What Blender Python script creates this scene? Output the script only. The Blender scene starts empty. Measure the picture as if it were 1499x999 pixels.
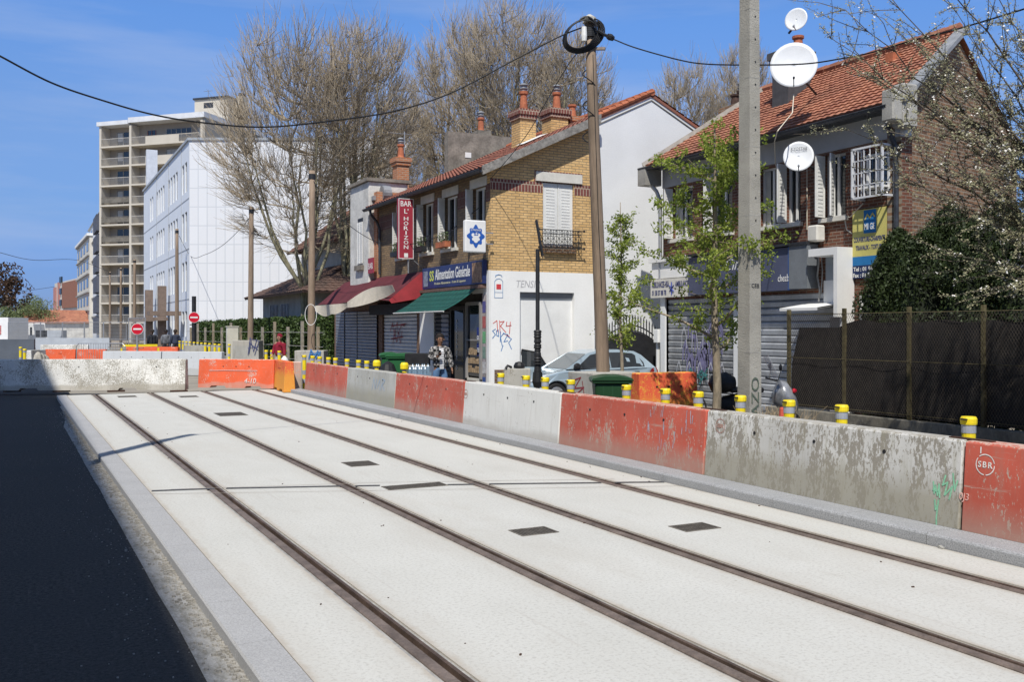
import bpy, bmesh, math, random
from mathutils import Vector, Matrix, noise
C = bpy.context.scene.collection
SC = bpy.context.scene
PI = math.pi
# ---- camera model: world x = across the street, world y = along the street ----
F, U0, V0, H = 1400.0, 749.5, 482.0, 1.95
YAW = math.radians(27.06); CA, SA = math.cos(YAW), math.sin(YAW)
def P(u, v, Y):
    X = (u-U0)/F*Y
    return Vector((CA*X+SA*Y, -SA*X+CA*Y, H-(v-V0)/F*Y))
def PG(u, v, z=0.0): return P(u, v, F*(H-z)/(v-V0))
def YT(u, t): return t/(CA*(u-U0)/F+SA)
def PT(u, v, t): return P(u, v, YT(u, t))
def ST(u, t): return PT(u, V0, t).y
def PS(u, v, s): return P(u, v, s/(CA-SA*(u-U0)/F))

cam = bpy.data.cameras.new('camera'); camo = bpy.data.objects.new('camera', cam); C.objects.link(camo)
camo.location = (0, 0, H); camo.rotation_euler = (PI/2, 0, -YAW)
cam.sensor_width = 36; cam.lens = F/1499*36; cam.shift_y = -(499.5-V0)/1499; cam.clip_end = 3000
SC.camera = camo
SC.view_settings.view_transform = 'Standard'; SC.view_settings.look = 'None'
SC.view_settings.exposure = 0.2; SC.view_settings.gamma = 1

# ---- light ----
sd = Vector((.56, .83, -1.33)).normalized()
sun = bpy.data.lights.new('sun', 'SUN'); sun.energy = 4.4; sun.angle = math.radians(.53); sun.color = (1, .955, .88)
suno = bpy.data.objects.new('sun', sun); C.objects.link(suno); suno.rotation_euler = sd.to_track_quat('-Z', 'Y').to_euler(); suno.location = (0, 0, 60)
w = bpy.data.worlds.new('World'); SC.world = w; w.use_nodes = True
nt = w.node_tree; N = nt.nodes; L = nt.links
bg = N['Background']; sky = N.new('ShaderNodeTexSky'); sky.sky_type = 'NISHITA'; sky.sun_disc = False
sky.sun_elevation = math.asin(-sd.z); sky.sun_rotation = math.atan2(-sd.x, -sd.y); sky.altitude = 50
sky.air_density = 1.0; sky.dust_density = .2; sky.ozone_density = 1.2
bg.inputs[1].default_value = .147
# thin cirrus streaks in the sky
tc = N.new('ShaderNodeTexCoord'); mp = N.new('ShaderNodeMapping'); mp.inputs['Scale'].default_value = (1.2, 1.2, 9); mp.inputs['Rotation'].default_value = (.18, -.12, .5)
nz = N.new('ShaderNodeTexNoise'); nz.inputs['Scale'].default_value = 2.2; nz.inputs['Detail'].default_value = 7; nz.inputs['Roughness'].default_value = .55
rp = N.new('ShaderNodeValToRGB'); rp.color_ramp.elements[0].position = .47; rp.color_ramp.elements[1].position = .8
rp.color_ramp.elements[1].color = (.55, .55, .55, 1)
mx = N.new('ShaderNodeMix'); mx.data_type = 'RGBA'; mx.inputs['B'].default_value = (2.6, 3.2, 4.6, 1)
L.new(tc.outputs['Generated'], mp.inputs[0]); L.new(mp.outputs[0], nz.inputs[0]); L.new(nz.outputs[0], rp.inputs[0])
L.new(rp.outputs[0], mx.inputs['Factor']); tn = N.new('ShaderNodeMix'); tn.data_type = 'RGBA'; tn.blend_type = 'MULTIPLY'; tn.inputs['Factor'].default_value = 1; sz = N.new('ShaderNodeSeparateXYZ'); er = N.new('ShaderNodeValToRGB'); tcc = N.new('ShaderNodeTexCoord'); L.new(tcc.outputs['Generated'], sz.inputs[0]); L.new(sz.outputs[2], er.inputs[0]); L.new(er.outputs[0], tn.inputs['B'])
EL = [(0, (.15, .23, .58)), (.06, (.19, .29, .61)), (.11, (.28, .385, .63)), (.20, (.43, .54, .76)), (.30, (.45, .66, .97)), (.55, (.68, .73, .84)), (1, (.85, .81, .78))]
while len(er.color_ramp.elements) < len(EL): er.color_ramp.elements.new(.5)
for e_, (p_, c_) in zip(er.color_ramp.elements, EL): e_.position = p_
for e_, (p_, c_) in zip(er.color_ramp.elements, EL): e_.color = (*c_, 1)
L.new(sky.outputs[0], tn.inputs['A']); L.new(tn.outputs['Result'], mx.inputs['A']); L.new(mx.outputs['Result'], bg.inputs[0])

# ---- materials ----
MATS = {}
def newmat(name):
    m = bpy.data.materials.new(name); m.use_nodes = True; MATS[name] = m
    return m, m.node_tree.nodes, m.node_tree.links, m.node_tree.nodes['Principled BSDF']
def coord(n, l, kind='pos', scale=(1, 1, 1)):
    if kind == 'pos': s = n.new('ShaderNodeNewGeometry').outputs['Position']
    elif kind == 'uv': s = n.new('ShaderNodeTexCoord').outputs['UV']
    else: s = n.new('ShaderNodeTexCoord').outputs['Object']
    mpn = n.new('ShaderNodeMapping'); mpn.inputs['Scale'].default_value = scale
    l.new(s, mpn.inputs[0]); return mpn.outputs[0]
def noisef(n, l, co, scale, detail=5, rough=.6):
    z = n.new('ShaderNodeTexNoise'); z.inputs['Scale'].default_value = scale; z.inputs['Detail'].default_value = detail
    z.inputs['Roughness'].default_value = rough; l.new(co, z.inputs[0]); return z.outputs[0]
def ramp(n, l, src, p0, p1, c0=(0, 0, 0), c1=(1, 1, 1)):
    r = n.new('ShaderNodeValToRGB'); e = r.color_ramp.elements
    e[0].position, e[1].position = p0, p1; e[0].color = (*c0, 1); e[1].color = (*c1, 1); l.new(src, r.inputs[0]); return r.outputs[0]
def mixc(n, l, f, a, b, mode='MIX'):
    x = n.new('ShaderNodeMix'); x.data_type = 'RGBA'; x.blend_type = mode
    for s, k in ((f, 'Factor'), (a, 'A'), (b, 'B')):
        if isinstance(s, (int, float)): x.inputs[k].default_value = s
        elif isinstance(s, tuple): x.inputs[k].default_value = (*s, 1)
        else: l.new(s, x.inputs[k])
    return x.outputs['Result']
def bump(n, l, b, h, strength, dist=.02):
    q = n.new('ShaderNodeBump'); q.inputs['Strength'].default_value = strength; q.inputs['Distance'].default_value = dist
    l.new(h, q.inputs['Height']); l.new(q.outputs[0], b.inputs['Normal'])
def sc(c, k): return tuple(min(1, x*k) for x in c)
def M(name, c, var=.15, scale=3, rough=.8, metal=0, bmp=.1, fine=40, co='pos', stretch=(1, 1, 1), spec=.3):
    if name in MATS: return MATS[name]
    m, n, l, b = newmat(name)
    cc = coord(n, l, co, stretch)
    a = noisef(n, l, cc, scale); f = noisef(n, l, cc, fine, 3)
    col = mixc(n, l, ramp(n, l, a, .3, .7), sc(c, 1-var), sc(c, 1+var))
    col = mixc(n, l, ramp(n, l, f, .35, .65), col, mixc(n, l, 1.0, col, (1-var*.7,)*3, 'MULTIPLY'))
    l.new(col, b.inputs['Base Color']); b.inputs['Roughness'].default_value = rough; b.inputs['Metallic'].default_value = metal
    b.inputs['Specular IOR Level'].default_value = spec
    if bmp: bump(n, l, b, f, bmp)
    return m
def paint(name, c, under, amount=.5, scale=3, dirt=(.30, .27, .20), dz=.0, streak=True, seed=0, rough=.75, fade=.2, bottom=.25, top=.925):
    """old paint peeling off concrete, streaks, dirty foot"""
    m, n, l, b = newmat(name)
    cp = coord(n, l, 'pos', (1.3, 1.3, .55 if streak else 1)); cf = coord(n, l, 'pos', (1, 1, 1))
    a = noisef(n, l, cp, scale, 4); f = noisef(n, l, cp, 26, 5, .75); g = noisef(n, l, cf, 1.1, 3); ff = noisef(n, l, cf, 60, 2)
    s = n.new('ShaderNodeMath'); s.operation = 'MULTIPLY_ADD'; l.new(a, s.inputs[0]); s.inputs[1].default_value = .42
    s2 = n.new('ShaderNodeMath'); s2.operation = 'MULTIPLY'; l.new(f, s2.inputs[0]); s2.inputs[1].default_value = .58; l.new(s2.outputs[0], s.inputs[2])
    th = .615-amount*.125; mask = ramp(n, l, s.outputs[0], th, th+.012)
    pc = mixc(n, l, ramp(n, l, g, .3, .7), sc(c, 1-fade), sc(c, 1+fade*.6))
    pc = mixc(n, l, ramp(n, l, f, .55, .75, (0, 0, 0), (.35, .35, .35)), pc, under)
    uc = mixc(n, l, ff, sc(under, .75), sc(under, 1.15))
    col = mixc(n, l, mask, pc, uc)
    hz = noisef(n, l, coord(n, l, 'pos', (.5, .5, 14)), 1.6, 6, .75); col = mixc(n, l, ramp(n, l, hz, .63, .66, (0, 0, 0), (.6, .6, .6)), col, uc)
    sz_ = n.new('ShaderNodeSeparateXYZ'); l.new(cf, sz_.inputs[0]); tw_ = n.new('ShaderNodeMath'); tw_.operation = 'MULTIPLY_ADD'; l.new(noisef(n, l, cf, 9, 6, .85), tw_.inputs[0]); tw_.inputs[1].default_value = .16; l.new(sz_.outputs[2], tw_.inputs[2]); ts_ = n.new('ShaderNodeMath'); ts_.operation = 'MULTIPLY'; l.new(tw_.outputs[0], ts_.inputs[0]); ts_.inputs[1].default_value = .6; tw_ = ts_
    col = mixc(n, l, ramp(n, l, tw_.outputs[0], (top+.072)*.6, (top+.08)*.6, (0, 0, 0), (.8, .8, .8)), col, mixc(n, l, f, sc(under, 1.0), sc(under, 1.6)))
    st = noisef(n, l, coord(n, l, 'pos', (5, 5, .35)), 3, 4)
    col = mixc(n, l, ramp(n, l, st, .52, .72, (0, 0, 0), (.45, .45, .45)), col, dirt)
    sx = n.new('ShaderNodeSeparateXYZ'); l.new(cf, sx.inputs[0])
    zz = n.new('ShaderNodeMath'); zz.operation = 'MULTIPLY_ADD'; l.new(g, zz.inputs[0]); zz.inputs[1].default_value = -.35; l.new(sx.outputs[2], zz.inputs[2])
    col = mixc(n, l, ramp(n, l, zz.outputs[0], bottom-.13, bottom+.1, (.75, .75, .75), (0, 0, 0)), col, mixc(n, l, a, dirt, sc(under, .9)))
    l.new(col, b.inputs['Base Color']); b.inputs['Roughness'].default_value = rough; b.inputs['Specular IOR Level'].default_value = .25
    bump(n, l, b, s.outputs[0], .25, .008)
    return m
def brick(name, c1, c2, mortar, bw=.22, bh=.07, dirt=None, var=.25, bmp=.5, ms=.012):
    m, n, l, b = newmat(name)
    cc = coord(n, l, 'uv')
    t = n.new('ShaderNodeTexBrick'); l.new(cc, t.inputs[0])
    t.inputs['Color1'].default_value = (*c1, 1); t.inputs['Color2'].default_value = (*c2, 1); t.inputs['Mortar'].default_value = (*mortar, 1)
    t.inputs['Scale'].default_value = 1; t.inputs['Brick Width'].default_value = bw; t.inputs['Row Height'].default_value = bh
    t.inputs['Mortar Size'].default_value = ms; t.inputs['Mortar Smooth'].default_value = .2; t.inputs['Bias'].default_value = -.1
    g = noisef(n, l, coord(n, l, 'pos'), .9, 6); f = noisef(n, l, coord(n, l, 'pos', (1, 1, 3)), 7, 3)
    col = mixc(n, l, 1.0, t.outputs[0], ramp(n, l, f, .25, .75, (1-var,)*3, (1+var*.4,)*3), 'MULTIPLY')
    if dirt: col = mixc(n, l, ramp(n, l, g, .42, .68, (0, 0, 0), (.7, .7, .7)), col, dirt)
    l.new(col, b.inputs['Base Color']); b.inputs['Roughness'].default_value = .85; b.inputs['Specular IOR Level'].default_value = .2
    iv = n.new('ShaderNodeMath'); iv.operation = 'SUBTRACT'; iv.inputs[0].default_value = 1; l.new(t.outputs['Fac'], iv.inputs[1])
    bump(n, l, b, iv.outputs[0], bmp, .012)
    return m
def glass(name, c=(.02, .025, .03), rough=.05):
    m, n, l, b = newmat(name); b.inputs['Base Color'].default_value = (*c, 1); b.inputs['Roughness'].default_value = rough
    b.inputs['Specular IOR Level'].default_value = .8
    f = noisef(n, l, coord(n, l, 'pos'), .8, 2); bump(n, l, b, f, .05, .02); return m

# ---- mesh builder (world coordinates, box-projected UVs in metres) ----
ORG = {}
class MB:
    def __init__(s): s.v = []; s.f = []; s.uv = None
    def quad(s, *p):
        i = len(s.v); s.v += [tuple(q) for q in p]; s.f.append(tuple(range(i, i+len(p)))); return s
    def box(s, x0, x1, y0, y1, z0, z1):
        if x0 > x1: x0, x1 = x1, x0
        if y0 > y1: y0, y1 = y1, y0
        if z0 > z1: z0, z1 = z1, z0
        i = len(s.v)
        s.v += [(x0, y0, z0), (x1, y0, z0), (x1, y1, z0), (x0, y1, z0), (x0, y0, z1), (x1, y0, z1), (x1, y1, z1), (x0, y1, z1)]
        s.f += [tuple(i+k for k in q) for q in ((0, 3, 2, 1), (4, 5, 6, 7), (0, 1, 5, 4), (1, 2, 6, 5), (2, 3, 7, 6), (3, 0, 4, 7))]; return s
    def prism(s, poly, axis, a, b):
        """polygon extruded along an axis; poly in the two other axes in order"""
        def mk(p, q):
            if axis == 'x': return (q, p[0], p[1])
            if axis == 'y': return (p[0], q, p[1])
            return (p[0], p[1], q)
        i = len(s.v); n = len(poly)
        s.v += [mk(p, a) for p in poly]+[mk(p, b) for p in poly]
        s.f.append(tuple(i+k for k in range(n))); s.f.append(tuple(i+n+k for k in reversed(range(n))))
        for k in range(n): s.f.append((i+k, i+n+k, i+n+(k+1) % n, i+(k+1) % n))
        return s
    def tube(s, pts, r, n=8, cap=True):
        pts = [Vector(p) for p in pts]; i0 = len(s.v); m = len(pts)
        rr = r if isinstance(r, (list, tuple)) else [r]*m
        d0 = (pts[1]-pts[0]).normalized(); up = Vector((0, 0, 1)) if abs(d0.z) < .9 else Vector((1, 0, 0))
        a = d0.cross(up).normalized()
        for k in range(m):
            d = (pts[min(k+1, m-1)]-pts[max(k-1, 0)])
            if d.length < 1e-9: d = d0.copy()
            d.normalize(); a = (a-d*a.dot(d))
            if a.length < 1e-6: a = d.orthogonal()
            a.normalize(); b = d.cross(a)
            for j in range(n):
                t = 2*PI*j/n; s.v.append(tuple(pts[k]+(a*math.cos(t)+b*math.sin(t))*rr[k]))
        for k in range(m-1):
            for j in range(n):
                p = i0+k*n+j; q = i0+k*n+(j+1) % n; s.f.append((p, q, q+n, p+n))
        if cap:
            s.f.append(tuple(i0+j for j in reversed(range(n)))); s.f.append(tuple(i0+(m-1)*n+j for j in range(n)))
        return s
    def lathe(s, prof, c, n=16, axis=(0, 0, 1)):
        ax = Vector(axis).normalized(); a = ax.orthogonal().normalized(); b = ax.cross(a); c = Vector(c); i0 = len(s.v)
        for (r, z) in prof:
            for j in range(n):
                t = 2*PI*j/n; s.v.append(tuple(c+ax*z+(a*math.cos(t)+b*math.sin(t))*max(r, 1e-4)))
        for k in range(len(prof)-1):
            for j in range(n):
                p = i0+k*n+j; q = i0+k*n+(j+1) % n; s.f.append((p, q, q+n, p+n))
        s.f.append(tuple(i0+j for j in reversed(range(n)))); s.f.append(tuple(i0+(len(prof)-1)*n+j for j in range(n)))
        return s
    def bar(s, p0, p1, w, h):
        """box beam between two points"""
        p0, p1 = Vector(p0), Vector(p1); d = (p1-p0).normalized()
        up = Vector((0, 0, 1)) if abs(d.z) < .95 else Vector((0, 1, 0))
        a = d.cross(up).normalized()*w/2; b = d.cross(a).normalized()*h/2; i = len(s.v)
        for p in (p0, p1): s.v += [tuple(p-a-b), tuple(p+a-b), tuple(p+a+b), tuple(p-a+b)]
        s.f += [tuple(i+k for k in q) for q in ((3, 2, 1, 0), (4, 5, 6, 7), (0, 1, 5, 4), (1, 2, 6, 5), (2, 3, 7, 6), (3, 0, 4, 7))]; return s
    def xform(s, mtx, start=0):
        for k in range(start, len(s.v)): s.v[k] = tuple(mtx @ Vector(s.v[k]))
        return s
def ob(name, mb, mat, parent=None, base=None, smooth=False, bevel=0, seg=1):
    me = bpy.data.meshes.new(name)
    org = ORG[parent.name] if parent is not None else Vector(base if base is not None else (0, 0, 0))
    me.from_pydata([(p[0]-org.x, p[1]-org.y, p[2]-org.z) for p in mb.v], [], mb.f); me.update()
    uvl = me.uv_layers.new(name='UVMap'); uvs = []
    if mb.uv is not None:
        for q in mb.uv: uvs += q
    else:
        for pl in me.polygons:
            nx, ny, nz_ = map(abs, pl.normal)
            for vi in pl.vertices:
                x, y, z = mb.v[vi]
                if nz_ > .8: uvs += [x, y]
                elif nx > ny: uvs += [y, z]
                else: uvs += [x, z]
    uvl.data.foreach_set('uv', uvs)
    if smooth:
        for pl in me.polygons: pl.use_smooth = True
    if mat is not None: me.materials.append(mat)
    o = bpy.data.objects.new(name, me); C.objects.link(o)
    if parent is not None: o.parent = parent
    else: o.location = org
    ORG[o.name] = org
    if bevel:
        b = o.modifiers.new('bevel', 'BEVEL'); b.width = bevel; b.segments = seg; b.limit_method = 'ANGLE'; b.angle_limit = .6
    return o
def tag(o, label, cat, group=None, kind=None):
    o['label'] = label; o['category'] = cat
    if group: o['group'] = group
    if kind: o['kind'] = kind
    return o
def thing(name, label, cat, loc, group=None, kind=None):
    o = bpy.data.objects.new(name, None); C.objects.link(o); o.location = loc; o.empty_display_size = .2
    ORG[o.name] = Vector(loc); return tag(o, label, cat, group, kind)
def struct(name, mb, mat, **k):
    o = ob(name, mb, mat, **k); o['kind'] = 'structure'; return o
def dup(root, loc, label=None, rotz=None, group=None):
    r = root.copy(); C.objects.link(r); r.location = loc
    if label: r['label'] = label
    if group: r['group'] = group
    if rotz is not None: r.rotation_euler = (0, 0, rotz)
    for ch in list(root.children):
        c = ch.copy(); C.objects.link(c); c.parent = r
        for g in ch.children:
            d = g.copy(); C.objects.link(d); d.parent = c
    return r
def text(name, s, parent, O, xd, yd, w, h, mat, base=None, depth=.004, bold=0, shear=0, space=1):
    """lettering mesh fitted to w x h with its lower left corner at O"""
    cu = bpy.data.curves.new('t', 'FONT'); cu.body = s; cu.size = 1; cu.extrude = .01; cu.offset = bold; cu.shear = shear; cu.space_character = space; cu.resolution_u = 3
    to = bpy.data.objects.new('t', cu); C.objects.link(to); dg = bpy.context.evaluated_depsgraph_get(); dg.update()
    me = bpy.data.meshes.new_from_object(to.evaluated_get(dg)); bpy.data.objects.remove(to); 
    xs = [v.co.x for v in me.vertices]; ys = [v.co.y for v in me.vertices]
    x0, x1, y0, y1 = min(xs), max(xs), min(ys), max(ys)
    O, xd, yd = Vector(O), Vector(xd).normalized(), Vector(yd).normalized(); nd = xd.cross(yd)
    kx = w/(x1-x0); ky = (h/(y1-y0)) if h else kx
    mb = MB(); mb.v = [tuple(O+xd*((v.co.x-x0)*kx)+yd*((v.co.y-y0)*ky)+nd*(depth if v.co.z > 0 else .0005)) for v in me.vertices]
    mb.f = [tuple(p.vertices) for p in me.polygons]
    bpy.data.meshes.remove(me)
    return ob(name, mb, mat, parent, base)
def strokes(mb, O, xd, yd, sts, sx, sy, wd):
    """flat ribbons for spray paint and chalk marks"""
    O, xd, yd = Vector(O), Vector(xd).normalized(), Vector(yd).normalized(); nd = xd.cross(yd)
    for si, st in enumerate(sts):
        pts = [Vector((p[0]*sx, p[1]*sy)) for p in st]
        for k in range(len(pts)-1):
            a, b = pts[k], pts[k+1]; d = b-a
            if d.length < 1e-6: continue
            d.normalize(); q = Vector((-d.y, d.x))*wd/2; a = a-d*wd*.4; b = b+d*wd*.4
            e = .003+.0004*((si+k) % 5)
            mb.quad(*[O+xd*p.x+yd*p.y+nd*e for p in (a-q, b-q, b+q, a+q)])
    return mb
EX, EY, EZ = Vector((1, 0, 0)), Vector((0, 1, 0)), Vector((0, 0, 1))

# palette
def asph():
    m, n, l, b = newmat('asphalt'); co = coord(n, l, 'pos'); a = noisef(n, l, co, .5, 6); f = noisef(n, l, co, 34, 6, .9); s_ = noisef(n, l, coord(n, l, 'pos', (7, .7, 1)), 2.4, 6, .75); g = noisef(n, l, co, 14, 6, .85)
    col = mixc(n, l, ramp(n, l, f, .35, .68), (.026, .025, .024), (.15, .143, .132)); col = mixc(n, l, ramp(n, l, a, .42, .65, (0, 0, 0), (.7, .7, .7)), col, (.075, .073, .07))
    col = mixc(n, l, ramp(n, l, s_, .60, .70, (0, 0, 0), (.55, .55, .55)), col, (.15, .145, .135)); col = mixc(n, l, ramp(n, l, g, .66, .71, (0, 0, 0), (.8, .8, .8)), col, (.2, .19, .17))
    l.new(col, b.inputs['Base Color']); b.inputs['Roughness'].default_value = .95; b.inputs['Specular IOR Level'].default_value = .08; bump(n, l, b, f, .9, .012); return m
asphalt = asph()
dust = M('dusty_gutter_concrete', (.36, .34, .30), .3, 5, .9, 0, .3, 70)
earth = M('dusty_ground', (.30, .27, .22), .25, .6, .95, 0, .4, 30)
pave = M('pavement_asphalt', (.22, .21, .195), .22, 1.5, .9, 0, .3, 50)
def slabmat():
    m, n, l, b = newmat('pale_track_concrete'); co = coord(n, l, 'pos')
    a = noisef(n, l, co, .7, 5); f = noisef(n, l, co, 38, 4, .75); g = noisef(n, l, coord(n, l, 'pos', (1, .25, 1)), 6, 4)
    col = mixc(n, l, ramp(n, l, a, .3, .7), (.50, .495, .455), (.555, .55, .51))
    col = mixc(n, l, ramp(n, l, f, .36, .5, (.55, .55, .55), (0, 0, 0)), col, (.33, .315, .285))
    col = mixc(n, l, ramp(n, l, g, .58, .8, (0, 0, 0), (.4, .4, .4)), col, (.40, .375, .33))
    s1 = noisef(n, l, coord(n, l, 'pos', (1, .35, 1)), .55, 7, .7); col = mixc(n, l, ramp(n, l, s1, .53, .72, (0, 0, 0), (.5, .5, .5)), col, (.43, .405, .355)); s3 = noisef(n, l, coord(n, l, 'pos', (9, .25, 1)), 1.3, 5, .6); col = mixc(n, l, ramp(n, l, s3, .62, .70, (0, 0, 0), (.3, .3, .3)), col, (.40, .37, .33))
    vo = n.new('ShaderNodeTexVoronoi'); vo.inputs['Scale'].default_value = 1.7; l.new(co, vo.inputs[0])
    col = mixc(n, l, ramp(n, l, vo.outputs['Distance'], .012, .022, (.8, .8, .8), (0, 0, 0)), col, (.2, .17, .13))
    sx = n.new('ShaderNodeSeparateXYZ'); l.new(n.new('ShaderNodeTexCoord').outputs['UV'], sx.inputs[0])     # uv.x = metres from the nearest rail or kerb edge
    ed = n.new('ShaderNodeMath'); ed.operation = 'MULTIPLY_ADD'; l.new(noisef(n, l, co, 4, 6, .8), ed.inputs[0]); ed.inputs[1].default_value = -.16; l.new(sx.outputs[0], ed.inputs[2])
    ea = n.new('ShaderNodeMath'); l.new(ed.outputs[0], ea.inputs[0]); ea.inputs[1].default_value = .5
    col = mixc(n, l, ramp(n, l, ea.outputs[0], .425, .475, (.6, .6, .6), (0, 0, 0)), col, (.36, .30, .23))
    ed2 = n.new('ShaderNodeMath'); ed2.operation = 'MULTIPLY_ADD'; l.new(a, ed2.inputs[0]); ed2.inputs[1].default_value = -1.0; l.new(sx.outputs[0], ed2.inputs[2]); eb = n.new('ShaderNodeMath'); l.new(ed2.outputs[0], eb.inputs[0]); eb.inputs[1].default_value = .6
    col = mixc(n, l, ramp(n, l, eb.outputs[0], .15, .35, (.28, .28, .28), (0, 0, 0)), col, (.42, .395, .345))
    l.new(col, b.inputs['Base Color']); b.inputs['Roughness'].default_value = .9; b.inputs['Specular IOR Level'].default_value = .15
    bump(n, l, b, f, .35, .006); return m
slabm = slabmat()
rust = M('rusty_rail_steel', (.13, .092, .07), .4, 4, .55, .35, .2, 50)
railtop = M('worn_rail_steel', (.20, .158, .132), .35, 5, .6, .25, .1, 50)
groovem = M('rail_groove_dirt', (.075, .045, .032), .5, 9, .9, 0, .2, 60)
grout = M('grey_rail_grout', (.36, .35, .33), .3, 6, .9, 0, .2, 50)
def granite(name, c, k):
    m, n, l, b = newmat(name); co = coord(n, l, 'pos'); f = noisef(n, l, co, 85, 3, .8); a = noisef(n, l, co, 1.5, 4)
    col = mixc(n, l, ramp(n, l, f, .38, .6), sc(c, 1-k), sc(c, 1+k)); col = mixc(n, l, ramp(n, l, a, .4, .75, (0, 0, 0), (.35, .35, .35)), col, sc(c, .72))
    l.new(col, b.inputs['Base Color']); b.inputs['Roughness'].default_value = .8; bump(n, l, b, f, .3, .004); return m
gran1 = granite('blue_grey_granite', (.355, .352, .345), .2); gran2 = granite('speckled_granite', (.30, .305, .31), .38)
concrete = M('grey_concrete', (.34, .33, .30), .25, 2.5, .9, 0, .3, 35)
oldconc = M('stained_concrete', (.22, .205, .17), .4, 1.6, .92, 0, .4, 30, stretch=(1, 1, .5))
steel = M('galvanised_steel', (.42, .43, .44), .15, 6, .45, .6, .05, 60)
dark = M('dark_metal', (.03, .032, .036), .3, 5, .55, .2, .05, 40)
black = M('black_plastic', (.018, .018, .02), .3, 6, .55, 0, .05, 40)
white = M('white_paint', (.74, .74, .72), .06, 2, .6, 0, .05, 30)
cream = M('cream_fabric', (.62, .56, .45), .12, 4, .9, 0, .1, 50)
# ================= GROUND, TRACK =================
def warp(t, s): return t-.30*max(0, min(1, (s-5)/25))*max(0, min(1, (7.3-t)/6)) if t < 7.3 else t
g = MB(); g.quad((-400, -60, -.17), (900, -60, -.17), (900, 1500, -.17), (-400, 1500, -.17)); struct('ground', g, earth)
SEG = [-6+1.2*i for i in range(33)]
SEG[-1] = 31.0
def strip(name, t0, t1, z, mat, z0=None, s0=None, s1=None, top=True):
    mb = MB(); ss = [s for s in SEG if (s0 is None or s >= s0) and (s1 is None or s <= s1)]
    for a, b in zip(ss[:-1], ss[1:]):
        mb.quad((warp(t0, a), a, z), (warp(t1, a), a, z), (warp(t1, b), b, z), (warp(t0, b), b, z))
        if z0 is not None:
            mb.quad((warp(t0, a), a, z0), (warp(t0, a), a, z), (warp(t0, b), b, z), (warp(t0, b), b, z0))
            mb.quad((warp(t1, a), a, z), (warp(t1, a), a, z0), (warp(t1, b), b, z0), (warp(t1, b), b, z))
    return mb
# left roadway
g = MB(); g.quad((-4.2, -30, -.09), (1.3, -30, -.09), (1.3, 75, -.09), (-4.2, 75, -.09)); struct('asphalt_road', g, asphalt)
def guttermat():
    m, n, l, b = newmat('worn_gutter_strip'); co = coord(n, l, 'pos'); f = noisef(n, l, co, 60, 3, .8); a = noisef(n, l, coord(n, l, 'pos', (2.5, 1, 1)), 5, 8, .8)
    col = mixc(n, l, ramp(n, l, f, .4, .6), (.30, .29, .27), (.42, .41, .385)); col = mixc(n, l, ramp(n, l, a, .42, .66), col, (.17, .16, .13))
    l.new(col, b.inputs['Base Color']); b.inputs['Roughness'].default_value = .95; bump(n, l, b, f, .8, .01); return m
gm = guttermat(); rnd = random.Random(5)
g = MB(); prev = None
for i in range(160):
    s = -4+i*.2; e = .955+.012*noise.noise((s*.8, 3, 1))+.006*noise.noise((s*5, 1, 7))
    if s > 22: e = min(1.12, e+(s-22)*.06)
    cur = ((warp(1.16, s)+e-1.16+0, s, -.084), (warp(1.2, s), s, -.084))
    if prev: g.quad(prev[0], prev[1], cur[1], cur[0])
    prev = cur
struct('gutter_strip', g, gm)
# crumbs of gravel against the left kerb
g = MB()
for i in range(1500):
    s = 4+22*rnd.random()**1.3; t = warp(1.17, s)-abs(rnd.gauss(0, .07)); r = rnd.uniform(.004, .013)
    g.box(t-r, t+r, s-r, s+r, -.09, -.084+r*1.4)
o = ob('gravel_crumbs', g, dust); tag(o, 'loose gravel crumbs lying along the foot of the left kerb', 'gravel', kind='stuff')
g = MB()
for i in range(500):
    s = 3.5+24*rnd.random()**1.2; t = warp(1.0, s)-abs(rnd.gauss(0, .22))-.02; r = rnd.uniform(.002, .005)
    if t < -3: continue
    g.box(t-r, t+r*1.4, s-r, s+r, -.09, -.088+r)
o = ob('road_grit', g, dust); tag(o, 'pale grit sprinkled over the shaded asphalt', 'grit', kind='stuff')
# left kerb: flush granite blocks, 1 m each
g = MB()
s = -5.0
while s < 30.5:
    e = min(s+1.0, 31.0); a, b = s+.003, e-.003
    t0a, t1a, t0b, t1b = warp(1.17, a), warp(1.42, a), warp(1.17, b), warp(1.42, b)
    i = len(g.v)
    g.v += [(t0a, a, -.12), (t1a, a, -.12), (t1b, b, -.12), (t0b, b, -.12), (t0a, a, -.005), (t0a+.012, a, .008), (t1a, a, .008), (t1b, b, .008), (t0b+.012, b, .008), (t0b, b, -.005)]
    g.f += [(i+5, i+6, i+7, i+8), (i+4, i+5, i+8, i+9), (i, i+4, i+9, i+3), (i, i+1, i+6, i+5, i+4), (i+3, i+9, i+8, i+7, i+2)]
    s += 1.0
struct('kerb_left', g, gran1)
# concrete track bed in strips between the rail channels
RAILS = [2.15, 3.62, 5.125, 6.63]; CH = .10
edges = [1.432]+[e for r in RAILS for e in (r-CH, r+CH)]+[7.262]
g = MB()
g.uv = []
for k in range(0, len(edges), 2):
    t0, t1 = edges[k], edges[k+1]; wd = (t1-t0)/2
    for a_, b_ in zip(SEG[:-1], SEG[1:]):
        tm = (t0+t1)/2
        for (x0, x1, d0, d1) in ((t0, tm, 0, wd), (tm, t1, wd, 0)):
            g.quad((warp(x0, a_), a_, 0), (warp(x1, a_), a_, 0), (warp(x1, b_), b_, 0), (warp(x0, b_), b_, 0)); g.uv.append([d0, a_, d1, a_, d1, b_, d0, b_])
        for x in (t0, t1): g.quad((warp(x, a_), a_, -.06), (warp(x, a_), a_, 0), (warp(x, b_), b_, 0), (warp(x, b_), b_, -.06)); g.uv.append([0, 0]*4)
struct('track_slab', g, slabm)
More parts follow.
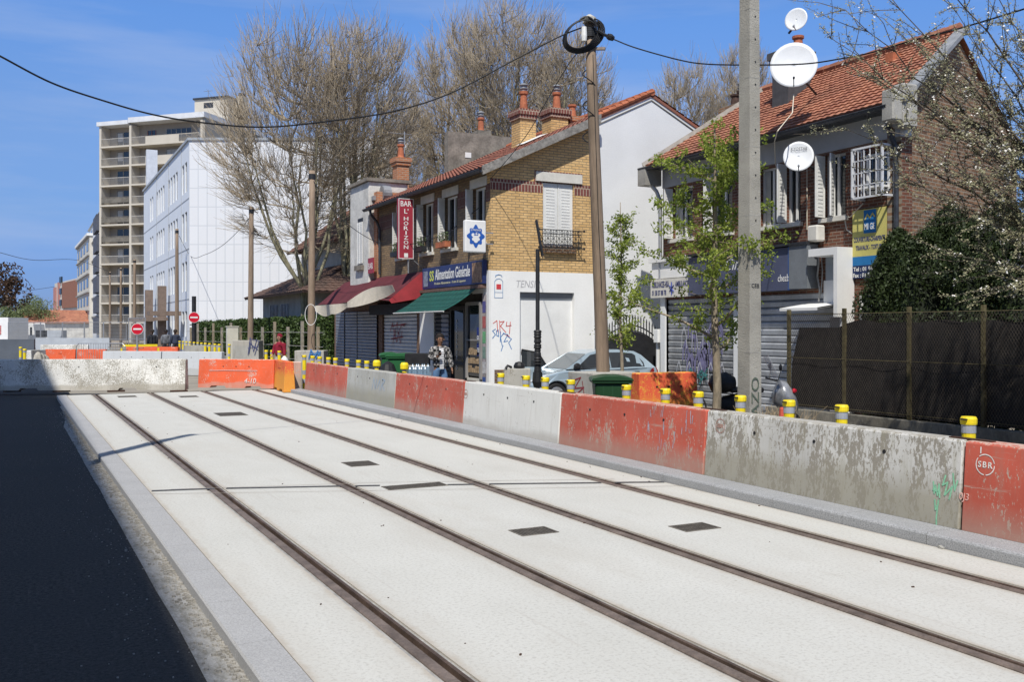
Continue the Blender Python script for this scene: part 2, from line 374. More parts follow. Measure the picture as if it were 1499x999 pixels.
q = strip('', 1.40, 7.30, -.055, None); struct('track_channel_floor', q, groovem)
for k, r in enumerate(RAILS):
    root = thing('tram_rail', ['rusty grooved rail nearest the left asphalt road', 'second grooved rail, next to the nearest one', 'third grooved rail, left rail of the far track', 'rusty grooved rail nearest the red and white barriers'][k], 'rail', (r, 0, 0), 'rails set in the pale concrete')
    def profile(pr):
        mb = MB(); ss = SEG
        for a, b in zip(ss[:-1], ss[1:]):
            for (x0, z0), (x1, z1) in zip(pr[:-1], pr[1:]):
                mb.quad((warp(r, a)+x0, a, z0), (warp(r, a)+x1, a, z1), (warp(r, b)+x1, b, z1), (warp(r, b)+x0, b, z0))
        return mb
    ob('rail_head', profile([(-.066, -.05), (-.066, -.006), (-.058, .002), (.000, .002), (.006, -.006), (.008, -.04)]), railtop, root)
    ob('rail_groove', profile([(.008, -.04), (.048, -.042)]), groovem, root)
    ob('rail_lip', profile([(.048, -.042), (.052, -.006), (.078, -.006), (.078, -.05)]), rust, root)
    ob('grout_strip', profile([(-CH, -.012), (-.067, -.014)]), grout, root)
    ob('grout_strip', profile([(.079, -.012), (CH, -.012)]), grout, root)
# transverse drain slot
dpts = [(PG(222, 719.5), PG(314, 716)), (PG(331, 715.8), PG(498, 712.5)), (PG(520, 712.2), PG(556, 711.6)), (PG(655, 710.5), PG(694, 709.9)), (PG(716, 709.4), PG(880, 707.6)), (PG(900, 707.2), PG(972, 706.5))]
slotm = M('drain_slot_steel', (.10, .10, .10), .5, 20, .7, .2, .2, 60)
dr_ = thing('drain_channel', 'narrow dark steel drain slot crossing the white track slab', 'drain', (4.3, 11, 0))
for a, b in dpts:
    g = MB()
    d = (b-a).normalized(); nrm = Vector((-d.y, d.x, 0))*.045
    g.quad(*[Vector((p.x, p.y, .004)) for p in (a-nrm, b-nrm, b+nrm, a+nrm)])
    ob('slot_cover', g, slotm, dr_)
g = MB()
for (a, b, dv) in ((PG(222, 724), PG(1010, 712), 0), (PG(250, 717), PG(560, 707), 0), (PG(560, 707), PG(900, 702), 0)):
    d = (b-a).normalized(); nrm = Vector((-d.y, d.x, 0))*.006
    g.quad(*[Vector((p.x, p.y, .003)) for p in (a-nrm, b-nrm, b+nrm, a+nrm)])
struct('slab_joint', g, M('joint_line', (.42, .37, .31), .2, 5))
# grates: frame, mesh
gratem = M('cast_iron_grate', (.20, .18, .15), .4, 14, .65, .3, .3, 60)
def grate(c, a, b, label, rot=0):
    root = thing('drain_grate', label, 'grate', (c[0], c[1], 0), 'grates set in the track slab')
    f = MB(); x0, x1, y0, y1 = c[0]-a/2, c[0]+a/2, c[1]-b/2, c[1]+b/2; z = .006
    for q in ((x0, x1, y0, y0+.02), (x0, x1, y1-.02, y1), (x0, x0+.02, y0+.02, y1-.02), (x1-.02, x1, y0+.02, y1-.02)): f.box(*q, -.02, z)
    ob('frame', f, gratem, root)
    m = MB(); nx, ny = int(a/.035), int(b/.035)
    for i in range(1, nx): x = x0+.02+(a-.04)*i/nx; m.box(x-.006, x+.006, y0+.02, y1-.02, -.02, z-.002)
    for j in range(1, ny): y = y0+.02+(b-.04)*j/ny; m.box(x0+.02, x1-.02, y-.006, y+.006, -.02, z-.003)
    ob('bars', m, gratem, root)
    q = MB(); q.quad((x0, y0, .003), (x1, y0, .003), (x1, y1, .003), (x0, y1, .003)); ob('pit', q, M('grate_pit_brown', (.06, .052, .042), .4, 12), root)  # flat dark brown sheet set between the grate bars
grate((4.37, 8.1), .40, .30, 'small square grate between the middle rails, in the foreground')
grate((5.87, 7.55), .42, .30, 'small square grate between the two rails nearest the barriers')
grate((4.33, 13.3), .42, .50, 'small grate between the middle rails just beyond the drain slot')
grate((4.32, 11.1), .78, .30, 'wide hatched grate joined to the narrow cross drain')
grate((4.22, 22.4), .62, .9, 'long grate in the slab far from the camera, between the middle rails')
for u, v, t in ((186, 581, 2.7), (276, 581, 4.2)):
    c = PG(u, v); grate((c.x, c.y), .5, .6, 'narrow far grate close to the long white barrier, between the left rails' if t < 3 else 'narrow far grate near the gap beside the orange barrier')
# right kerb: real step, rounded edge
g = MB(); s = -2.0; kb = [0]
while s < 31.5:
    a, b = s+.004, min(s+1.0, 31.6)-.004
    pr = [(7.27, -.05), (7.272, .085), (7.28, .10), (7.30, .108), (7.64, .108), (7.64, -.05)]
    g.prism(pr, 'y', a, b); s += 1.0
struct('kerb_right', g, gran2)
# pavement and verge on the right
g = MB(); g.quad((7.6, -10, -.02), (15.6, -10, -.02), (15.6, 60, -.02), (7.6, 60, -.02)); struct('pavement', g, pave)
g = MB(); g.quad((-30, 31, -.13), (9.6, 31, -.13), (9.6, 150, -.13), (-30, 150, -.13)); struct('site_ground', g, earth)
g = MB(); g.quad((-4.2, -30, .06), (-16, -30, .06), (-16, 75, .06), (-4.2, 75, .06)); g.quad((-4.2, -30, -.17), (-4.2, -30, .06), (-4.2, 75, .06), (-4.2, 75, -.17)); struct('pavement_left', g, pave)
# little debris on the slab
g = MB(); rnd = random.Random(9)
for i in range(90):
    s = rnd.uniform(4.5, 26); t = rnd.uniform(1.6, 7.2); r = rnd.uniform(.004, .012)
    if i % 3 == 0: t = 7.2+rnd.uniform(-.12, .03)
    mtx = Matrix.Translation((t, s, r*.4)) @ Matrix.Rotation(rnd.random()*6, 4, 'Z'); k = len(g.v)
    g.box(-r, r, -r*.6, r*.6, -r*.4, r*.4); g.xform(mtx, k)
tag(ob('debris_crumbs', g, groovem), 'small dark crumbs scattered over the white track slab', 'debris', kind='stuff')
c = PG(1388, 802); g = MB()
for k in range(5):
    i = len(g.v); g.box(-.05+.01*k, .03+.01*k, -.02, .025, 0, .018); g.xform(Matrix.Translation((c.x+.03*(k-2), c.y+.02*math.sin(k), 0)) @ Matrix.Rotation(k*1.3, 4, 'Z') @ Matrix.Rotation(.4, 4, 'X'), i)
tag(ob('crumpled_litter', g, concrete), 'crumpled dry scrap lying against the speckled right kerb', 'litter')

# ================= BARRIERS =================
red_l = paint('faded_red_paint_on_concrete', (.49, .105, .07), (.44, .35, .29), .42, 3, seed=1, bottom=.16, dirt=(.36, .17, .13), fade=.22)
white_l = paint('peeling_white_paint', (.56, .555, .53), (.29, .27, .23), .86, 4, bottom=.32, dirt=(.30, .28, .20))
white_c = paint('clean_white_barrier_paint', (.66, .66, .63), (.42, .40, .36), .12, 3, bottom=.0, dirt=(.48, .46, .42), fade=.08)
orange_p = paint('orange_barrier_paint', (.72, .12, .045), (.55, .42, .36), .30, 3, top=.96, bottom=-.05, dirt=(.55, .15, .08), streak=False)
concb = paint('bare_barrier_concrete', (.42, .42, .39), (.33, .32, .28), .4, 3, bottom=.25, dirt=(.30, .28, .19))
rust_o = paint('orange_yellow_block_paint', (.68, .11, .05), (.75, .38, .06), .55, 5, top=1.14, bottom=.45, dirt=(.75, .36, .05), streak=False)
oldwhite = paint('old_white_barrier_paint', (.72, .71, .66), (.33, .31, .26), .85, 1.0, top=1.01, bottom=-.02, dirt=(.45, .41, .33), streak=False)
clipm = M('rust_brown_steel', (.09, .05, .035), .4, 8, .7, .4)
def barrier(label, p0, p1, h, mat, z0=0, wb=.34, wt=.20, group=None, notch=True, clip=True, name='concrete_barrier', holes=True):
    """block from p0 to p1; p0-p1 is its middle line"""
    p0, p1 = Vector((p0[0], p0[1], z0)), Vector((p1[0], p1[1], z0)); d = p1-p0; Ln = d.length; d.normalize(); n = Vector((d.y, -d.x, 0))
    root = thing(name, label, 'barrier', tuple((p0+p1)/2), group)
    me = MB(); g_ = .012
    def pt(x, y, z): return p0+d*x+n*y+EZ*z
    # long side outline with two fork notches along the foot, lofted across the width
    out = [(g_, 0)]
    if notch:
        for c in (Ln*.27, Ln*.73): out += [(c-.3, 0), (c-.24, .07), (c+.24, .07), (c+.3, 0)]
    out += [(Ln-g_, 0), (Ln-g_, h-.02), (Ln-g_-.02, h), (g_+.02, h), (g_, h-.02)]
    ns = len(out); lay = []
    for (sgn, bv) in ((-1, .012), (-1, 0), (1, 0), (1, .012)):
        ring = []
        for (x, z) in out:
            wz = (wb+(wt-wb)*min(1, z/h))/2
            xx, zz = x, z
            if bv == .012: xx = min(max(x, g_+.012), Ln-g_-.012); zz = min(z, h-.02)
            wz = wz if bv == .012 else wz-.012
            ring.append(pt(xx, sgn*wz, zz))
        lay.append(ring)
    lay = [lay[0], lay[1], lay[2], lay[3]]
    for r in lay: me.v += [tuple(q) for q in r]
    for a in range(3):
        for k in range(ns): me.f.append((a*ns+k, a*ns+(k+1) % ns, (a+1)*ns+(k+1) % ns, (a+1)*ns+k))
    me.f.append(tuple(reversed(range(ns)))); me.f.append(tuple(range(3*ns, 4*ns)))
    ob('block', me, mat, root)
    if clip:
        c = MB(); i = 0; q = pt(0, 0, h)
        c.bar(pt(-.22, 0, h+.006), pt(.22, 0, h+.006), .07, .012); ob('joining_plate', c, clipm, root)
    if holes:
        for x in (.9, Ln/2, Ln-.9):
            sg = 1 if n.dot(Vector((0, 0, 0))-p0) > 0 else -1; wz = (wb+(wt-wb)*.75)/2
            ob('lifting_hole', MB().lathe([(.02, -.005), (.02, .006)], pt(x, sg*wz, h*.75), 8, n*sg), black, root)
    return root, p0, d, n, Ln
TB = 7.64+.17
seams = [(2.15, 5.94), (5.94, 9.65), (9.65, 13.33), (13.33, 17.1), (17.1, 20.97), (20.97, 24.7), (24.7, 28.9)]
kinds = [(red_l, 'deep red barrier marked SBR at the right edge of the picture'), (white_l, 'white barrier with heavily flaking paint in front of the mesh fence'),
         (red_l, 'faded red barrier with grey scuffs in front of the green bin'), (white_c, 'clean pale grey barrier in front of the parked car'),
         (red_l, 'red barrier in front of the man in the checked jacket'), (concb, 'bare grey barrier in front of the bar shutters'),
         (red_l, 'red barrier at the far end of the kerb row')]
BR = []
for (a, b), (m, lb) in zip(seams, kinds):
    BR.append(barrier(lb, (TB, a), (TB, b), .815, m, z0=.11, wt=.22, wb=.34, group='red and white barriers along the kerb', notch=False))
def face(s, z): # point on street face of kerb barriers
    k = (z-.11)/.815; return Vector((TB-(.17+(.11-.17)*k)-.001, s, z))
fx = Vector((0, -1, 0)); fy = Vector((.06, 0, .815)).normalized()
def ringmark(mb, O, r, wd, n=28, gap=0):
    for k in range(n):
        if gap and k % gap == 0: continue
        a0, a1 = 2*PI*k/n, 2*PI*(k+1)/n
        for_ = [Vector((math.cos(a)*q, math.sin(a)*q)) for a, q in ((a0, r-wd/2), (a1, r-wd/2), (a1, r+wd/2), (a0, r+wd/2))]
        nd = fx.cross(fy); mb.quad(*[O+fx*p.x+fy*p.y+nd*.003 for p in for_])
spraywhite = M('white_stencil_paint', (.75, .72, .68), .2, 30)
faintred = M('faint_red_stencil', (.42, .25, .21), .2, 30); spraygreen = M('green_spray_paint', (.25, .55, .36), .2, 30)
spraygrey = M('grey_spray_paint', (.36, .36, .42), .3, 12); sprayblue = M('blue_spray_paint', (.06, .20, .46), .25, 12)
sprayred = M('red_spray_paint', (.62, .10, .08), .25, 12); spraypink = M('pink_chalk_mark', (.72, .42, .36), .2, 30)
fb = lambda s, z: face(s, z)
r0 = BR[0][0]
o1 = PT(1442, 681, 7.68); mk = MB(); ringmark(mk, face(o1.y, o1.z), .092, .009, 30, 11); mk2 = strokes(MB(), face(o1.y+.05, o1.z+.10), fx, fy, [[(0, 0), (0, 1)]], .1, .05, .012)
mk.v += []; ob('stencil_ring', mk, spraywhite, r0); ob('stencil_tick', mk2, spraywhite, r0)
text('lettering', 'SBR', r0, face(o1.y+.072, o1.z-.028), fx, fy, .144, .056, spraywhite, bold=.012, space=1.3)
q = PT(1405, 734, 7.68); text('lettering', '0J3', r0, face(q.y-.01, q.z), fx, fy, .10, .085, spraypink, shear=.1)
r1 = BR[1][0]
o1 = PT(1054, 624, 7.68); mk = MB(); ringmark(mk, face(o1.y, o1.z), .085, .010); ob('stencil_ring', mk, faintred, r1)
text('lettering', 'SBR', r1, face(o1.y+.062, o1.z-.025), fx, fy, .124, .05, faintred, bold=.01)
q = PT(1368, 745, 7.68)
mk = strokes(MB(), face(q.y, q.z), fx, fy, [[(.0, .85), (.06, .5), (.1, .75), (.2, .45), (.25, .8), (.3, .4)], [(.25, .3), (.2, -.25), (.22, -.5)], [(.5, 1.1), (.4, .8), (.6, .9), (.5, .5), (.8, .8), (.7, .4)], [(.0, .6), (.3, .55)], [(.1, .3), (.15, .0), (.25, .2)], [(.8, 1.2), (.9, .7), (1.0, 1.0)]], .26, .3, .016)
ob('graffiti', mk, spraygreen, r1)
r2 = BR[2][0]; mk = MB(); rnd = random.Random(3)
for k in range(26):
    s = rnd.uniform(9.9, 10.9); z = rnd.uniform(.3, .8); hh = rnd.uniform(.04, .16)
    strokes(mk, face(s, z), fx, fy, [[(0, 0), (rnd.uniform(-.3, .3), 1)]], .05, hh, rnd.uniform(.006, .016))
ob('scuffs', mk, spraygrey, r2)
r3 = BR[3][0]; o1 = PT(682, 577, 7.68); mk = MB(); ringmark(mk, face(o1.y, o1.z), .085, .010); ob('stencil_ring', mk, faintred, r3)
text('lettering', 'SBR', r3, face(o1.y+.062, o1.z-.025), fx, fy, .124, .05, faintred, bold=.01)
r5 = BR[5][0]; mk = strokes(MB(), face(22.6, .45), fx, fy, [[(0, 0), (.1, 1), (.25, .1), (.35, .9)], [(.4, .2), (.6, .9), (.65, .1)], [(.75, .1), (.8, 1), (1, .9), (.82, .5), (1, .1)]], .9, .3, .03)
ob('graffiti', mk, M('pale_blue_spray', (.33, .42, .52), .2, 10), r5)

# cross barriers closing the track
e0 = P(-40, 573, 29.6); e1 = P(274, 573, 30.0)
b = barrier('long white barrier with worn grey patches across the track', (e0.x, e0.y), (e1.x, e1.y), .96, oldwhite, z0=.05, wb=.42, wt=.24, name='concrete_barrier', clip=False)
# wooden packers under it
for k, uu in enumerate((18, 90, 170, 262)):
    c = PG(uu, 574); g = MB(); g.box(c.x-.25, c.x+.25, c.y-.1, c.y+.12, 0, .049); tag(ob('timber_packer', g, clipm, base=(c.x, c.y, 0)), 'flat timber packer under the long white barrier, '+['at its shaded left end', 'by the shadow edge', 'between the first two rails', 'at its right end'][k], 'timber block')
e0 = P(294, 568, 31.6); e1 = P(405, 568, 31.0)
b = barrier('bright orange barrier with chalked figures across the right hand rails', (e0.x, e0.y), (e1.x, e1.y), .93, orange_p, z0=.03, wb=.42, wt=.26, clip=False)
root, p0, d, n, Ln = b; nd = -n if (-n).dot(Vector(camo.location)-p0) > 0 else n
fX = d; 
text('lettering', '4-10', root, p0+d*(Ln*.62)+nd*.215+EZ*.16, d, EZ, .42, .16, spraywhite, shear=.2)
mk = strokes(MB(), p0+d*(Ln*.15)+nd*.175+EZ*.56, d, EZ, [[(0, 0), (.3, .3), (.9, .2)]], 1.9, .05, .025); ob('scrape_mark', mk, spraypink, root)
e0 = P(407, 570, 31.2); e1 = P(424, 576, 29.2)
barrier('weathered barrier with ochre foot turned end on beside the orange one', (e0.x, e0.y), (e1.x, e1.y), .93, rust_o, z0=.02, wb=.36, wt=.24, clip=False)
e0 = P(433, 573, 30.2)
g = MB(); g.box(e0.x-.12, e0.x+.12, e0.y-.25, e0.y+.25, 0, .92); tag(ob('barrier_end_post', g, paint('pinkish_post_paint', (.6, .38, .3), (.5, .48, .44), .4), base=(e0.x, e0.y, 0), bevel=.02), 'narrow pinkish end block standing between the cross barrier and kerb row', 'barrier')
# second row of grey walls beyond
lightgrey = paint('light_grey_barrier_paint', (.50, .52, .53), (.4, .4, .38), .1, 3, top=.95, bottom=-.05, dirt=(.42, .42, .40), fade=.06)
def wall_px(label, u0, u1, Y0, Y1, h, mat, z0=-.1, **k):
    a, b_ = P(u0, 500, Y0), P(u1, 500, Y1); return barrier(label, (a.x, a.y), (b_.x, b_.y), h, mat, z0=z0, clip=False, **k)
wall_px('light grey barrier behind the gap next to the orange barrier', 152, 238, 43.5, 43.0, 1.05, lightgrey)
wall_px('light grey barrier with a blue scribble, right piece of the second row', 239, 327, 43.0, 42.0, 1.05, lightgrey)
wall_px('orange barrier behind crowd rail, left one of the far pair', 67, 112, 52, 52, .95, orange_p)
wall_px('orange barrier behind crowd rail, right one of the far pair', 114, 156, 52, 52, .95, orange_p)
wall_px('far orange barrier in front of the pedestrians', 186, 262, 56, 55, 1.02, orange_p)
wall_px('low white barrier behind the far orange pair', 60, 130, 58, 58, 1.1, oldwhite)
wall_px('short whitish barrier end beside the yellow posts', 42, 64, 47, 49, 1.0, oldwhite, holes=False)

# ================= MARKER POSTS =================
yel = M('yellow_plastic', (.80, .62, .02), .08, 5, .45, 0, .02, 30); refl = M('grey_reflective_band', (.40, .42, .46), .1, 8, .35, .2, .02, 60)
def post(loc, label, big=False, r=.062, h=1.13):
    root = thing('marker_post', label, 'marker post', loc, 'yellow and grey marker posts behind the barriers')
    x, y, z = loc
    ob('post_body', MB().lathe([(r*1.5, 0), (r*1.5, .03), (r, .06), (r, h-.02)], loc, 14), yel, root, smooth=False)
    for (a, b2) in ((.22, .36), (.50, .64), (h-.155, h-.07)):
        ob('reflective_band', MB().lathe([(r+.004, a), (r+.004, b2)], loc, 14), refl, root)
    ob('cap', MB().lathe([(r*1.18, h-.075), (r*1.22, h-.06), (r*1.22, h-.02), (r*1.05, h)] if not big else [(r*1.5, h-.12), (r*1.75, h-.1), (r*1.75, h-.0), (r*1.2, h+.05)], loc, 14), yel, root)
    ob('cap_slot', MB().box(x-.03-r, x-.012-r, y-.045, y+.02, h-.05, h-.035), black, root)
    return root
near = [(1418, 'above the joint of the flaking white and the SBR barrier'), (1232, 'in front of the second fence post'), (1155, 'beside the small red cone by the fence end'),
        (1084, 'at the foot of the concrete utility pole'), (1022, 'between the street tree and the red block'), (974, 'in front of the orange red block'), (917, 'against the right side of the green bin'),
        (835.5, 'in front of the car wheel'), (798, 'right beside the black wrapped pole'), (770, 'left of the black wrapped pole'), (733, 'in front of the low grey block by the white wall')]
def st_post(u, t): 
    return (t, ST(u, t), -.02)
pp = None; bigp = None
for u, lb in near:
    loc = st_post(u, 8.07)
    if pp is None: pp = post(loc, 'yellow marker post '+lb)
    else: dup(pp, loc, 'yellow marker post '+lb)
for u, lb in ((592, 'marker post with a large yellow hood in front of the folding table'), (551.5, 'marker post with a large yellow hood left of the black bag')):
    loc = st_post(u, 8.1)
    if bigp is None: bigp = post(loc, lb, True, r=.058, h=1.12)
    else: dup(bigp, loc, lb)
for u in (536.8, 524.7, 508, 491, 480.7): dup(pp, st_post(u, 8.07), 'yellow marker post in front of the shuttered bar')
for u in (467.9, 457.5, 445.4): dup(pp, st_post(u, 8.07), 'yellow marker post in front of the concrete block with a blue tag')
for u, v in ((417, 514), (408.7, 515), (398, 514), (389.6, 514)):
    Y = F*.87/(v-V0); dup(pp, tuple(P(u, v, Y).xy)+(-.02,), 'yellow marker post near the person in the red top')
for u, v in ((380, 507), (358, 506), (335.5, 509), (326.6, 504)):
    Y = F*.87/(v-V0)*1.08; dup(pp, tuple(P(u, v, Y).xy)+(.05,), 'tall looking marker post behind the bright orange barrier')
for i, u in enumerate((321, 314.6, 306.6, 300.5, 295, 289.5, 284, 278, 273, 268, 263)):
    Y = 46+i*1.2; dup(pp, tuple(P(u, 500, Y).xy)+(.1,), 'small distant marker post in the row by the hedge')
for i, (u, v) in enumerate(((25, 505.5), (30, 509), (36, 512))):
    Y = F*.87/(v-V0); dup(pp, tuple(P(u, v, Y).xy)+(-.02,), ['tallest looking of the three marker posts at the far left', 'middle one of the three marker posts at the far left', 'rightmost of the three marker posts at the far left'][i])
# ================= HOUSES =================
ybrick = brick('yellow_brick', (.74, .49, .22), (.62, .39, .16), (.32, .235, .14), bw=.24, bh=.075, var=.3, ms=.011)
ybrick_d = brick('dark_yellow_brick', (.34, .23, .12), (.22, .15, .09), (.16, .13, .10), bw=.24, bh=.075, var=.4, ms=.011, dirt=(.13, .105, .08))  # darker, browner copy of the gable brick for the street front
rband = brick('maroon_brick_band', (.22, .075, .06), (.17, .06, .05), (.42, .34, .26), bw=.10, bh=.23, var=.3, ms=.014)
rbrick = brick('red_brown_brick', (.19, .075, .045), (.11, .05, .035), (.22, .17, .13), bw=.22, bh=.072, var=.4, ms=.011)
obrick = brick('weathered_brown_brick', (.27, .15, .085), (.12, .068, .045), (.28, .235, .18), bw=.23, bh=.078, var=.45, ms=.013)
obrick2 = brick('orange_chimney_brick', (.48, .19, .09), (.40, .15, .07), (.40, .3, .22), bw=.22, bh=.08)
render_w = M('white_render', (.80, .80, .78), .06, .8, .85, 0, .15, 20)
render_g = M('pale_grey_render', (.68, .69, .69), .07, .6, .9, 0, .15, 25)
render_old = M('old_stained_render', (.60, .59, .55), .25, 1.6, .9, 0, .2, 12)
roughwall = M('rough_grey_wall', (.24, .215, .18), .35, 2.5, .95, 0, .5, 14)
zinc = M('zinc_flashing', (.30, .31, .32), .25, 3, .6, .3, .1, 20)
gutterm = M('dark_gutter_metal', (.06, .065, .075), .3, 5, .5, .4, .05, 30)
lintelm = M('cast_stone', (.60, .58, .52), .1, 4, .85, 0, .1, 30)
shutw = M('white_shutter_paint', (.70, .70, .67), .08, 3, .6, 0, .05, 40)
glassm = glass('dark_window_glass'); curtain = M('net_curtain', (.5, .5, .48), .1, 3)
terracotta = M('terracotta', (.42, .14, .07), .3, 6, .8, 0, .2, 30)
def tilemat(name, c1, c2, dark_):
    m, n, l, b = newmat(name); co = coord(n, l, 'pos'); a = noisef(n, l, co, 1.0, 5); f = noisef(n, l, co, 9, 4, .7)
    vo = n.new('ShaderNodeTexBrick'); l.new(coord(n, l, 'uv'), vo.inputs[0]); vo.offset = 0
    vo.inputs['Scale'].default_value = 1; vo.inputs['Brick Width'].default_value = .24; vo.inputs['Row Height'].default_value = .30; vo.inputs['Mortar Size'].default_value = .0
    vo.inputs['Color1'].default_value = (*c1, 1); vo.inputs['Color2'].default_value = (*c2, 1)
    col = mixc(n, l, ramp(n, l, a, .45, .75, (0, 0, 0), (.6, .6, .6)), vo.outputs[0], dark_); col = mixc(n, l, ramp(n, l, f, .5, .8, (0, 0, 0), (.5, .5, .5)), col, dark_)
    l.new(col, b.inputs['Base Color']); b.inputs['Roughness'].default_value = .8; bump(n, l, b, f, .2, .01); return m
tile_o = tilemat('orange_roof_tile', (.41, .175, .10), (.27, .10, .06), (.19, .09, .055))
tile_b = tilemat('brown_roof_tile', (.30, .10, .06), (.20, .08, .05), (.10, .07, .055))
tile_d = tilemat('dark_roof_tile', (.13, .075, .055), (.10, .06, .045), (.06, .05, .04))
def roof(name, parent, A, B, Cc, D, mat, tw=.24, th=.32, amp=.035, nu=6, thick=.08):
    """tiled slope: A-B along the eave, D-C along the ridge, real corrugation and steps"""
    A, B, Cc, D = map(Vector, (A, B, Cc, D)); nrm = (B-A).cross(D-A).normalized()
    if nrm.z < 0: nrm = -nrm
    W = (B-A).length; Hh = ((D-A).length+(Cc-B).length)/2; cols = max(2, int(W/tw)); rows = max(1, int(Hh/th))
    mb = MB(); uv = []; X = [i/(cols*nu) for i in range(cols*nu+1)]
    def pt(u, v, h): return (A*(1-u)+B*u)*(1-v)+(D*(1-u)+Cc*u)*v+nrm*h
    for r in range(rows):
        off = 0
        i0 = len(mb.v)
        for k, u in enumerate(X):
            ph = (k % nu)/nu; hh = amp*(math.sin(ph*2*PI)*.5+.5)**.8
            j = .006*noise.noise((k//nu*1.7, r*2.3, 1))
            mb.v += [tuple(pt(u, r/rows, hh+.012+j-.04)), tuple(pt(u, r/rows, hh+.03+j)), tuple(pt(u, (r+1)/rows, hh+j))]
        for k in range(len(X)-1):
            p = i0+k*3; mb.f += [(p, p+3, p+4, p+1), (p+1, p+4, p+5, p+2)]
            ua, ub = X[k]*W, X[k+1]*W; va, vb = r*th+.01, (r+1)*th-.01
            uv.append([ua, va, ub, va, ub, va, ua, va]); uv.append([ua, va, ub, va, ub, vb, ua, vb])
    i = len(mb.v); q = [pt(0, 0, -.01), pt(1, 0, -.01), pt(1, 1, -.01), pt(0, 1, -.01)]; q2 = [p-nrm*thick for p in q]
    mb.v += [tuple(p) for p in q+q2]
    for fc in ((i+3, i+2, i+1, i), (i+4, i+5, i+6, i+7), (i, i+1, i+5, i+4), (i+1, i+2, i+6, i+5), (i+2, i+3, i+7, i+6), (i+3, i, i+4, i+7)):
        mb.f.append(fc); uv.append([0, 0, 1, 0, 1, 1, 0, 1])
    mb.uv = uv; return ob(name, mb, mat, parent)
def ridge(name, parent, a, b, mat, r=.11, step=.38):
    a, b = Vector(a), Vector(b); n = max(1, int((b-a).length/step)); mb = MB()
    for i in range(n):
        p, q = a.lerp(b, i/n), a.lerp(b, (i+1.12)/n); mb.tube([p, q], [r, r*.86], 8)
    return ob(name, mb, mat, parent)
class Wall:
    """vertical wall frame: O point, xd direction to the viewer's right, n outward"""
    def __init__(s, O, xd, n): s.O, s.x, s.n = Vector(O), Vector(xd).normalized(), Vector(n).normalized()
    def pt(s, x, z, d=0): return s.O+s.x*x+EZ*z+s.n*d
    def box(s, mb, x0, x1, z0, z1, d0, d1):
        i = len(mb.v)
        for d in (d0, d1): mb.v += [tuple(s.pt(x0, z0, d)), tuple(s.pt(x1, z0, d)), tuple(s.pt(x1, z1, d)), tuple(s.pt(x0, z1, d))]
        mb.f += [tuple(i+k for k in q) for q in ((3, 2, 1, 0), (4, 5, 6, 7), (0, 1, 5, 4), (1, 2, 6, 5), (2, 3, 7, 6), (3, 0, 4, 7))]; return mb
    def holed(s, x0, x1, z0, z1, holes, th=.3, d=0):
        """wall panel with rectangular openings, built of cells"""
        xs = sorted({x0, x1, *[h[0] for h in holes], *[h[1] for h in holes]}); zs = sorted({z0, z1, *[h[2] for h in holes], *[h[3] for h in holes]}); mb = MB()
        for a, b in zip(xs[:-1], xs[1:]):
            for c, e in zip(zs[:-1], zs[1:]):
                mx_, mz = (a+b)/2, (c+e)/2
                if any(h[0] < mx_ < h[1] and h[2] < mz < h[3] for h in holes): continue
                s.box(mb, a, b, c, e, d-th, d)
        return mb
def slats(mb, W, x0, x1, z0, z1, d, pitch=.10, depth=.025):
    n = max(1, int((z1-z0)/pitch)); h = (z1-z0)/n
    for k in range(n):
        a = z0+k*h; i = len(mb.v)
        pr = [(a, d), (a+h*.12, d-depth), (a+h*.24, d), (a+h*.85, d+depth*.35), (a+h, d)]
        for (z, dd) in pr: mb.v += [tuple(W.pt(x0, z, dd)), tuple(W.pt(x1, z, dd))]
        for j in range(len(pr)-1): mb.f.append((i+2*j, i+2*j+1, i+2*j+3, i+2*j+2))
    return mb
def shutter(name, parent, W, x0, x1, z0, z1, d0, d1, mat, slot=True):
    """louvred metal shutter leaf"""
    mb = MB(); W.box(mb, x0, x1, z0, z1, d0, d1)
    if slot:
        nl = max(1, int(abs(x1-x0)/.26)); n = int((z1-z0)/.085); lw = (x1-x0)/nl
        for c in range(nl):
            W.box(mb, x0+lw*c+lw*.02, x0+lw*c+lw*.07, z0, z1, d1, d1+.012)
            for k in range(n):
                z = z0+.05+k*(z1-z0-.08)/n
                W.box(mb, x0+lw*c+lw*.25, x0+lw*c+lw*.8, z, z+.03, d1, d1+.008)
    return ob(name, mb, mat, parent)
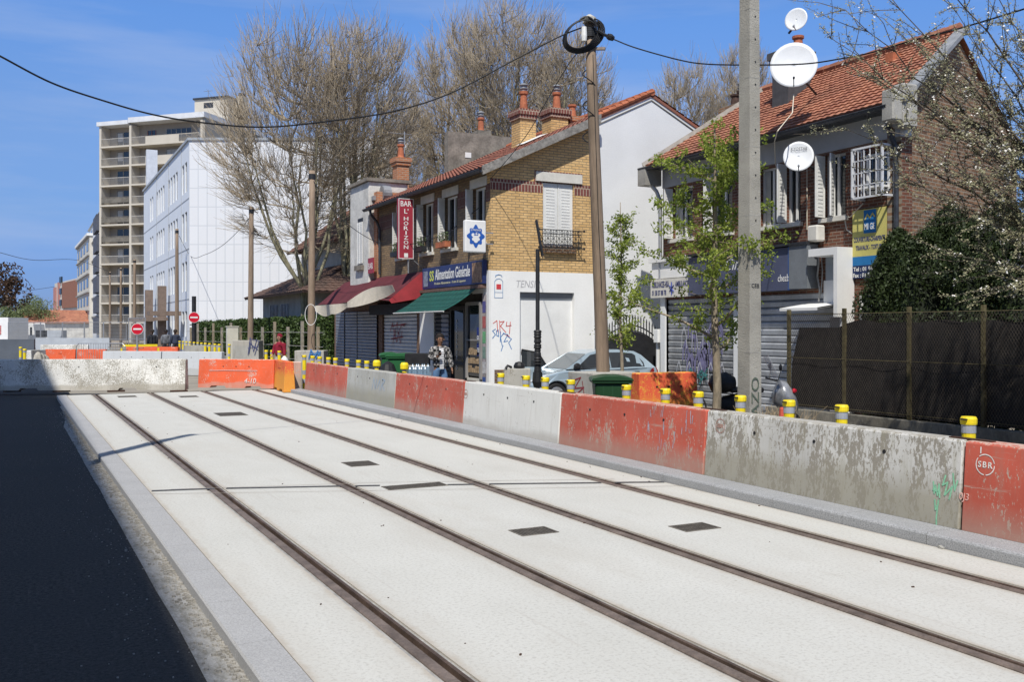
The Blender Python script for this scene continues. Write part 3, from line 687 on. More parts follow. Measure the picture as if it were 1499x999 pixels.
def window(parent, W, x0, x1, z0, z1, depth=.22, frame=white, mull=1, sill=True, lintel=None, closed=None, leaf=None, curt=True):
    g = MB(); W.box(g, x0, x1, z0, z1, -depth-.02, -depth); win = ob('window', g, glassm, parent)
    f = MB(); t = .05; W.box(f, x0, x1, z0, z0+t, -depth, -depth+.05); W.box(f, x0, x1, z1-t, z1, -depth, -depth+.05)
    W.box(f, x0, x0+t, z0+t, z1-t, -depth, -depth+.05); W.box(f, x1-t, x1, z0+t, z1-t, -depth, -depth+.05)
    for k in range(mull): c = x0+(x1-x0)*(k+1)/(mull+1); W.box(f, c-.03, c+.03, z0+t, z1-t, -depth, -depth+.045)
    ob('frame', f, frame, win)
    if curt:
        c = MB(); W.box(c, x0+.06, x0+(x1-x0)*.3, z0+.06, z1-.06, -depth+.003, -depth+.012); ob('curtain', c, curtain, win)
    if sill: s = MB(); W.box(s, x0-.08, x1+.08, z0-.09, z0, -depth, .09); ob('sill', s, lintelm, win)
    if lintel: s = MB(); W.box(s, x0-lintel, x1+lintel, z1+.002, z1+.26, -.02, .025); ob('lintel', s, lintelm, win)
    if closed:
        m_ = (x0+x1)/2; shutter('shutter', win, W, x0+.01, m_-.006, z0+.01, z1-.01, -.09, -.05, closed); shutter('shutter', win, W, m_+.006, x1-.01, z0+.01, z1-.01, -.09, -.05, closed)
    if leaf:
        for (xe, wdt, dirn) in leaf:
            W2 = Wall(W.pt(xe, 0, .01), W.n*math.cos(dirn)+W.x*math.sin(dirn), W.x*math.cos(dirn)-W.n*math.sin(dirn))
            shutter('shutter', win, W2, 0, wdt, z0+.02, z1-.02, -.017, .017, shutw)
    return win
def potlathe(c, h, r=.13): return MB().lathe([(r*.9, 0), (r*1.15, .03), (r, .08), (r*.8, h*.8), (r*1.1, h*.86), (r*1.1, h)], c, 12)
def chimney(parent, x, y, z0, z1, wx, wy, body, cap, pots, potm=None, name='chimney'):
    c = ob(name, MB().box(x-wx/2, x+wx/2, y-wy/2, y+wy/2, z0, z1-.3), body, parent)
    m = MB().box(x-wx/2-.05, x+wx/2+.05, y-wy/2-.05, y+wy/2+.05, z1-.3, z1-.17); m.box(x-wx/2-.09, x+wx/2+.09, y-wy/2-.09, y+wy/2+.09, z1-.17, z1); ob('chimney_cap', m, cap, c)
    for (dx, dy, h) in pots:
        ob('chimney_pot', potlathe((x+dx, y+dy, z1), h), potm or terracotta, c, smooth=False)
        if h > .45: q = MB().lathe([(.10, 0), (.10, .05), (.14, .08), (.10, .11), (.10, .16), (.15, .19), (.08, .25)], (x+dx, y+dy, z1+h), 12); ob('chimney_cowl', q, zinc, c)
    return c

# ---------- HOUSE A: yellow brick corner house ----------
TF, GY, EY_ = 11.35, 23.5, 32.7
slope = (8.97-6.28)/(16.65-10.95)
def rz(t): return 6.28+(t-10.95)*slope
HA = thing('corner_house', 'yellow brick corner house with a bar and grocery, white ground floor and pale plastered gable', 'house', (TF, GY, 0))
WF = Wall((TF, 0, 0), (0, -1, 0), (-1, 0, 0))        # street front, x = -s
WG = Wall((0, GY, 0), (1, 0, 0), (0, -1, 0))         # gable, x = t
upper = [(-24.72, -23.82), (-26.75, -25.75), (-28.5, -27.6), (-30.75, -29.85)]
hol = [(a, b_, 4.35, 5.92) for a, b_ in upper]
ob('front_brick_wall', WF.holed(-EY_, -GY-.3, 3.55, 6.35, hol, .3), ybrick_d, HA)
wl = MB(); 
gh = (12.98, 13.98, 4.28, 6.08)
# gable brick: panel with the window hole + sloped top
q = WG.holed(TF, 14.65, 3.55, 6.1, [gh], .3); q.prism([(TF, 6.1), (14.65, 6.1), (14.65, rz(14.65)-.06), (TF, rz(TF)-.06)], 'y', GY, GY+.3); ob('gable_brick_wall', q, ybrick, HA)
q = MB()
for (a, b_) in ((TF-.004, gh[0]-.02), (gh[1]+.02, 14.65)): WG.box(q, a, b_, 5.77, 6.07, -.05, .006)
WG.box(q, gh[0]-.28, gh[1]+.28, 6.08, 6.40, -.05, .004)
ob('maroon_band', q, rband, HA)
q = MB()
xs = [-EY_]+[v for ab in sorted(upper) for v in ab]+[-GY]
gbm = brick('dark_maroon_band', (.16, .07, .055), (.12, .055, .045), (.2, .15, .12), bw=.1, bh=.23, var=.3)  # darker version of the maroon band, used between the street windows
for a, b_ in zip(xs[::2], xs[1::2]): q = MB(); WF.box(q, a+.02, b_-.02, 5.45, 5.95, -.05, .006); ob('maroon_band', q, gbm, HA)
q = MB().prism([(14.65, 0), (22, 0), (22, rz(11.2)), (16.65, rz(16.65)-.03), (14.65, rz(14.65)-.05)], 'y', GY-.02, GY+.3); ob('plastered_gable', q, render_g, HA)
q = MB(); 
for a, b_ in (((14.65, rz(14.65)-.22), (16.65, rz(16.65)-.2)), ((16.65, rz(16.65)-.2), (22, rz(11.2)-.2))): q.bar((a[0], GY-.03, a[1]), (b_[0], GY-.03, b_[1]), .03, .025)
ob('verge_line', q, oldconc, HA)
q = WG.holed(TF, 14.65, 0, 3.55, [(12.25, 14.0, 0, 2.98)], .3); ob('white_ground_floor_wall', q, render_w, HA)
q = MB(); WG.box(q, 12.25, 14.0, 0, 2.98, -.30, -.14); ob('blocked_garage_opening', q, white, HA)
q = MB(); WG.box(q, 12.26, 13.99, 2.82, 2.975, -.138, -.10); ob('recess_shadow_strip', q, M('recess_shadow_grey', (.25, .25, .26), .1, 4), HA)  # grey strip painted in for the shadow along the recess top
q = MB().box(21.7, 22, GY+.3, EY_, 0, 6.3); q.box(TF+.3, 21.7, EY_-.3, EY_, 0, 6.3); q.prism([(TF+.3, 6.3), (21.7, 6.3), (16.65, rz(16.65)-.1)], 'y', EY_-.3, EY_); ob('back_wall', q, render_old, HA)
w_ = window(HA, WG, *gh, depth=.2, sill=False, closed=shutw, curt=False)
q = MB(); WG.box(q, gh[0]-.24, gh[1]+.26, 6.10, 6.36, -.02, .05); ob('lintel', q, lintelm, w_)
q = MB(); WG.box(q, gh[0]-.02, gh[1]+.02, 4.10, 4.28, -.02, .10); ob('sill', q, obrick, w_)
# wrought iron balconet
bal = MB(); x0, x1, zb, zt = gh[0]-.13, gh[1]+.13, 4.22, 4.72
for z in (zb, zt-.12, zt): WG.box(bal, x0, x1, z, z+.022, .19, .212)
for x in (x0, x1):
    for z in (zb, zt): WG.box(bal, x-.01, x+.01, z, z+.022, 0, .2); bal.lathe([(.03, -.02), (.035, 0), (.03, .02)], WG.pt(x+(.1 if x == x1 else -.1), z+.01, .2), 8, (1, 0, 0)); WG.box(bal, x-.12, x+.12, z, z+.02, .19, .21)
for k in range(15):
    x = x0+(x1-x0)*k/14; WG.box(bal, x-.006, x+.006, zb, zt, .194, .206)
for k in range(7):
    x = x0+.09+(x1-x0-.18)*k/6
    for zc, r in ((zb+.12, .06), (zb+.27, .07), (zt-.06, .045)):
        bal.tube([WG.pt(x+r*math.cos(t*PI/6), zc+r*math.sin(t*PI/6), .2) for t in range(13)], .008, 4, False)
ob('balcony_rail', bal, dark, w_)
for i, (a, b_) in enumerate(upper):
    wi = window(HA, WF, a, b_, 4.35, 5.92, depth=.18, lintel=.1, sill=True, curt=False, closed=None, leaf=[(a+.05, .22, .15)])
    g = MB(); zt = 4.85
    for z in (4.42, zt): WF.box(g, a-.02, b_+.02, z, z+.02, .10, .12)
    for k in range(10): x = a+(b_-a)*k/9; WF.box(g, x-.006, x+.006, 4.42, zt, .104, .116)
    ob('window_guard', g, dark, wi)
# flower boxes (rest on the guards: things of their own)
for i, (a, b_) in enumerate(upper):
    if i == 0: continue
    g = MB(); WF.box(g, a+.1, b_-.2, 4.38, 4.55, .13, .32); c = WF.pt(a+.4, 4.38, .2)
    o = thing('flower_box', ['', 'brick red flower box under the window left of the blue badge sign', 'dark flower box at the window right of the tall red sign', 'dark flower box behind the tall red bar sign'][i], 'flower box', tuple(c), 'flower boxes on the bar front')
    ob('box', g, terracotta if i == 1 else dark, o)
    lf = MB(); rnd = random.Random(40+i)
    for k in range(150):
        p = WF.pt(a+.1+rnd.random()*(b_-a-.3), 4.53+rnd.random()**1.6*.3, .13+rnd.random()*.2); s_ = .03; d1 = Vector((rnd.gauss(0, 1), rnd.gauss(0, 1), rnd.gauss(0, 1))).normalized()*s_; d2 = d1.orthogonal().normalized()*s_*.7
        lf.quad(p-d1, p-d2, p+d1, p+d2)
    ob('plants', lf, M('window_box_leaves', (.06, .09, .03), .4, 12), o)
# roof
roof('roof', HA, (10.95, EY_+.25, 6.28), (10.95, GY-.32, 6.28), (14.65, GY-.32, rz(14.65)), (14.65, EY_+.25, rz(14.65)), tile_b)
roof('roof', HA, (14.65, EY_+.25, rz(14.65)), (14.65, GY-.05, rz(14.65)), (16.65, GY-.05, rz(16.65)), (16.65, EY_+.25, rz(16.65)), tile_b)
roof('roof', HA, (22.3, GY-.05, rz(11.0)), (22.3, EY_+.25, rz(11.0)), (16.65, EY_+.25, rz(16.65)), (16.65, GY-.05, rz(16.65)), tile_b, nu=3)
ridge('ridge_tiles', HA, (16.65, GY-.08, rz(16.65)+.03), (16.65, EY_+.2, rz(16.65)+.03), terracotta)
q = MB()
for k in range(9): 
    t0 = 14.7+k*.22; q.tube([(t0, GY-.03, rz(t0)+.05), (t0+.26, GY-.03, rz(t0+.26)+.03)], [.085, .07], 7)
ob('verge_tiles', q, terracotta, HA)
q = MB(); q.prism([(10.93, rz(10.93)-.19), (14.66, rz(14.66)-.19), (14.66, rz(14.66)+.06), (10.93, rz(10.93)+.06)], 'y', GY-.40, GY-.33); ob('rake_board', q, M('weathered_grey_board', (.27, .255, .23), .4, 7, .9, 0, .4, 20), HA)
q = MB(); q.prism([(10.95, rz(10.95)-.13), (14.66, rz(14.66)-.13), (14.66, rz(14.66)-.10), (10.95, rz(10.95)-.10)], 'y', GY-.33, GY); q.prism([(10.95, rz(10.95)-.13), (TF, rz(TF)-.13), (TF, rz(TF)-.10), (10.95, rz(10.95)-.10)], 'y', GY, EY_); ob('soffit', q, M('brown_soffit', (.14, .10, .07), .3, 4), HA)
def halfgutter(a, b_, r=.075):
    mb = MB(); a, b_ = Vector(a), Vector(b_); d = (b_-a).normalized(); sx = d.cross(EZ).normalized()
    for e0_, e1_ in ((a, b_),):
        pr = [(math.cos(PI+PI*k/6)*r, math.sin(PI+PI*k/6)*r) for k in range(7)]
        for (x0_, z0_), (x1_, z1_) in zip(pr[:-1], pr[1:]): mb.quad(a+sx*x0_+EZ*z0_, b_+sx*x0_+EZ*z0_, b_+sx*x1_+EZ*z1_, a+sx*x1_+EZ*z1_)
    mb.tube([a+sx*r, b_+sx*r], .014, 6); mb.tube([a-sx*r, b_-sx*r], .014, 6); return mb
ob('gutter', halfgutter((10.88, GY-.4, 6.22), (10.88, EY_+.25, 6.22)), gutterm, HA)
ob('downpipe', MB().tube([(10.88, 32.3, 6.18), (10.9, 32.3, 6.0), (11.15, 32.35, 5.75), (11.27, 32.4, 5.5), (11.27, 32.4, 3.9)], .05, 8), gutterm, HA)
chimney(HA, 14.0, 26.6, 7.4, 8.80, .55, .6, ybrick, rband, [(0, 0, .62)], potm=None)
chimney(HA, 15.25, 26.8, 7.9, 9.0, .62, .6, ybrick, rband, [(0, -.1, .55)])
chimney(HA, 15.95, 26.9, 8.2, 8.85, .4, .5, obrick2, obrick2, [(0, 0, .42)], potm=terracotta)
q = MB().box(13.6, 14.35, 25.6, 26.28, rz(13.6)+.0, rz(13.6)+.05); ob('lead_flashing', MB().quad((13.55, 25.75, rz(13.55)+.09), (14.4, 25.75, rz(14.4)+.09), (14.4, 26.29, rz(14.4)+.12), (13.55, 26.29, rz(13.55)+.12)), white, HA)
# ground floor street front: pillars, shopfront, shutters
q = WF.holed(-28.75, -GY-.30, 0, 3.55, [(-27.55, -24.0, 0, 2.95)], .3); ob('shopfront_wall', q, render_w, HA)
q = WF.holed(-38.2, -28.75, 0, 3.55, [(-32.35, -29.0, .95, 2.62), (-37.9, -32.75, .95, 2.62)], .3); ob('bar_front_wall', q, brick('brown_base_brick', (.22, .12, .08), (.16, .09, .06), (.2, .16, .12), var=.35), HA)
q = MB().box(TF+.05, TF+.12, 24.0, 27.55, 0, 2.95); q.box(TF+.05, TF+1.6, 27.5, 27.55, 0, 2.95); ob('shop_interior', q, M('dim_shop_interior', (.05, .045, .04), .4, 6), HA)
# door & window of the shop
door = ob('shop_door', (lambda m: (WF.box(m, -26.1, -25.15, .05, 2.5, -.03, .0), m)[1])(MB()), glassm, HA)
q = MB()
for (a, b_) in ((-26.18, -26.08), (-25.2, -25.08)): WF.box(q, a, b_, 0, 2.62, -.04, .06)
WF.box(q, -26.08, -25.2, 2.5, 2.62, -.04, .06); WF.box(q, -26.08, -25.2, .9, 1.0, 0, .05); ob('door_frame', q, dark, door)
text('lettering', '0142358107', door, WF.pt(-25.72, .75, .012), (0, 0, 1), (0, 1, 0), 1.5, .07, white)
sw = ob('shop_window', (lambda m: (WF.box(m, -25.02, -24.1, .62, 2.62, -.03, .0), m)[1])(MB()), glassm, HA)
q = MB(); 
for (a, b_, c, e) in ((-25.06, -24.98, .55, 2.7), (-24.12, -24.02, .55, 2.7), (-24.98, -24.12, 2.62, 2.72), (-24.98, -24.12, 1.62, 1.66)): WF.box(q, a, b_, c, e, -.02, .06)
ob('window_frame', q, M('grey_frame', (.28, .27, .26), .1, 5), sw)
q = MB(); rnd = random.Random(2)
for r_ in range(3):
    for k in range(7): x = -24.94+k*.115; WF.box(q, x, x+.095, .72+.25*r_, .72+.25*r_+rnd.uniform(.12, .2), .003, .02)
ob('shelved_goods', q, M('mixed_packets', (.42, .30, .18), .6, 9), sw)
q = MB(); WF.box(q, -24.35, -24.13, 1.2, 2.0, .002, .02); s8 = ob('blue_sign', q, M('dark_blue_sign', (.02, .04, .20), .15, 4), sw); text('lettering', 'S8', s8, WF.pt(-24.33, 1.55, .022), (0, -1, 0), EZ, .17, .22, white); text('lettering', 'TEL', s8, WF.pt(-24.32, 1.3, .022), (0, -1, 0), EZ, .15, .12, white)
q = MB(); WF.box(q, -25.0, -24.1, 0, .56, -.1, .03)
for k in range(3):
    for j in range(2): pass
ob('vent_block_plinth', q, lintelm, sw)
q = MB()
for k in range(3):
    for j in range(2): WF.box(q, -24.95+k*.29, -24.72+k*.29, .12+j*.2, .25+j*.2, .031, .035)
ob('vent_holes', q, black, sw)
q = MB(); WF.box(q, -23.98, -23.72, .1, 2.9, .003, .03); pst = ob('poster_column', q, M('pasted_posters', (.40, .36, .36), .5, 5, co='pos'), HA)
for k, c in enumerate(((.05, .1, .3), (.5, .5, .5), (.2, .3, .25), (.15, .4, .2), (.45, .12, .12), (.1, .1, .3))):
    q = MB(); WF.box(q, -23.95, -23.75, .3+k*.42, .62+k*.42, .031, .035); ob('poster', q, M('poster_%d' % k, c, .3, 12), pst)
q = MB(); slats(q, WF, -27.5, -26.3, .05, 2.75, -.02, .12); ob('roller_shutter', q, dark, HA)
q = MB(); slats(q, WF, -26.9, -26.35, .9, 2.4, .02, .13); ob('folded_shutter_leaf', q, M('dull_blue_grey_metal', (.25, .27, .33), .2, 5, .5, .3), HA)
gm1 = M('lit_shutter_metal', (.50, .53, .56), .12, 3, .45, .3, .05, 20); gm2 = M('shaded_shutter_metal', (.24, .26, .30), .2, 3, .5, .3, .05, 20)  # one metal painted twice: lit tone on the right shutter, shaded tone left
q = MB(); slats(q, WF, -32.3, -29.05, .97, 2.45, -.06, .115, .03); sh1 = ob('roller_shutter', q, gm1, HA)
mk = strokes(MB(), WF.pt(-31.6, 1.45, -.03), WF.x, EZ, [[(0, .5), (.15, .9), (.3, .3), (.5, .95), (.55, .4), (.8, .8), (1, .75)], [(.05, .2), (.9, .3)], [(.2, 0), (.3, .6), (.45, .05), (.6, .5), (.7, 0), (.85, .55)], [(.1, .75), (1.1, .85)]], 1.4, .8, .035); ob('graffiti', mk, M('dark_red_graffiti', (.30, .05, .06), .2, 9), sh1)
for a, b_ in ((-37.85, -36.7), (-36.55, -35.1), (-35.0, -32.8)): q = MB(); slats(q, WF, a, b_, .5, 2.6, .05, .115, .03); ob('roller_shutter', q, gm2, HA)
q = MB(); WF.box(q, -36.7, -36.55, .95, 2.6, -.05, .02); WF.box(q, -35.1, -35.0, .95, 2.6, -.05, .02); ob('shutter_rails', q, dark, HA)
q = MB(); WF.box(q, -32.9, -28.95, 2.45, 2.80, .02, .30); ob('shutter_housing', q, M('blue_black_panel', (.035, .04, .055), .2, 4), HA)
# shop sign
sg = thing('shop_sign', 'dark blue Alimentation Générale shop sign with white lettering above the green awning', 'sign', tuple(WF.pt(-26, 3.2, .1)))
q = MB(); WF.box(q, -28.1, -23.66, 3.2, 3.85, .03, .16); ob('panel', q, M('navy_sign_panel', (.022, .035, .13), .3, 2, .4), sg)
text('lettering', 'Alimentation Générale', sg, WF.pt(-27.05, 3.44, .163), WF.x, EZ, 2.55, .33, white, bold=.012)
text('lettering', 'SS', sg, WF.pt(-27.5, 3.42, .163), WF.x, EZ, .34, .32, M('yellow_green_lettering', (.55, .6, .12), .1, 5), bold=.02)
text('lettering', 'Produits Alimentaires - Fruits & Légumes', sg, WF.pt(-27.1, 3.28, .163), WF.x, EZ, 2.3, .09, M('pale_yellow_lettering', (.6, .58, .4), .1, 5))
q = MB(); WF.box(q, -28.0, -27.65, 3.27, 3.75, .162, .17); ob('bottle_picture', q, M('grey_blue_picture', (.22, .25, .33), .5, 9), sg)
q = MB(); WF.box(q, -24.35, -23.72, 3.24, 3.8, .162, .17); ob('food_picture', q, M('food_picture_tones', (.35, .22, .15), .6, 6), sg)
q = MB(); WF.box(q, -28.25, -23.7, 3.08, 3.17, .02, .22); ob('awning_box', q, M('rusty_awning_box', (.16, .10, .08), .4, 8), sg)
# green awning
ga = thing('shop_awning', 'dark green sloping fabric awning over the grocery entrance', 'awning', tuple(WF.pt(-26, 3.05, .2)))
q = MB(); n_ = 14
for k in range(n_):
    a = k/n_; b_ = (k+1)/n_
    def ap(u, v): 
        s = -27.9+u*3.9; return WF.pt(s, 3.07-v*.62-.05*math.sin(v*PI)*1+.012*math.sin(u*22)*v, .2+v*.98)
    for j in range(5): q.quad(ap(a, j/5), ap(b_, j/5), ap(b_, (j+1)/5), ap(a, (j+1)/5))
o = ob('canopy', q, M('dark_green_canvas', (.012, .085, .07), .15, 4, .8, 0, .15, 60), ga, smooth=True)
o.modifiers.new('solid', 'SOLIDIFY').thickness = .006
q = MB(); q.tube([WF.pt(-27.92, 2.43, 1.19), WF.pt(-23.98, 2.43, 1.19)], .022, 8); ob('front_bar', q, M('grey_white_bar', (.5, .5, .48), .1, 4), ga)
q = MB()
for x in (-27.6, -24.3): q.tube([WF.pt(x, 2.95, .18), WF.pt(x-.3, 2.6, .7), WF.pt(x, 2.43, 1.16)], .02, 6)
ob('folding_arms', q, dark, ga)
# maroon bar awning with drooping cream valances
ra = thing('bar_awning', 'sagging maroon bar awning with torn cream valances on the corner terrace', 'awning', tuple(WF.pt(-32, 3.7, .3)))
q = MB()
def rp_(u, v):
    s = -36.6+u*8.2; return WF.pt(s-.0*v, 3.78-v*.92+.03*math.sin(u*17)*v+.03*noise.noise((u*6, v*4, 0)), .05+v*1.12)
for k in range(24):
    for j in range(5): q.quad(rp_(k/24, j/5), rp_((k+1)/24, j/5), rp_((k+1)/24, (j+1)/5), rp_(k/24, (j+1)/5))
o = ob('canopy', q, M('maroon_canvas', (.105, .022, .028), .25, 2, .85, 0, .15, 40), ra); o.modifiers.new('solid', 'SOLIDIFY').thickness = .006
q = MB()
def side(u, v): # near end hip cloth
    a = WF.pt(-28.4, 3.78, .05); b_ = WF.pt(-28.4, 2.86, 1.17); c = WF.pt(-28.1, 2.95, .05)
    return a.lerp(b_, u).lerp(c.lerp(WF.pt(-28.15, 2.75, 1.17), u), v)
for k in range(8):
    for j in range(4): q.quad(side(k/8, j/4), side((k+1)/8, j/4), side((k+1)/8, (j+1)/4), side(k/8, (j+1)/4))
o = ob('side_flap', q, M('bright_red_canvas', (.20, .015, .02), .15, 3, .8), ra); o.modifiers.new('solid', 'SOLIDIFY').thickness = .005
q = MB()
def cf(u, v):
    s = -32.6+u*4.6; top = 2.90+.42*math.sin(min(1, u*1.25)*PI*.55); return WF.pt(s, top-v*(.20+.30*math.sin(u*PI)), 1.20+.10*v*math.sin(u*5))
for k in range(16):
    for j in range(4): q.quad(cf(k/16, j/4), cf((k+1)/16, j/4), cf((k+1)/16, (j+1)/4), cf(k/16, (j+1)/4))
o = ob('cream_valance', q, cream, ra); o.modifiers.new('solid', 'SOLIDIFY').thickness = .006
q = MB()
def cg(u, v):
    s = -37.25+u*4.7; return WF.pt(s, 2.86-v*(.16+.26*abs(math.sin(u*PI))**1.4)+.05*math.sin(u*14)*v, 1.20+.06*math.sin(u*11)*v)
for k in range(16):
    for j in range(3): q.quad(cg(k/16, j/3), cg((k+1)/16, j/3), cg((k+1)/16, (j+1)/3), cg(k/16, (j+1)/3))
o = ob('cream_valance', q, cream, ra); o.modifiers.new('solid', 'SOLIDIFY').thickness = .006
# tall bar sign (projects from the front, faces along the street)
p = PT(597, 330, TF-.55); sB = thing('bar_sign', "tall maroon sign reading BAR L'HORIZON projecting from the brick front", 'sign', (TF-.4, p.y, 4.3))
zt_, zb_ = PT(597, 291, TF-.55).z, PT(597, 379, TF-.55).z; xl, xr = TF-.86, TF-.36
maroon = M('maroon_sign', (.33, .035, .055), .12, 3, .5); q = MB().box(xl, xr, p.y, p.y+.13, zb_, zt_); ob('panel', q, maroon, sB)
q = MB(); e = .018
for bx_ in ((xl, xl+e, zb_, zt_), (xr-e, xr, zb_, zt_), (xl+e, xr-e, zb_, zb_+e), (xl+e, xr-e, zt_-e, zt_)): q.box(bx_[0], bx_[1], p.y-.008, p.y-.001, bx_[2], bx_[3])
ob('border', q, white, sB)
hh = zt_-zb_; xc = (xl+xr)/2
text('lettering', 'BAR', sB, (xc-.18, p.y-.001, zt_-.25*hh/1.93), EX, EZ, .36, .17, white, bold=.01)
text('lettering', "L'", sB, (xc-.06, p.y-.001, zt_-.47), EX, EZ, .14, .15, white, bold=.01)
for k, ch in enumerate('HORIZON'):
    z = zt_-.69-k*.150; text('lettering', ch, sB, (xc-(.02 if ch == 'I' else .075), p.y-.001, z+.0), EX, EZ, .04 if ch == 'I' else .15, .118, white, bold=.01)
q = MB().lathe([(.09, 0), (.09, .006)], (xc, p.y-.001, zb_+.11), 4, (0, -1, 0)); ob('diamond', q, white, sB)
q = MB().box(xr, TF, p.y+.05, p.y+.08, zb_+.2, zb_+.23); q.box(xr, TF, p.y+.05, p.y+.08, zt_-.3, zt_-.27); q.bar((xc+.1, p.y+.06, zb_), (xc+.1, p.y+.06, zb_-.45), .03, .03); q.bar((xr, p.y+.06, zb_-.02), (TF, p.y+.06, zb_-.3), .02, .02); ob('brackets', q, steel, sB)
# square light box with blue crest
p = PT(694, 346, TF-.6); sQ = thing('light_box_sign', 'white square light box with a blue crest and flower shape above the grocery sign', 'sign', (TF-.4, p.y, 4.1))
x0_, x1_ = TF-.86, TF-.24; zt_, zb_ = PT(694, 323, TF-.55).z, PT(694, 370, TF-.55).z
q = MB().box(x0_, x1_, p.y, p.y+.16, zb_, zt_); ob('case', q, white, sQ, bevel=.03, seg=2)
xc, zc = (x0_+x1_)/2, (zb_+zt_)/2; bl = M('crest_blue', (.02, .10, .40), .1, 4)
q = MB(); ring = []
for k in range(64):
    a = 2*PI*k/64; r = .225+.030*math.cos(8*a)+.012*math.cos(4*a); ring.append((xc+r*math.cos(a), p.y-.004, zc+r*1.18*math.sin(a)))
q.quad(*reversed(ring)); ob('crest', q, bl, sQ)
q = MB()
for (dx, dz, r) in ((0, -.02, .085), (-.08, .03, .05), (.08, .03, .05), (0, -.12, .06), (-.07, -.08, .045), (.07, -.08, .045), (.03, .08, .035)): q.lathe([(r, 0), (r, .002+r*.02)], (xc+dx, p.y-.006, zc+dz), 14, (0, -1, 0))
ob('flower_shape', q, white, sQ)
text('lettering', '25', sQ, (xc-.06, p.y-.010, zc+.02), EX, EZ, .13, .12, bl, bold=.02)
text('lettering', 'LE PASSAGE', sQ, (xc-.15, p.y-.006, zc+.145), EX, EZ, .30, .05, white)
q = MB().box(x1_, TF, p.y+.06, p.y+.09, zc+.1, zc+.13); q.box(x1_, TF, p.y+.06, p.y+.09, zc-.2, zc-.17); ob('bracket', q, steel, sQ)
# marks on white wall
p = PS(730, 420, GY); ps = thing('wall_sign', 'small white sign of a telephone handset and red square painted on the white wall', 'sign', (p.x, GY, p.z-.3))
q = MB(); W_, h_ = .26, .62; z0 = p.z-.31; x0 = p.x-.13
blm = M('sign_outline_blue', (.12, .25, .45), .1, 5)
for bx_ in ((x0, x0+.012, z0, z0+h_*.72), (x0+W_-.012, x0+W_, z0, z0+h_*.72), (x0, x0+W_, z0, z0+.012), (x0, x0+W_, z0+.15, z0+.16)): q.box(bx_[0], bx_[1], GY-.006, GY-.0005, bx_[2], bx_[3])
q.tube([(x0, GY-.004, z0+h_*.72), (x0+.05, GY-.004, z0+h_*.82), (x0+W_/2, GY-.004, z0+h_*.86), (x0+W_-.05, GY-.004, z0+h_*.82), (x0+W_, GY-.004, z0+h_*.72)], .007, 4)
q.tube([(x0+.03, GY-.004, z0+h_*.92), (x0+.04, GY-.004, z0+h_*1.0), (x0+.13, GY-.004, z0+h_*1.04), (x0+.22, GY-.004, z0+h_*1.0), (x0+.23, GY-.004, z0+h_*.92)], .010, 4)
ob('outline', q, blm, ps); q = MB().box(x0+.06, x0+.2, GY-.006, GY-.0005, z0+.24, z0+.38); ob('red_square', q, M('sign_red', (.55, .05, .06), .1, 5), ps)
p = PS(722, 490, GY); mk = strokes(MB(), (p.x, GY, p.z), EX, EZ, [[(0, .8), (.2, 1), (.25, .2)], [(.35, 1), (.38, .1)], [(.38, .9), (.6, .95), (.4, .6), (.7, .15)], [(.75, .9), (.72, .6), (1, .65)], [(.95, .9), (.9, .05)], [(.6, .05), (.9, -.15)]], .55, .38, .022)
g1 = tag(ob('graffiti', mk, sprayred, base=(p.x, GY, p.z)), 'red spray tag low on the white wall beside the garage recess', 'graffiti')
p = PS(721, 509, GY); mk = strokes(MB(), (p.x, GY, p.z), EX, EZ, [[(.15, 1), (0, .9), (.15, .7), (0, .5)], [(.2, .9), (.3, .95), (.32, .6), (.22, .65), (.2, .9)], [(.42, .85), (.4, .3)], [(.6, .8), (.42, .55), (.5, .1)], [(.55, .75), (.8, .7), (.6, .3), (.8, .35)], [(.8, .6), (1, .45), (.85, .25), (1, -.1)], [(.55, .1), (.45, -.2)]], .58, .5, .022)
tag(ob('graffiti', mk, sprayblue, base=(p.x, GY, p.z)), 'blue spray tag just under the red one on the white wall', 'graffiti')
p = PS(756, 421, GY); tn_ = text('graffiti', 'TENSI', None, (p.x, GY-.001, p.z), EX, EZ, .6, .2, M('faint_grey_spray', (.45, .45, .46), .1, 5), base=(p.x, GY, p.z), shear=.2)
tag(tn_, 'faint grey tag above the garage recess', 'graffiti')
# blue address board near corner? white corner trim
q = MB(); WF.box(q, -23.66, -23.2-.3, 0, 3.56, .003, .05); ob('corner_trim', q, white, HA)

# ---------- HOUSE B: plastered tower & rough party wall ----------
HB = thing('plastered_house', 'narrow old plastered house with one shuttered window beyond the bar', 'house', (11, 33, 0))
q = MB().box(11.1, 12.6, 33.1, 35.3, 3.56, 7.3); ob('tower_wall', q, render_old, HB, bevel=.03)
q = MB().box(11.0, 12.7, 33.0, 35.4, 7.3, 7.42); ob('coping', q, roughwall, HB)
WB = Wall((11.1, 0, 0), (0, -1, 0), (-1, 0, 0))
wb_ = ob('window', (lambda m: (WB.box(m, -34.35, -33.75, 4.35, 6.05, -.02, .004), m)[1])(MB()), dark, HB)
shutter('shutter', wb_, WB, -34.34, -33.76, 4.37, 5.9, .005, .03, shutw)
q = MB(); WB.box(q, -34.45, -33.65, 4.12, 4.3, 0, .12); ob('sill', q, roughwall, wb_)
q = MB().box(12.6, 18, 33.0, 38, 3.56, 6.6); q.box(11.36, 18, 33.0, 38.2, 0, 3.55); ob('rear_wall', q, rbrick, HB)
q = MB().box(11.3, 12.6, 32.75, 33.1, 3.56, 6.9); ob('brick_return', q, obrick2, HB)
q = MB().box(11.2, 13.4, 32.9, 33.3, 6.6, 6.75); q.lathe([(.28, 0), (.28, .3)], (11.5, 32.85, 6.85), 16, (1, 0, 0)); ob('parapet_cornice', q, zinc, HB)
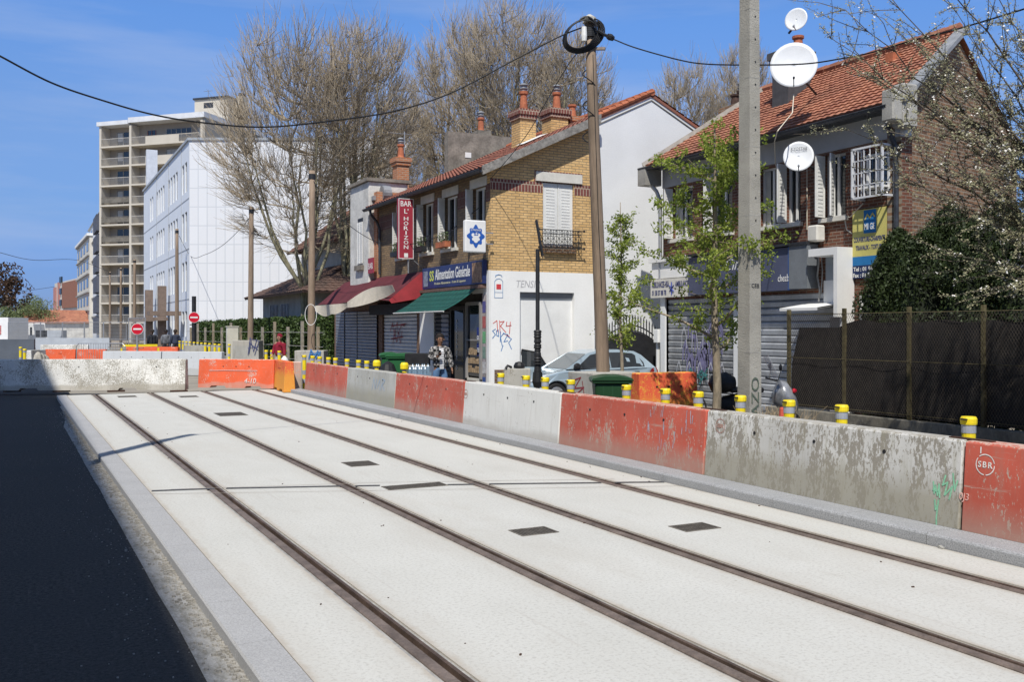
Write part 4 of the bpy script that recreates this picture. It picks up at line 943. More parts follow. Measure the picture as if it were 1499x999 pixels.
q = MB().box(14.3, 18.4, 33.3, 33.65, 6.0, 9.45); ob('party_wall', q, roughwall, HB)
q = MB(); q.box(15.0, 15.25, 33.28, 33.3, 8.5, 8.7); ob('wall_patch', q, white, HB)
chimney(HB, 13.0, 34.9, 6.5, 8.55, .48, .5, obrick2, obrick2, [(0, 0, .55)])
chimney(HB, 16.0, 34.0, 9.2, 9.7, .4, .5, roughwall, roughwall, [(0, 0, .55)])
q = MB(); WB.box(q, -33.1, -32.5, 3.95, 4.5, -.0, .03); sm = thing('small_bar_sign', 'small red bar sign fixed beside the plastered tower', 'sign', (11.1, 32.9, 4)); ob('panel', q, maroon, sm)
text('lettering', 'BAR', sm, WB.pt(-33.05, 4.1, .032), WB.x, EZ, .5, .22, white)
q = MB(); c = Vector((13.3, 35.3, 8.1)); q.tube([c, c+EZ*1.6], .02, 6); q.tube([c+Vector((-.6, 0, 1.5)), c+Vector((.3, 0, 1.5))], .012, 4)
for k in range(6): x = -.55+k*.15; q.tube([c+Vector((x, -.15, 1.5)), c+Vector((x, .15, 1.5))], .007, 4)
tag(ob('roof_antenna', q, steel, base=tuple(c)), 'thin television aerial next to the orange brick chimney', 'antenna')

# ---------- HOUSE C: orange roof ----------
TC = 15.5; sR, sL = 13.37, 21.3
gd = Vector((.768*CA+.64*SA, -.768*SA+.64*CA, 0)).normalized()   # gable wall direction
cR = Vector((TC, sR, 0))
HC = thing('brick_house', 'red brown brick house with bright orange tiled roof and closed shops', 'house', tuple(cR))
WC = Wall((TC, 0, 0), (0, -1, 0), (-1, 0, 0))
WCg = Wall(cR, gd, gd.cross(EZ))
if WCg.n.y > 0: WCg.n = -WCg.n
uw = []
for (ua, ub) in ((984, 1014), (1042, 1072), (1112, 1143), (1150, 1172), (1206, 1238)):
    uw.append((-ST(ua, TC), -ST(ub, TC)))
zw0, zw1 = 4.35, 5.72
ob('front_wall', WC.holed(-sL, -sR, 0, 5.78, [(a, b_, zw0, zw1) for a, b_ in uw]+[(-sL+.15, -18.3, 0, 2.75), (-18.15, -14.7, 0, 2.75)], .3), rbrick, HC)
q = MB(); WC.box(q, -sL, -sR, 5.78, 6.42, -.3, .03); ob('eave_band', q, M('grey_eave_render', (.40, .41, .42), .1, 2), HC)
RZ, EZc = 8.3, 6.42
peak = cR+gd*2.25
q = MB(); pz = [(0, 0), (5.3, 0), (5.3, EZc-.3), (2.25, RZ-.05), (0, EZc)]; i = len(q.v)
for d_ in (0, -.3): q.v += [tuple(WCg.pt(x, z, d_)) for x, z in pz]
q.f = [tuple(range(5)), tuple(reversed(range(5, 10)))]+[(k, (k+1) % 5, 5+(k+1) % 5, 5+k) for k in range(5)]
q.uv = [[c for x, z in [pz[k % 5] for k in f] for c in (x, z)] for f in q.f]
ob('gable_wall', q, obrick, HC)
bR = cR+gd*5.3
q = MB().quad((bR.x, bR.y, 0), (bR.x-1, sL, 0), (bR.x-1, sL, EZc), (bR.x, bR.y, EZc)); q.quad((TC, sL, 0), (bR.x-1, sL, 0), (bR.x-1, sL, EZc), (TC, sL, EZc)); ob('back_wall', q, render_old, HC)
eL, eR = Vector((TC-.42, sL+.35, EZc-.03)), Vector((TC-.42, sR-.12, EZc-.03)); rR = Vector((peak.x, peak.y-.12, RZ)); rL = Vector((17.6, 19.7, RZ))
roof('roof', HC, eL, eR, rR, rL, tile_o, nu=6, tw=.185, th=.18, amp=.019)
bk = Vector((bR.x+.2, bR.y, EZc-.35)); q = MB().quad(rR, rL, (bk.x-.6, sL+.3, EZc-.1), bk); q.quad(rL, eL, (bk.x-.6, sL+.3, EZc-.1)); ob('rear_roof', q, tile_o, HC)
ridge('ridge_tiles', HC, rR+EZ*.05, rL+EZ*.05, tile_o, .12, .36)
q = MB(); q.bar(eL+EZ*.03, rL+EZ*.05, .22, .12); ob('hip_flashing', q, M('grey_mortar_verge', (.38, .36, .32), .2, 6), HC)
q = MB(); q.bar(eR+Vector((.1, -.1, .0)), rR+Vector((0, -.08, .0)), .28, .08); ob('gable_verge', q, zinc, HC)
ob('gutter', halfgutter((TC-.48, sR-.1, EZc-.10), (TC-.48, sL+.4, EZc-.10), .085), gutterm, HC)
q = MB().box(TC-.45, TC, sR-.02, sL+.3, EZc-.14, EZc-.11); ob('soffit', q, gutterm, HC)
q = MB(); q.box(TC-.55, TC-.28, sR-.28, sR+.02, 6.0, 6.62); q.box(TC-.28, TC+.12, sR-.3, sR+.0, 5.9, 6.75); ob('corner_console', q, concrete, HC, bevel=.03)
q = MB(); q.box(TC-.56, TC-.02, sL+.05, sL+.4, 5.85, 6.35); ob('corner_console', q, concrete, HC)
ob('downpipe', MB().tube([(TC-.48, sL+.25, 6.28), (TC-.46, sL+.25, 6.1), (TC-.15, sL+.1, 5.7), (TC-.09, sL+.02, 5.45), (TC-.09, sL+.0, 2.9)], .055, 8), steel, HC)
ob('downpipe', MB().tube([(TC-.3, sR+.1, 6.0), (TC-.1, sR+.08, 5.6), (TC-.08, sR+.06, 5.2), (TC-.08, sR+.06, 0)], .05, 8), gutterm, HC)
for i, (a, b_) in enumerate(uw):
    lf = [(a+.02, .30, .15)]+([(a+.3, .26, .5)] if i == 4 else [])
    wi = window(HC, WC, a, b_, zw0, zw1, depth=.16, lintel=None, sill=True, mull=1, curt=(i % 2 == 0), leaf=lf)
# window cage near the corner
ca_, cb_ = -ST(1256, TC-.2), -ST(1300, TC-.2); zc0, zc1 = 4.62, 5.62
wcage = window(HC, WC, ca_+.1, cb_-.08, zc0+.1, zc1-.1, depth=-.02, sill=False, curt=False)
q = MB(); D_ = .38
for z in (zc0, zc1): WC.box(q, ca_, cb_, z-.02, z+.02, D_-.04, D_); WC.box(q, ca_-.02, ca_+.02, z-.02, z+.02, 0, D_); WC.box(q, cb_-.02, cb_+.02, z-.02, z+.02, 0, D_)
for x in (ca_, cb_): WC.box(q, x-.02, x+.02, zc0, zc1, D_-.04, D_); WC.box(q, x-.02, x+.02, zc0, zc1, 0, .04)
for z in (zc0+.25, zc0+.5, zc0+.75): WC.box(q, ca_, cb_, z-.01, z+.01, D_-.03, D_-.01); WC.box(q, cb_-.01, cb_+.01, z-.01, z+.01, 0, D_)
for k in range(1, 5): x = ca_+(cb_-ca_)*k/5; WC.box(q, x-.008, x+.008, zc0, zc1, D_-.025, D_-.01)
for k in range(1, 4): WC.box(q, ca_-.01, ca_+.01, zc0, zc1, D_*k/4, D_*k/4+.015)
ob('window_cage', q, M('white_painted_bars', (.62, .63, .65), .1, 5), wcage)
q = MB(); WC.box(q, ca_+.1, cb_-.1, zc0+.18, zc0+.22, .05, .3); ob('cage_shelf', q, white, wcage)
# shops: shutters, posts
dsh = M('grey_scuffed_shutter', (.36, .37, .38), .35, 2.2, .5, .35, .1, 25)
q = MB(); slats(q, WC, -sL+.18, -18.35, 0, 2.75, -.05, .155, .045); s1 = ob('roller_shutter', q, dsh, HC)
q = MB(); slats(q, WC, -18.1, -14.75, 0, 2.75, -.05, .155, .045); s2 = ob('roller_shutter', q, M('light_scuffed_shutter', (.46, .48, .50), .2, 2.5, .5, .35, .1, 25), HC)
q = MB(); WC.box(q, -18.35, -18.1, 0, 2.8, -.1, .05); ob('shop_pillar', q, render_g, HC)
q = MB(); WC.box(q, -sL-.05, -sL+.15, 0, 3.0, -.1, .06); ob('shop_pillar', q, render_g, HC)
purp = M('purple_graffiti', (.19, .18, .31), .3, 6); mk = MB(); rnd = random.Random(4)
for k in range(22):
    x = -sL+.75+rnd.random()*1.6; z = .7+rnd.random()*1.1
    strokes(mk, WC.pt(x, z, -.005), WC.x, EZ, [[(0, 0), (.1, .6), (.4, 1), (.7, .6), (.8, 0)], [(.4, .0), (.45, .8)]], .32, .5, .05)
ob('graffiti', mk, purp, s1)
mk = MB()
for k in range(9): strokes(mk, WC.pt(-sL+.6+k*.22, .55+.9*(k % 2), .0), WC.x, EZ, [[(0, 0), (.1, .7), (.5, 1), (.9, .6), (1, 0)]], .22, .55, .02)
ob('graffiti', mk, M('pale_graffiti_outline', (.55, .56, .6), .1, 5), s1)
mk = strokes(MB(), WC.pt(-sL+1.0, .55, .012), WC.x, EZ, [[(0, .2), (.3, .9), (.5, .3)], [(.1, 0), (.6, .6), (.9, .2)], [(.5, .1), (.9, .8), (1.2, .3)], [(.8, .0), (1.2, .9)], [(.3, .5), (1.2, .55)]], .75, .42, .05); ob('graffiti', mk, M('teal_black_graffiti', (.06, .22, .22), .8, 14), s1)
# signs on house C
aS = thing('ambulance_sign', 'white ambulance company board with dark blue lettering over the left shutter', 'sign', tuple(WC.pt(-20, 2.8, .1)))
x0a, x1a = -ST(955, TC-.1), -ST(1014, TC-.1)
q = MB(); WC.box(q, x0a, x1a, 2.80, 3.30, .03, .16); ob('panel', q, lintelm, aS)
nav = M('navy_lettering', (.05, .06, .16), .1, 6)
text('lettering', 'AMBULANCES HSA', aS, WC.pt(x0a+.06, 3.07, .163), WC.x, EZ, (x1a-x0a)*.44, .17, nav, bold=.02)
text('lettering', '01 58 37 88 78', aS, WC.pt(x0a+.08, 2.86, .163), WC.x, EZ, (x1a-x0a)*.36, .14, nav, bold=.02)
text('lettering', 'AMBULANCES', aS, WC.pt(x0a+(x1a-x0a)*.63, 3.07, .163), WC.x, EZ, (x1a-x0a)*.34, .15, nav, bold=.02)
q = MB(); c = WC.pt(x0a+(x1a-x0a)*.545, 3.03, .163)
for k in range(3):
    a = k*PI/3; q.bar(c+WC.x*.11*math.cos(a+PI/2)+EZ*.17*math.sin(a+PI/2)-EX*.003, c-WC.x*.11*math.cos(a+PI/2)-EZ*.17*math.sin(a+PI/2)-EX*.003, .05, .004)
ob('star_of_life', q, M('badge_blue', (.05, .08, .35), .1, 5), aS)
q = MB(); WC.box(q, x0a, x1a+.1, 3.32, 3.75, .02, .12); WC.box(q, x0a-.05, x1a+.15, 3.76, 3.88, .0, .2); ob('cornice', q, white, HC)
fS = thing('shop_fascia', 'long dark blue shop fascia with white script running behind the street tree', 'sign', tuple(WC.pt(-17, 2.8, .1)))
x0f, x1f = -ST(1010, TC-.25), -ST(1159, TC-.25)
fas = M('slate_blue_fascia', (.075, .085, .14), .2, 1.6, .5)
q = MB(); WC.box(q, x0f, x1f, 2.82, 3.78, .05, .30); ob('panel', q, fas, fS)
q = MB(); WC.box(q, x1f+.004, x1f+.56, 2.84, 3.80, .02, .34); ob('end_box', q, M('grey_end_panel', (.16, .175, .19), .15, 3), fS)
q = MB(); WC.box(q, x0f, x1f+.58, 3.80, 3.86, .0, .38); ob('top_cap', q, dark, fS)
q = MB(); WC.box(q, x1f-.06, x1f, 2.82, 3.78, .301, .305); ob('blue_edge', q, M('bright_blue_edge', (.05, .14, .42), .1, 3), fS)
xc_ = -ST(1062, TC-.3); text('lettering', 'Cinq', fS, WC.pt(xc_, 3.28, .303), WC.x, EZ, .75, .38, white, shear=.4); text('lettering', 'Cie', fS, WC.pt(xc_+.5, 3.12, .303), WC.x, EZ, .25, .12, white, shear=.3)
text('lettering', 'chezbr', fS, WC.pt(-ST(1139, TC-.3), 3.02, .303), WC.x, EZ, .42, .16, white); 
q = MB(); c = WC.pt(-ST(1039, TC-.3), 3.25, .303)
for k in range(7): a = k*2*PI/7; cc_ = c+WC.x*.12*math.cos(a)+EZ*.12*math.sin(a); q.lathe([(.05, 0), (.05, .003)], cc_, 10, (-1, 0, 0))
ob('flower_logo', q, M('grey_blue_lettering', (.4, .43, .5), .1, 5), fS)
# porch and side awning between fascia and yellow sign
xp0, xp1 = -ST(1186, TC-.3), -ST(1246, TC-.1)
pr_ = thing('entrance_porch', 'white boxed entrance porch between the blue fascia and the yellow sign', 'porch', tuple(WC.pt(xp0, 0, .2)))
q = MB(); WC.box(q, xp0+.15, xp1, 3.5, 3.66, .01, .5); WC.box(q, xp1-.10, xp1, 2.2, 3.5, .01, .5); WC.box(q, xp1-.12, xp1, 0, 2.2, .01, .3); WC.box(q, xp0+.15, xp1-.16, 2.5, 3.0, .01, .06); ob('surround', q, white, pr_)
q = MB(); WC.box(q, xp0+.2, xp1-.16, 3.0, 3.55, .01, .05); ob('glazing', q, M('grey_frosted_panel', (.33, .36, .38), .1, 3, .3), pr_)
q = MB(); WC.box(q, xp0+.3, xp1-.2, 0, 2.2, .005, .03); ob('door', q, M('grey_door', (.28, .28, .29), .1, 3), pr_)
q = MB(); i = 0; A_ = [WC.pt(xp0-.35, 2.52, .02), WC.pt(xp1-.2, 2.52, .02), WC.pt(xp1-.2, 2.40, .85), WC.pt(xp0-.35, 2.40, .85)]
q.quad(*A_); q.quad(*[p-EZ*.03 for p in reversed(A_)]); q.quad(A_[3]-EZ*.06, A_[2]-EZ*.06, A_[2], A_[3]); ob('door_canopy', q, white, pr_)
q = MB()
for x, z, r in ((xp0-.05, 3.9, .02),): pass
q.tube([WC.pt(xp0+.05, 3.7, .1), WC.pt(xp0+.1, 3.4, .15), WC.pt(xp0+.03, 3.1, .12), WC.pt(xp0+.12, 2.8, .14), WC.pt(xp0+.05, 2.55, .1)], .02, 6); q.tube([WC.pt(xp0+.1, 3.6, .08), WC.pt(xp0+.16, 3.2, .1), WC.pt(xp0+.12, 2.7, .1)], .014, 6)
ob('cable_bundle', q, M('grey_cable', (.3, .3, .29), .1, 4), pr_)
q = MB(); WC.box(q, xp0-.1, xp0+.2, 3.85, 4.2, .05, .3); tag(ob('alarm_box', q, lintelm, base=tuple(WC.pt(xp0, 3.85, .1)), bevel=.03), 'cream box fixed on the brickwork just above the porch', 'box')
q = MB(); q.tube([WC.pt(xp0+.0, 4.25, .05), WC.pt(xp0+.3, 4.35, .06), WC.pt(xp0+.9, 4.30, .06), WC.pt(xp0+1.25, 4.55, .06)], .012, 5); q.tube([WC.pt(xp0+.75, 4.3, .06), WC.pt(xp0+.8, 4.05, .06), WC.pt(xp0+.95, 3.95, .06)], .012, 5); q.tube([WC.pt(xp0-.35, 4.15, .05), WC.pt(xp0-.35, 5.5, .05)], .010, 5)
tag(ob('wall_cables', q, cream, base=tuple(WC.pt(xp0, 4.2, .05))), 'pale cables looping across the brick above the porch', 'cable')
# yellow and blue company sign
xs0, xs1 = -ST(1248, TC-.06), -ST(1298, TC-.06); zs1, zs0 = 4.42, 3.0
mS = thing('company_sign', 'yellow and blue roofing company sign near the house corner', 'sign', tuple(WC.pt(xs0, zs0, .05))); zz = lambda f: zs0+(zs1-zs0)*f; xx = lambda f: xs0+(xs1-xs0)*f
q = MB(); WC.box(q, xs0, xs1, zz(.32), zs1, .03, .06); ob('yellow_panel', q, M('sign_yellow', (.58, .52, .16), .1, 3), mS)
q = MB(); WC.box(q, xs0, xs1, zz(.19), zz(.32), .03, .06); ob('blue_stripe', q, M('sign_mid_blue', (.02, .17, .42), .1, 3), mS)
q = MB(); WC.box(q, xs0, xs1, zs0, zz(.19), .03, .06); ob('navy_panel', q, M('sign_navy', (.015, .03, .10), .1, 3), mS)
q = MB(); WC.box(q, xx(.34), xx(.70), zz(.65), zz(.985), .061, .064); ob('logo_square', q, M('sign_mid_blue'  , (.02, .17, .42)), mS)
mk = strokes(MB(), WC.pt(xx(.38), zz(.85), .064), WC.x, EZ, [[(0, 0), (.25, .9), (.5, .2), (.8, 1), (1, .4)]], (xs1-xs0)*.28, .11, .03); ob('logo_peaks', mk, M('sign_yellow', (0, 0, 0)), mS)
text('lettering', 'MI GE', mS, WC.pt(xx(.36), zz(.70), .065), WC.x, EZ, (xs1-xs0)*.31, .13, white, bold=.02)
text('lettering', 'COUVERTURE-CHARPENTE', mS, WC.pt(xx(.04), zz(.53), .061), WC.x, EZ, (xs1-xs0)*.92, .10, nav, bold=.02)
text('lettering', 'TRAVAUX - TOITURE', mS, WC.pt(xx(.10), zz(.41), .061), WC.x, EZ, (xs1-xs0)*.80, .10, nav, bold=.02)
text('lettering', 'Tel : 01 56 27 41', mS, WC.pt(xx(.03), zz(.105), .061), WC.x, EZ, (xs1-xs0)*.88, .09, white, bold=.02)
text('lettering', 'Fax : 01 56 27 42', mS, WC.pt(xx(.02), zz(.015), .061), WC.x, EZ, (xs1-xs0)*.88, .09, white, bold=.02)
# small lower window right of the porch
a_, b_ = -ST(1262, TC), -ST(1280, TC); wl_ = window(HC, WC, a_, b_, 2.1, 2.65, depth=-.02, curt=False, mull=0)
# chimneys of C
chimney(HC, 16.75, 17.75, 6.9, 8.72, .72, .55, M('dark_slate_cladding', (.075, .075, .08), .2, 5), M('dark_slate_cladding', (.07,)*3), [(.22, 0, .44)], name='chimney')
chimney(HC, 18.6, 21.6, 6.5, 8.35, 1.1, .6, rbrick, obrick, [(-.35, 0, .35), (-.1, 0, .5), (.15, 0, .4), (.4, 0, .3)], potm=M('sooty_pot', (.07, .04, .03), .4, 8))
q = MB().box(17.0, 17.25, 14.9, 15.1, 7.85, 8.05); ob('roof_vent', q, terracotta, HC)
# background roof on far right
HD = thing('rear_house', 'grey roofed building glimpsed behind the brick gable at the right edge', 'house', (27, 12, 0))
q = MB().box(24, 31, 8.0, 14, 0, 7.0); ob('wall', q, render_old, HD); q = MB().prism([(23.4, 6.9), (31.4, 6.9), (27.5, 9.4)], 'y', 7.7, 14.3); ob('roof', q, tile_d, HD)
# satellite dishes
def dish(label, c, dia, aim, mount, arm=True, name='satellite_dish', logo=None):
    c = Vector(c); root = thing(name, label, 'satellite dish', tuple(c), 'satellite dishes on the brick house'); ax = Vector(aim).normalized(); r = dia/2
    prof = [(r*k/7, .14*r*(k/7)**2-.0) for k in range(8)]; q = MB(); a = ax.orthogonal().normalized()
    up = (EZ-ax*ax.z).normalized(); rt = up.cross(ax); n = 32
    for k, (rr, z) in enumerate(prof):
        for j in range(n):
            t = 2*PI*j/n; q.v.append(tuple(c+ax*z+(rt*math.cos(t)+up*math.sin(t)*1.06)*max(rr, .001)))
    for k in range(7):
        for j in range(n): p_ = k*n+j; p2 = k*n+(j+1) % n; q.f.append((p_, p2, p2+n, p_+n))
    o = ob('reflector', q, M('dish_white', (.66, .68, .70), .05, 4, .4), root, smooth=True); o.modifiers.new('s', 'SOLIDIFY').thickness = .012
    q = MB()
    if arm:
        e = c+ax*r*.8-up*r*.95; q.tube([c-up*r*1.0+ax*.02, e], .012, 6); q.lathe([(.02, -.04), (.028, 0), (.022, .04)], e, 8, (c-e)); ob('feed_arm', q, black if dia > .9 else steel, root)
    q = MB(); q.tube([c-ax*.02, c-ax*.12, Vector(mount)], .025, 8); ob('bracket', q, dark, root)
    if logo:
        text('lettering', logo, root, c+up*r*.42-rt*r*.5+ax*(.052*r+.05), rt, up, r*1.05, r*.2, dark, shear=.2)
    return root
cv = Vector(camo.location)
def aimat(c, dx=0, dz=0): d = (cv-Vector(c)); d.z = d.length*.22; d = d.normalized(); return d+Vector((dx, 0, dz))
c1 = P(1162, 97, 20.6); dish('largest white satellite dish on the roof chimney, crossed by the cable', c1, .99, aimat(c1, .0), (17.15, 17.0, c1.z-.3))
c2 = P(1166, 29, 21.2); dish('small oval satellite dish on top of the roof chimney', c2, .50, aimat(c2, -.45), (c2.x+.05, c2.y+.3, 8.6))
c3 = PT(1169, 230, TC-.65); dish('white KYOSTAR satellite dish on the brick front beside the shutters', c3, .64, aimat(c3, 0), (TC, c3.y, c3.z-.3), logo='KYOSTAR')
q = MB(); q.tube([c1+Vector((0, 0, -.6)), P(1160, 165, 20.0), P(1138, 192, 19.0), PT(1134, 207, TC-.5), PT(1135, 240, TC-.1), PT(1146, 265, TC-.05), PT(1146, 285, TC-.05)], .012, 5)
tag(ob('dish_cable', q, cream, base=tuple(PT(1134, 207, TC-.5))), 'pale cable hanging from the roof dish down over the gutter', 'cable')

# gate between the houses
ga_, gb_ = P(877, 500, 26.3), P(969, 500, 26.9); gw = (Vector((gb_.x, gb_.y, 0))-Vector((ga_.x, ga_.y, 0)))
GT = thing('iron_gate', 'black wrought iron double gate with arched spiked top between the two houses', 'gate', (ga_.x, ga_.y, 0)); Lg = gw.length; gx = gw.normalized(); WGt = Wall((ga_.x, ga_.y, 0), gx, gx.cross(EZ))
q = MB(); n_ = 22
def gz(f): return 1.55+.5*math.sin(f*PI)**.9
for leafi in range(2):
    q = MB()
    for k in range(11):
        f = (leafi*11+k+.5)/22; x = f*Lg; z = gz(f); WGt.box(q, x-.012, x+.012, .1, z+.22, -.012, .012); q.lathe([(.022, 0), (.006, .09)], WGt.pt(x, z+.22), 5)
    q.tube([WGt.pt(Lg*(leafi*.5+.5*j/8), gz(leafi*.5+.5*j/8)) for j in range(9)], .02, 6); q.tube([WGt.pt(Lg*(leafi*.5+.5*j/8), gz(leafi*.5+.5*j/8)-.14) for j in range(9)], .015, 6)
    lf = ob('gate_leaf', q, dark, GT)
    pz = [(Lg*leafi*.5+.02, .1), (Lg*(leafi+1)*.5-.02, .1)]+[(Lg*(leafi*.5+.5*j/8), gz(leafi*.5+.5*j/8)-.16) for j in range(8, -1, -1)]
    q = MB(); q.quad(*[WGt.pt(x, z, .013) for x, z in pz]); q.quad(*[WGt.pt(x, z, -.013) for x, z in reversed(pz)]); ob('sheet_panel', q, black, lf)
q = MB(); WGt.box(q, -.1, 0, 0, 1.9, -.05, .05); WGt.box(q, Lg, Lg+.08, 0, 1.9, -.05, .05); WGt.box(q, Lg/2-.03, Lg/2+.03, 1.4, 2.1, -.02, .02); ob('gate_posts', q, dark, GT)
p = P(965, 494, 26.2); q = MB().box(p.x-.12, p.x+.12, p.y-.1, p.y+.1, p.z-.15, p.z+.22); q.box(p.x-.04, p.x+.04, p.y+.02, p.y+.1, .0, p.z-.15); tag(ob('letter_box', q, white, base=(p.x, p.y, 0), bevel=.01), 'white letter box on a stand at the right end of the black gate', 'letter box')
# ================= FENCE, HEDGES, RIGHT SIDE =================
TFN = 13.75
fw = MB().box(TFN-.1, TFN+.12, -3, 15.2, -.02, .36)
tag(ob('low_wall', fw, oldconc, base=(TFN, 14, 0), bevel=.01), 'low mossy concrete wall under the mesh fence', 'wall')
FN = thing('mesh_fence', 'rusty chain link fence backed with torn black sheeting', 'fence', (TFN, 14.6, .36))
rustp = M('mossy_rusty_post', (.13, .11, .055), .45, 7, .9, .1, .2, 40)
ys = [ST(u, TFN) for u in (1155, 1236, 1331, 1440)]; ys += [ys[-1]-1.55*k for k in range(1, 6)]
for y in ys:
    q = MB().box(TFN-.03, TFN+.03, y-.03, y+.03, .36, 2.34); ob('fence_post', q, rustp, FN)
q = MB(); y0_, y1_ = ys[-1], ys[0]
for z in (2.24, 1.38, .45): q.tube([(TFN-.035, y0_, z), (TFN-.035, y1_, z)], .007, 4)
ob('tension_wires', q, rustp, FN)
q = MB(); st = .055; Ht = 1.82; n_ = int((y1_-y0_)/st)
for k in range(n_+int(Ht/st/1.6)+1):
    for sg in (1, -1):
        ya = y0_+k*st; run = Ht/1.6
        if sg == 1: a, b_ = (ya-run, .40), (ya, 2.24)
        else: a, b_ = (ya, .40), (ya-run, 2.24)
        # clip to range
        def cl(p, q_):
            (pa, za), (pb, zb) = p, q_
            if pa > pb: pa, za, pb, zb = pb, zb, pa, za
            if pb <= y0_ or pa >= y1_: return None
            if pa < y0_: t = (y0_-pa)/(pb-pa); za = za+(zb-za)*t; pa = y0_
            if pb > y1_: t = (y1_-pa)/(pb-pa); zb = za+(zb-za)*t; pb = y1_
            return (pa, za, pb, zb)
        r_ = cl(a, b_)
        if r_: q.tube([(TFN-.045+.004*sg, r_[0], r_[1]), (TFN-.045+.004*sg, r_[2], r_[3])], .0026, 3, False)
meshm = M('rusted_mesh_wire', (.12, .10, .08), .4, 9, .7, .3)
ob('chain_link', q, meshm, FN)
q = MB(); nn = 60; zt = lambda y: (2.08+.05*noise.noise((y*1.3, 0, 0))+.02*math.sin(y*7) if y < ys[1]+.02 else 1.98) if y < ys[0]-.25 else 1.9-(y-(ys[0]-.25))*3.2
for k in range(nn):
    a = y0_+(ys[0]-.06-y0_)*k/nn; b_ = y0_+(ys[0]-.06-y0_)*(k+1)/nn
    wv = lambda y, z: TFN+.03+.018*math.sin(y*5+z*2)+.02*noise.noise((y*3, z*2, 5))
    za, zb = max(.45, zt(a)), max(.45, zt(b_))
    for j in range(6):
        q.quad(*[(wv(y, .4+(zq-.4)*f), y, .4+(zq-.4)*f) for y, zq, f in ((a, za, j/6), (b_, zb, j/6), (b_, zb, (j+1)/6), (a, za, (j+1)/6))])
o = ob('black_sheeting', q, M('dusty_black_sheet', (.022, .020, .019), .35, 2.5, .75, 0, .2, 20, stretch=(1, 1, .3)), FN, smooth=True)

def leafcloud(pts_fn, n, size, seed, elong=1.0, upbias=0):
    rnd = random.Random(seed); q = MB()
    for _ in range(n):
        p, nrm = pts_fn(rnd)
        if p is None: continue
        d = Vector((rnd.gauss(0, 1), rnd.gauss(0, 1), rnd.gauss(0, 1)+upbias)).normalized()*size*rnd.uniform(.6, 1.3)
        e = d.orthogonal().normalized()*size*rnd.uniform(.4, .7)/elong
        e.rotate(Matrix.Rotation(rnd.random()*6.28, 3, d)); q.quad(p-d, p-e*.9-d*.1, p+d, p+e*.9-d*.1)
    return q
def leafmat(name, c1, c2, tr=.25, scale=3):
    m, n, l, b = newmat(name); a = noisef(n, l, coord(n, l, 'pos'), scale, 4); f = noisef(n, l, coord(n, l, 'pos'), 23, 2)
    mi = n.new('ShaderNodeMath'); mi.operation = 'MULTIPLY_ADD'; l.new(a, mi.inputs[0]); mi.inputs[1].default_value = .5
    h_ = n.new('ShaderNodeMath'); h_.operation = 'MULTIPLY'; l.new(f, h_.inputs[0]); h_.inputs[1].default_value = .5; l.new(h_.outputs[0], mi.inputs[2])
    l.new(ramp(n, l, mi.outputs[0], .36, .64, c1, c2), b.inputs['Base Color']); b.inputs['Roughness'].default_value = .55; b.inputs['Specular IOR Level'].default_value = .3
    t = n.new('ShaderNodeBsdfTranslucent'); mxs = n.new('ShaderNodeMixShader'); mxs.inputs[0].default_value = tr
    l.new(ramp(n, l, mi.outputs[0], .36, .64, c1, c2), t.inputs[0]); l.new(b.outputs[0], mxs.inputs[1]); l.new(t.outputs[0], mxs.inputs[2]); l.new(mxs.outputs[0], n['Material Output'].inputs[0]); return m
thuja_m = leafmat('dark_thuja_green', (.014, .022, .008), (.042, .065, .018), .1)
hedge_m = leafmat('clipped_hedge_green', (.025, .045, .012), (.075, .12, .03), .15)
fresh_m = leafmat('fresh_spring_green', (.11, .17, .02), (.38, .44, .08), .4, 5)
bark_g = M('pale_young_bark', (.30, .25, .18), .35, 9, .9, 0, .3, 30, stretch=(1, 1, .4))
bark_p = M('mottled_plane_bark', (.27, .25, .16), .5, 1.6, .9, 0, .3, 9, stretch=(1, 1, .4))
twig_m = M('grey_brown_twigs', (.38, .315, .225), .3, .6, .9, 0, 0, 5)
bark_d = M('dark_bark', (.07, .055, .045), .3, 7, .9, 0, .2, 20)
# thuja row behind the fence
def conifer(label, x, y, h, r, seed, n=9000):
    root = thing('conifer', label, 'conifer', (x, y, 0), 'dark conifers behind the mesh fence')
    ob('trunk', MB().tube([(x, y, 0), (x, y, h*.8)], [.08, .02], 6), bark_d, root)
    def f(rnd):
        z = rnd.random()**.8; a = rnd.random()*2*PI; rr = r*(1-z**3.2)**.62*(.78+.40*noise.noise((math.cos(a)*1.6+seed, math.sin(a)*1.6, z*4)))
        rr *= rnd.uniform(.72, 1.12); return Vector((x+rr*math.cos(a), y+rr*math.sin(a), .2+z*(h-.2)+rnd.gauss(0, .05))), None
    ob('foliage', leafcloud(f, n*2, .042, seed, 1.3, 1.2), thuja_m, root)
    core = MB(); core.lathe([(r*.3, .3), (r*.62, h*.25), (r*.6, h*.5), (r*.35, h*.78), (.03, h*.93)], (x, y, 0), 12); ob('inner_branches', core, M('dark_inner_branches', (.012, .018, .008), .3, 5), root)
cons = [(1316, 3.85, 15.3, .95), (1392, 4.25, 15.7, 1.05), (1468, 4.15, 15.3, 1.05), (1555, 4.3, 15.3, 1.1)]
for i, (u, h, t, r) in enumerate(cons):
    p = PT(u, 500, t); conifer(['leftmost dark conifer, overlapping the yellow and blue sign', 'tallest pointed dark conifer in front of the brick gable', 'dark conifer with white blossom twigs in front of it', 'dark conifer cut by the right edge of the picture'][i], t, p.y, h, r, 11+i, 11000)
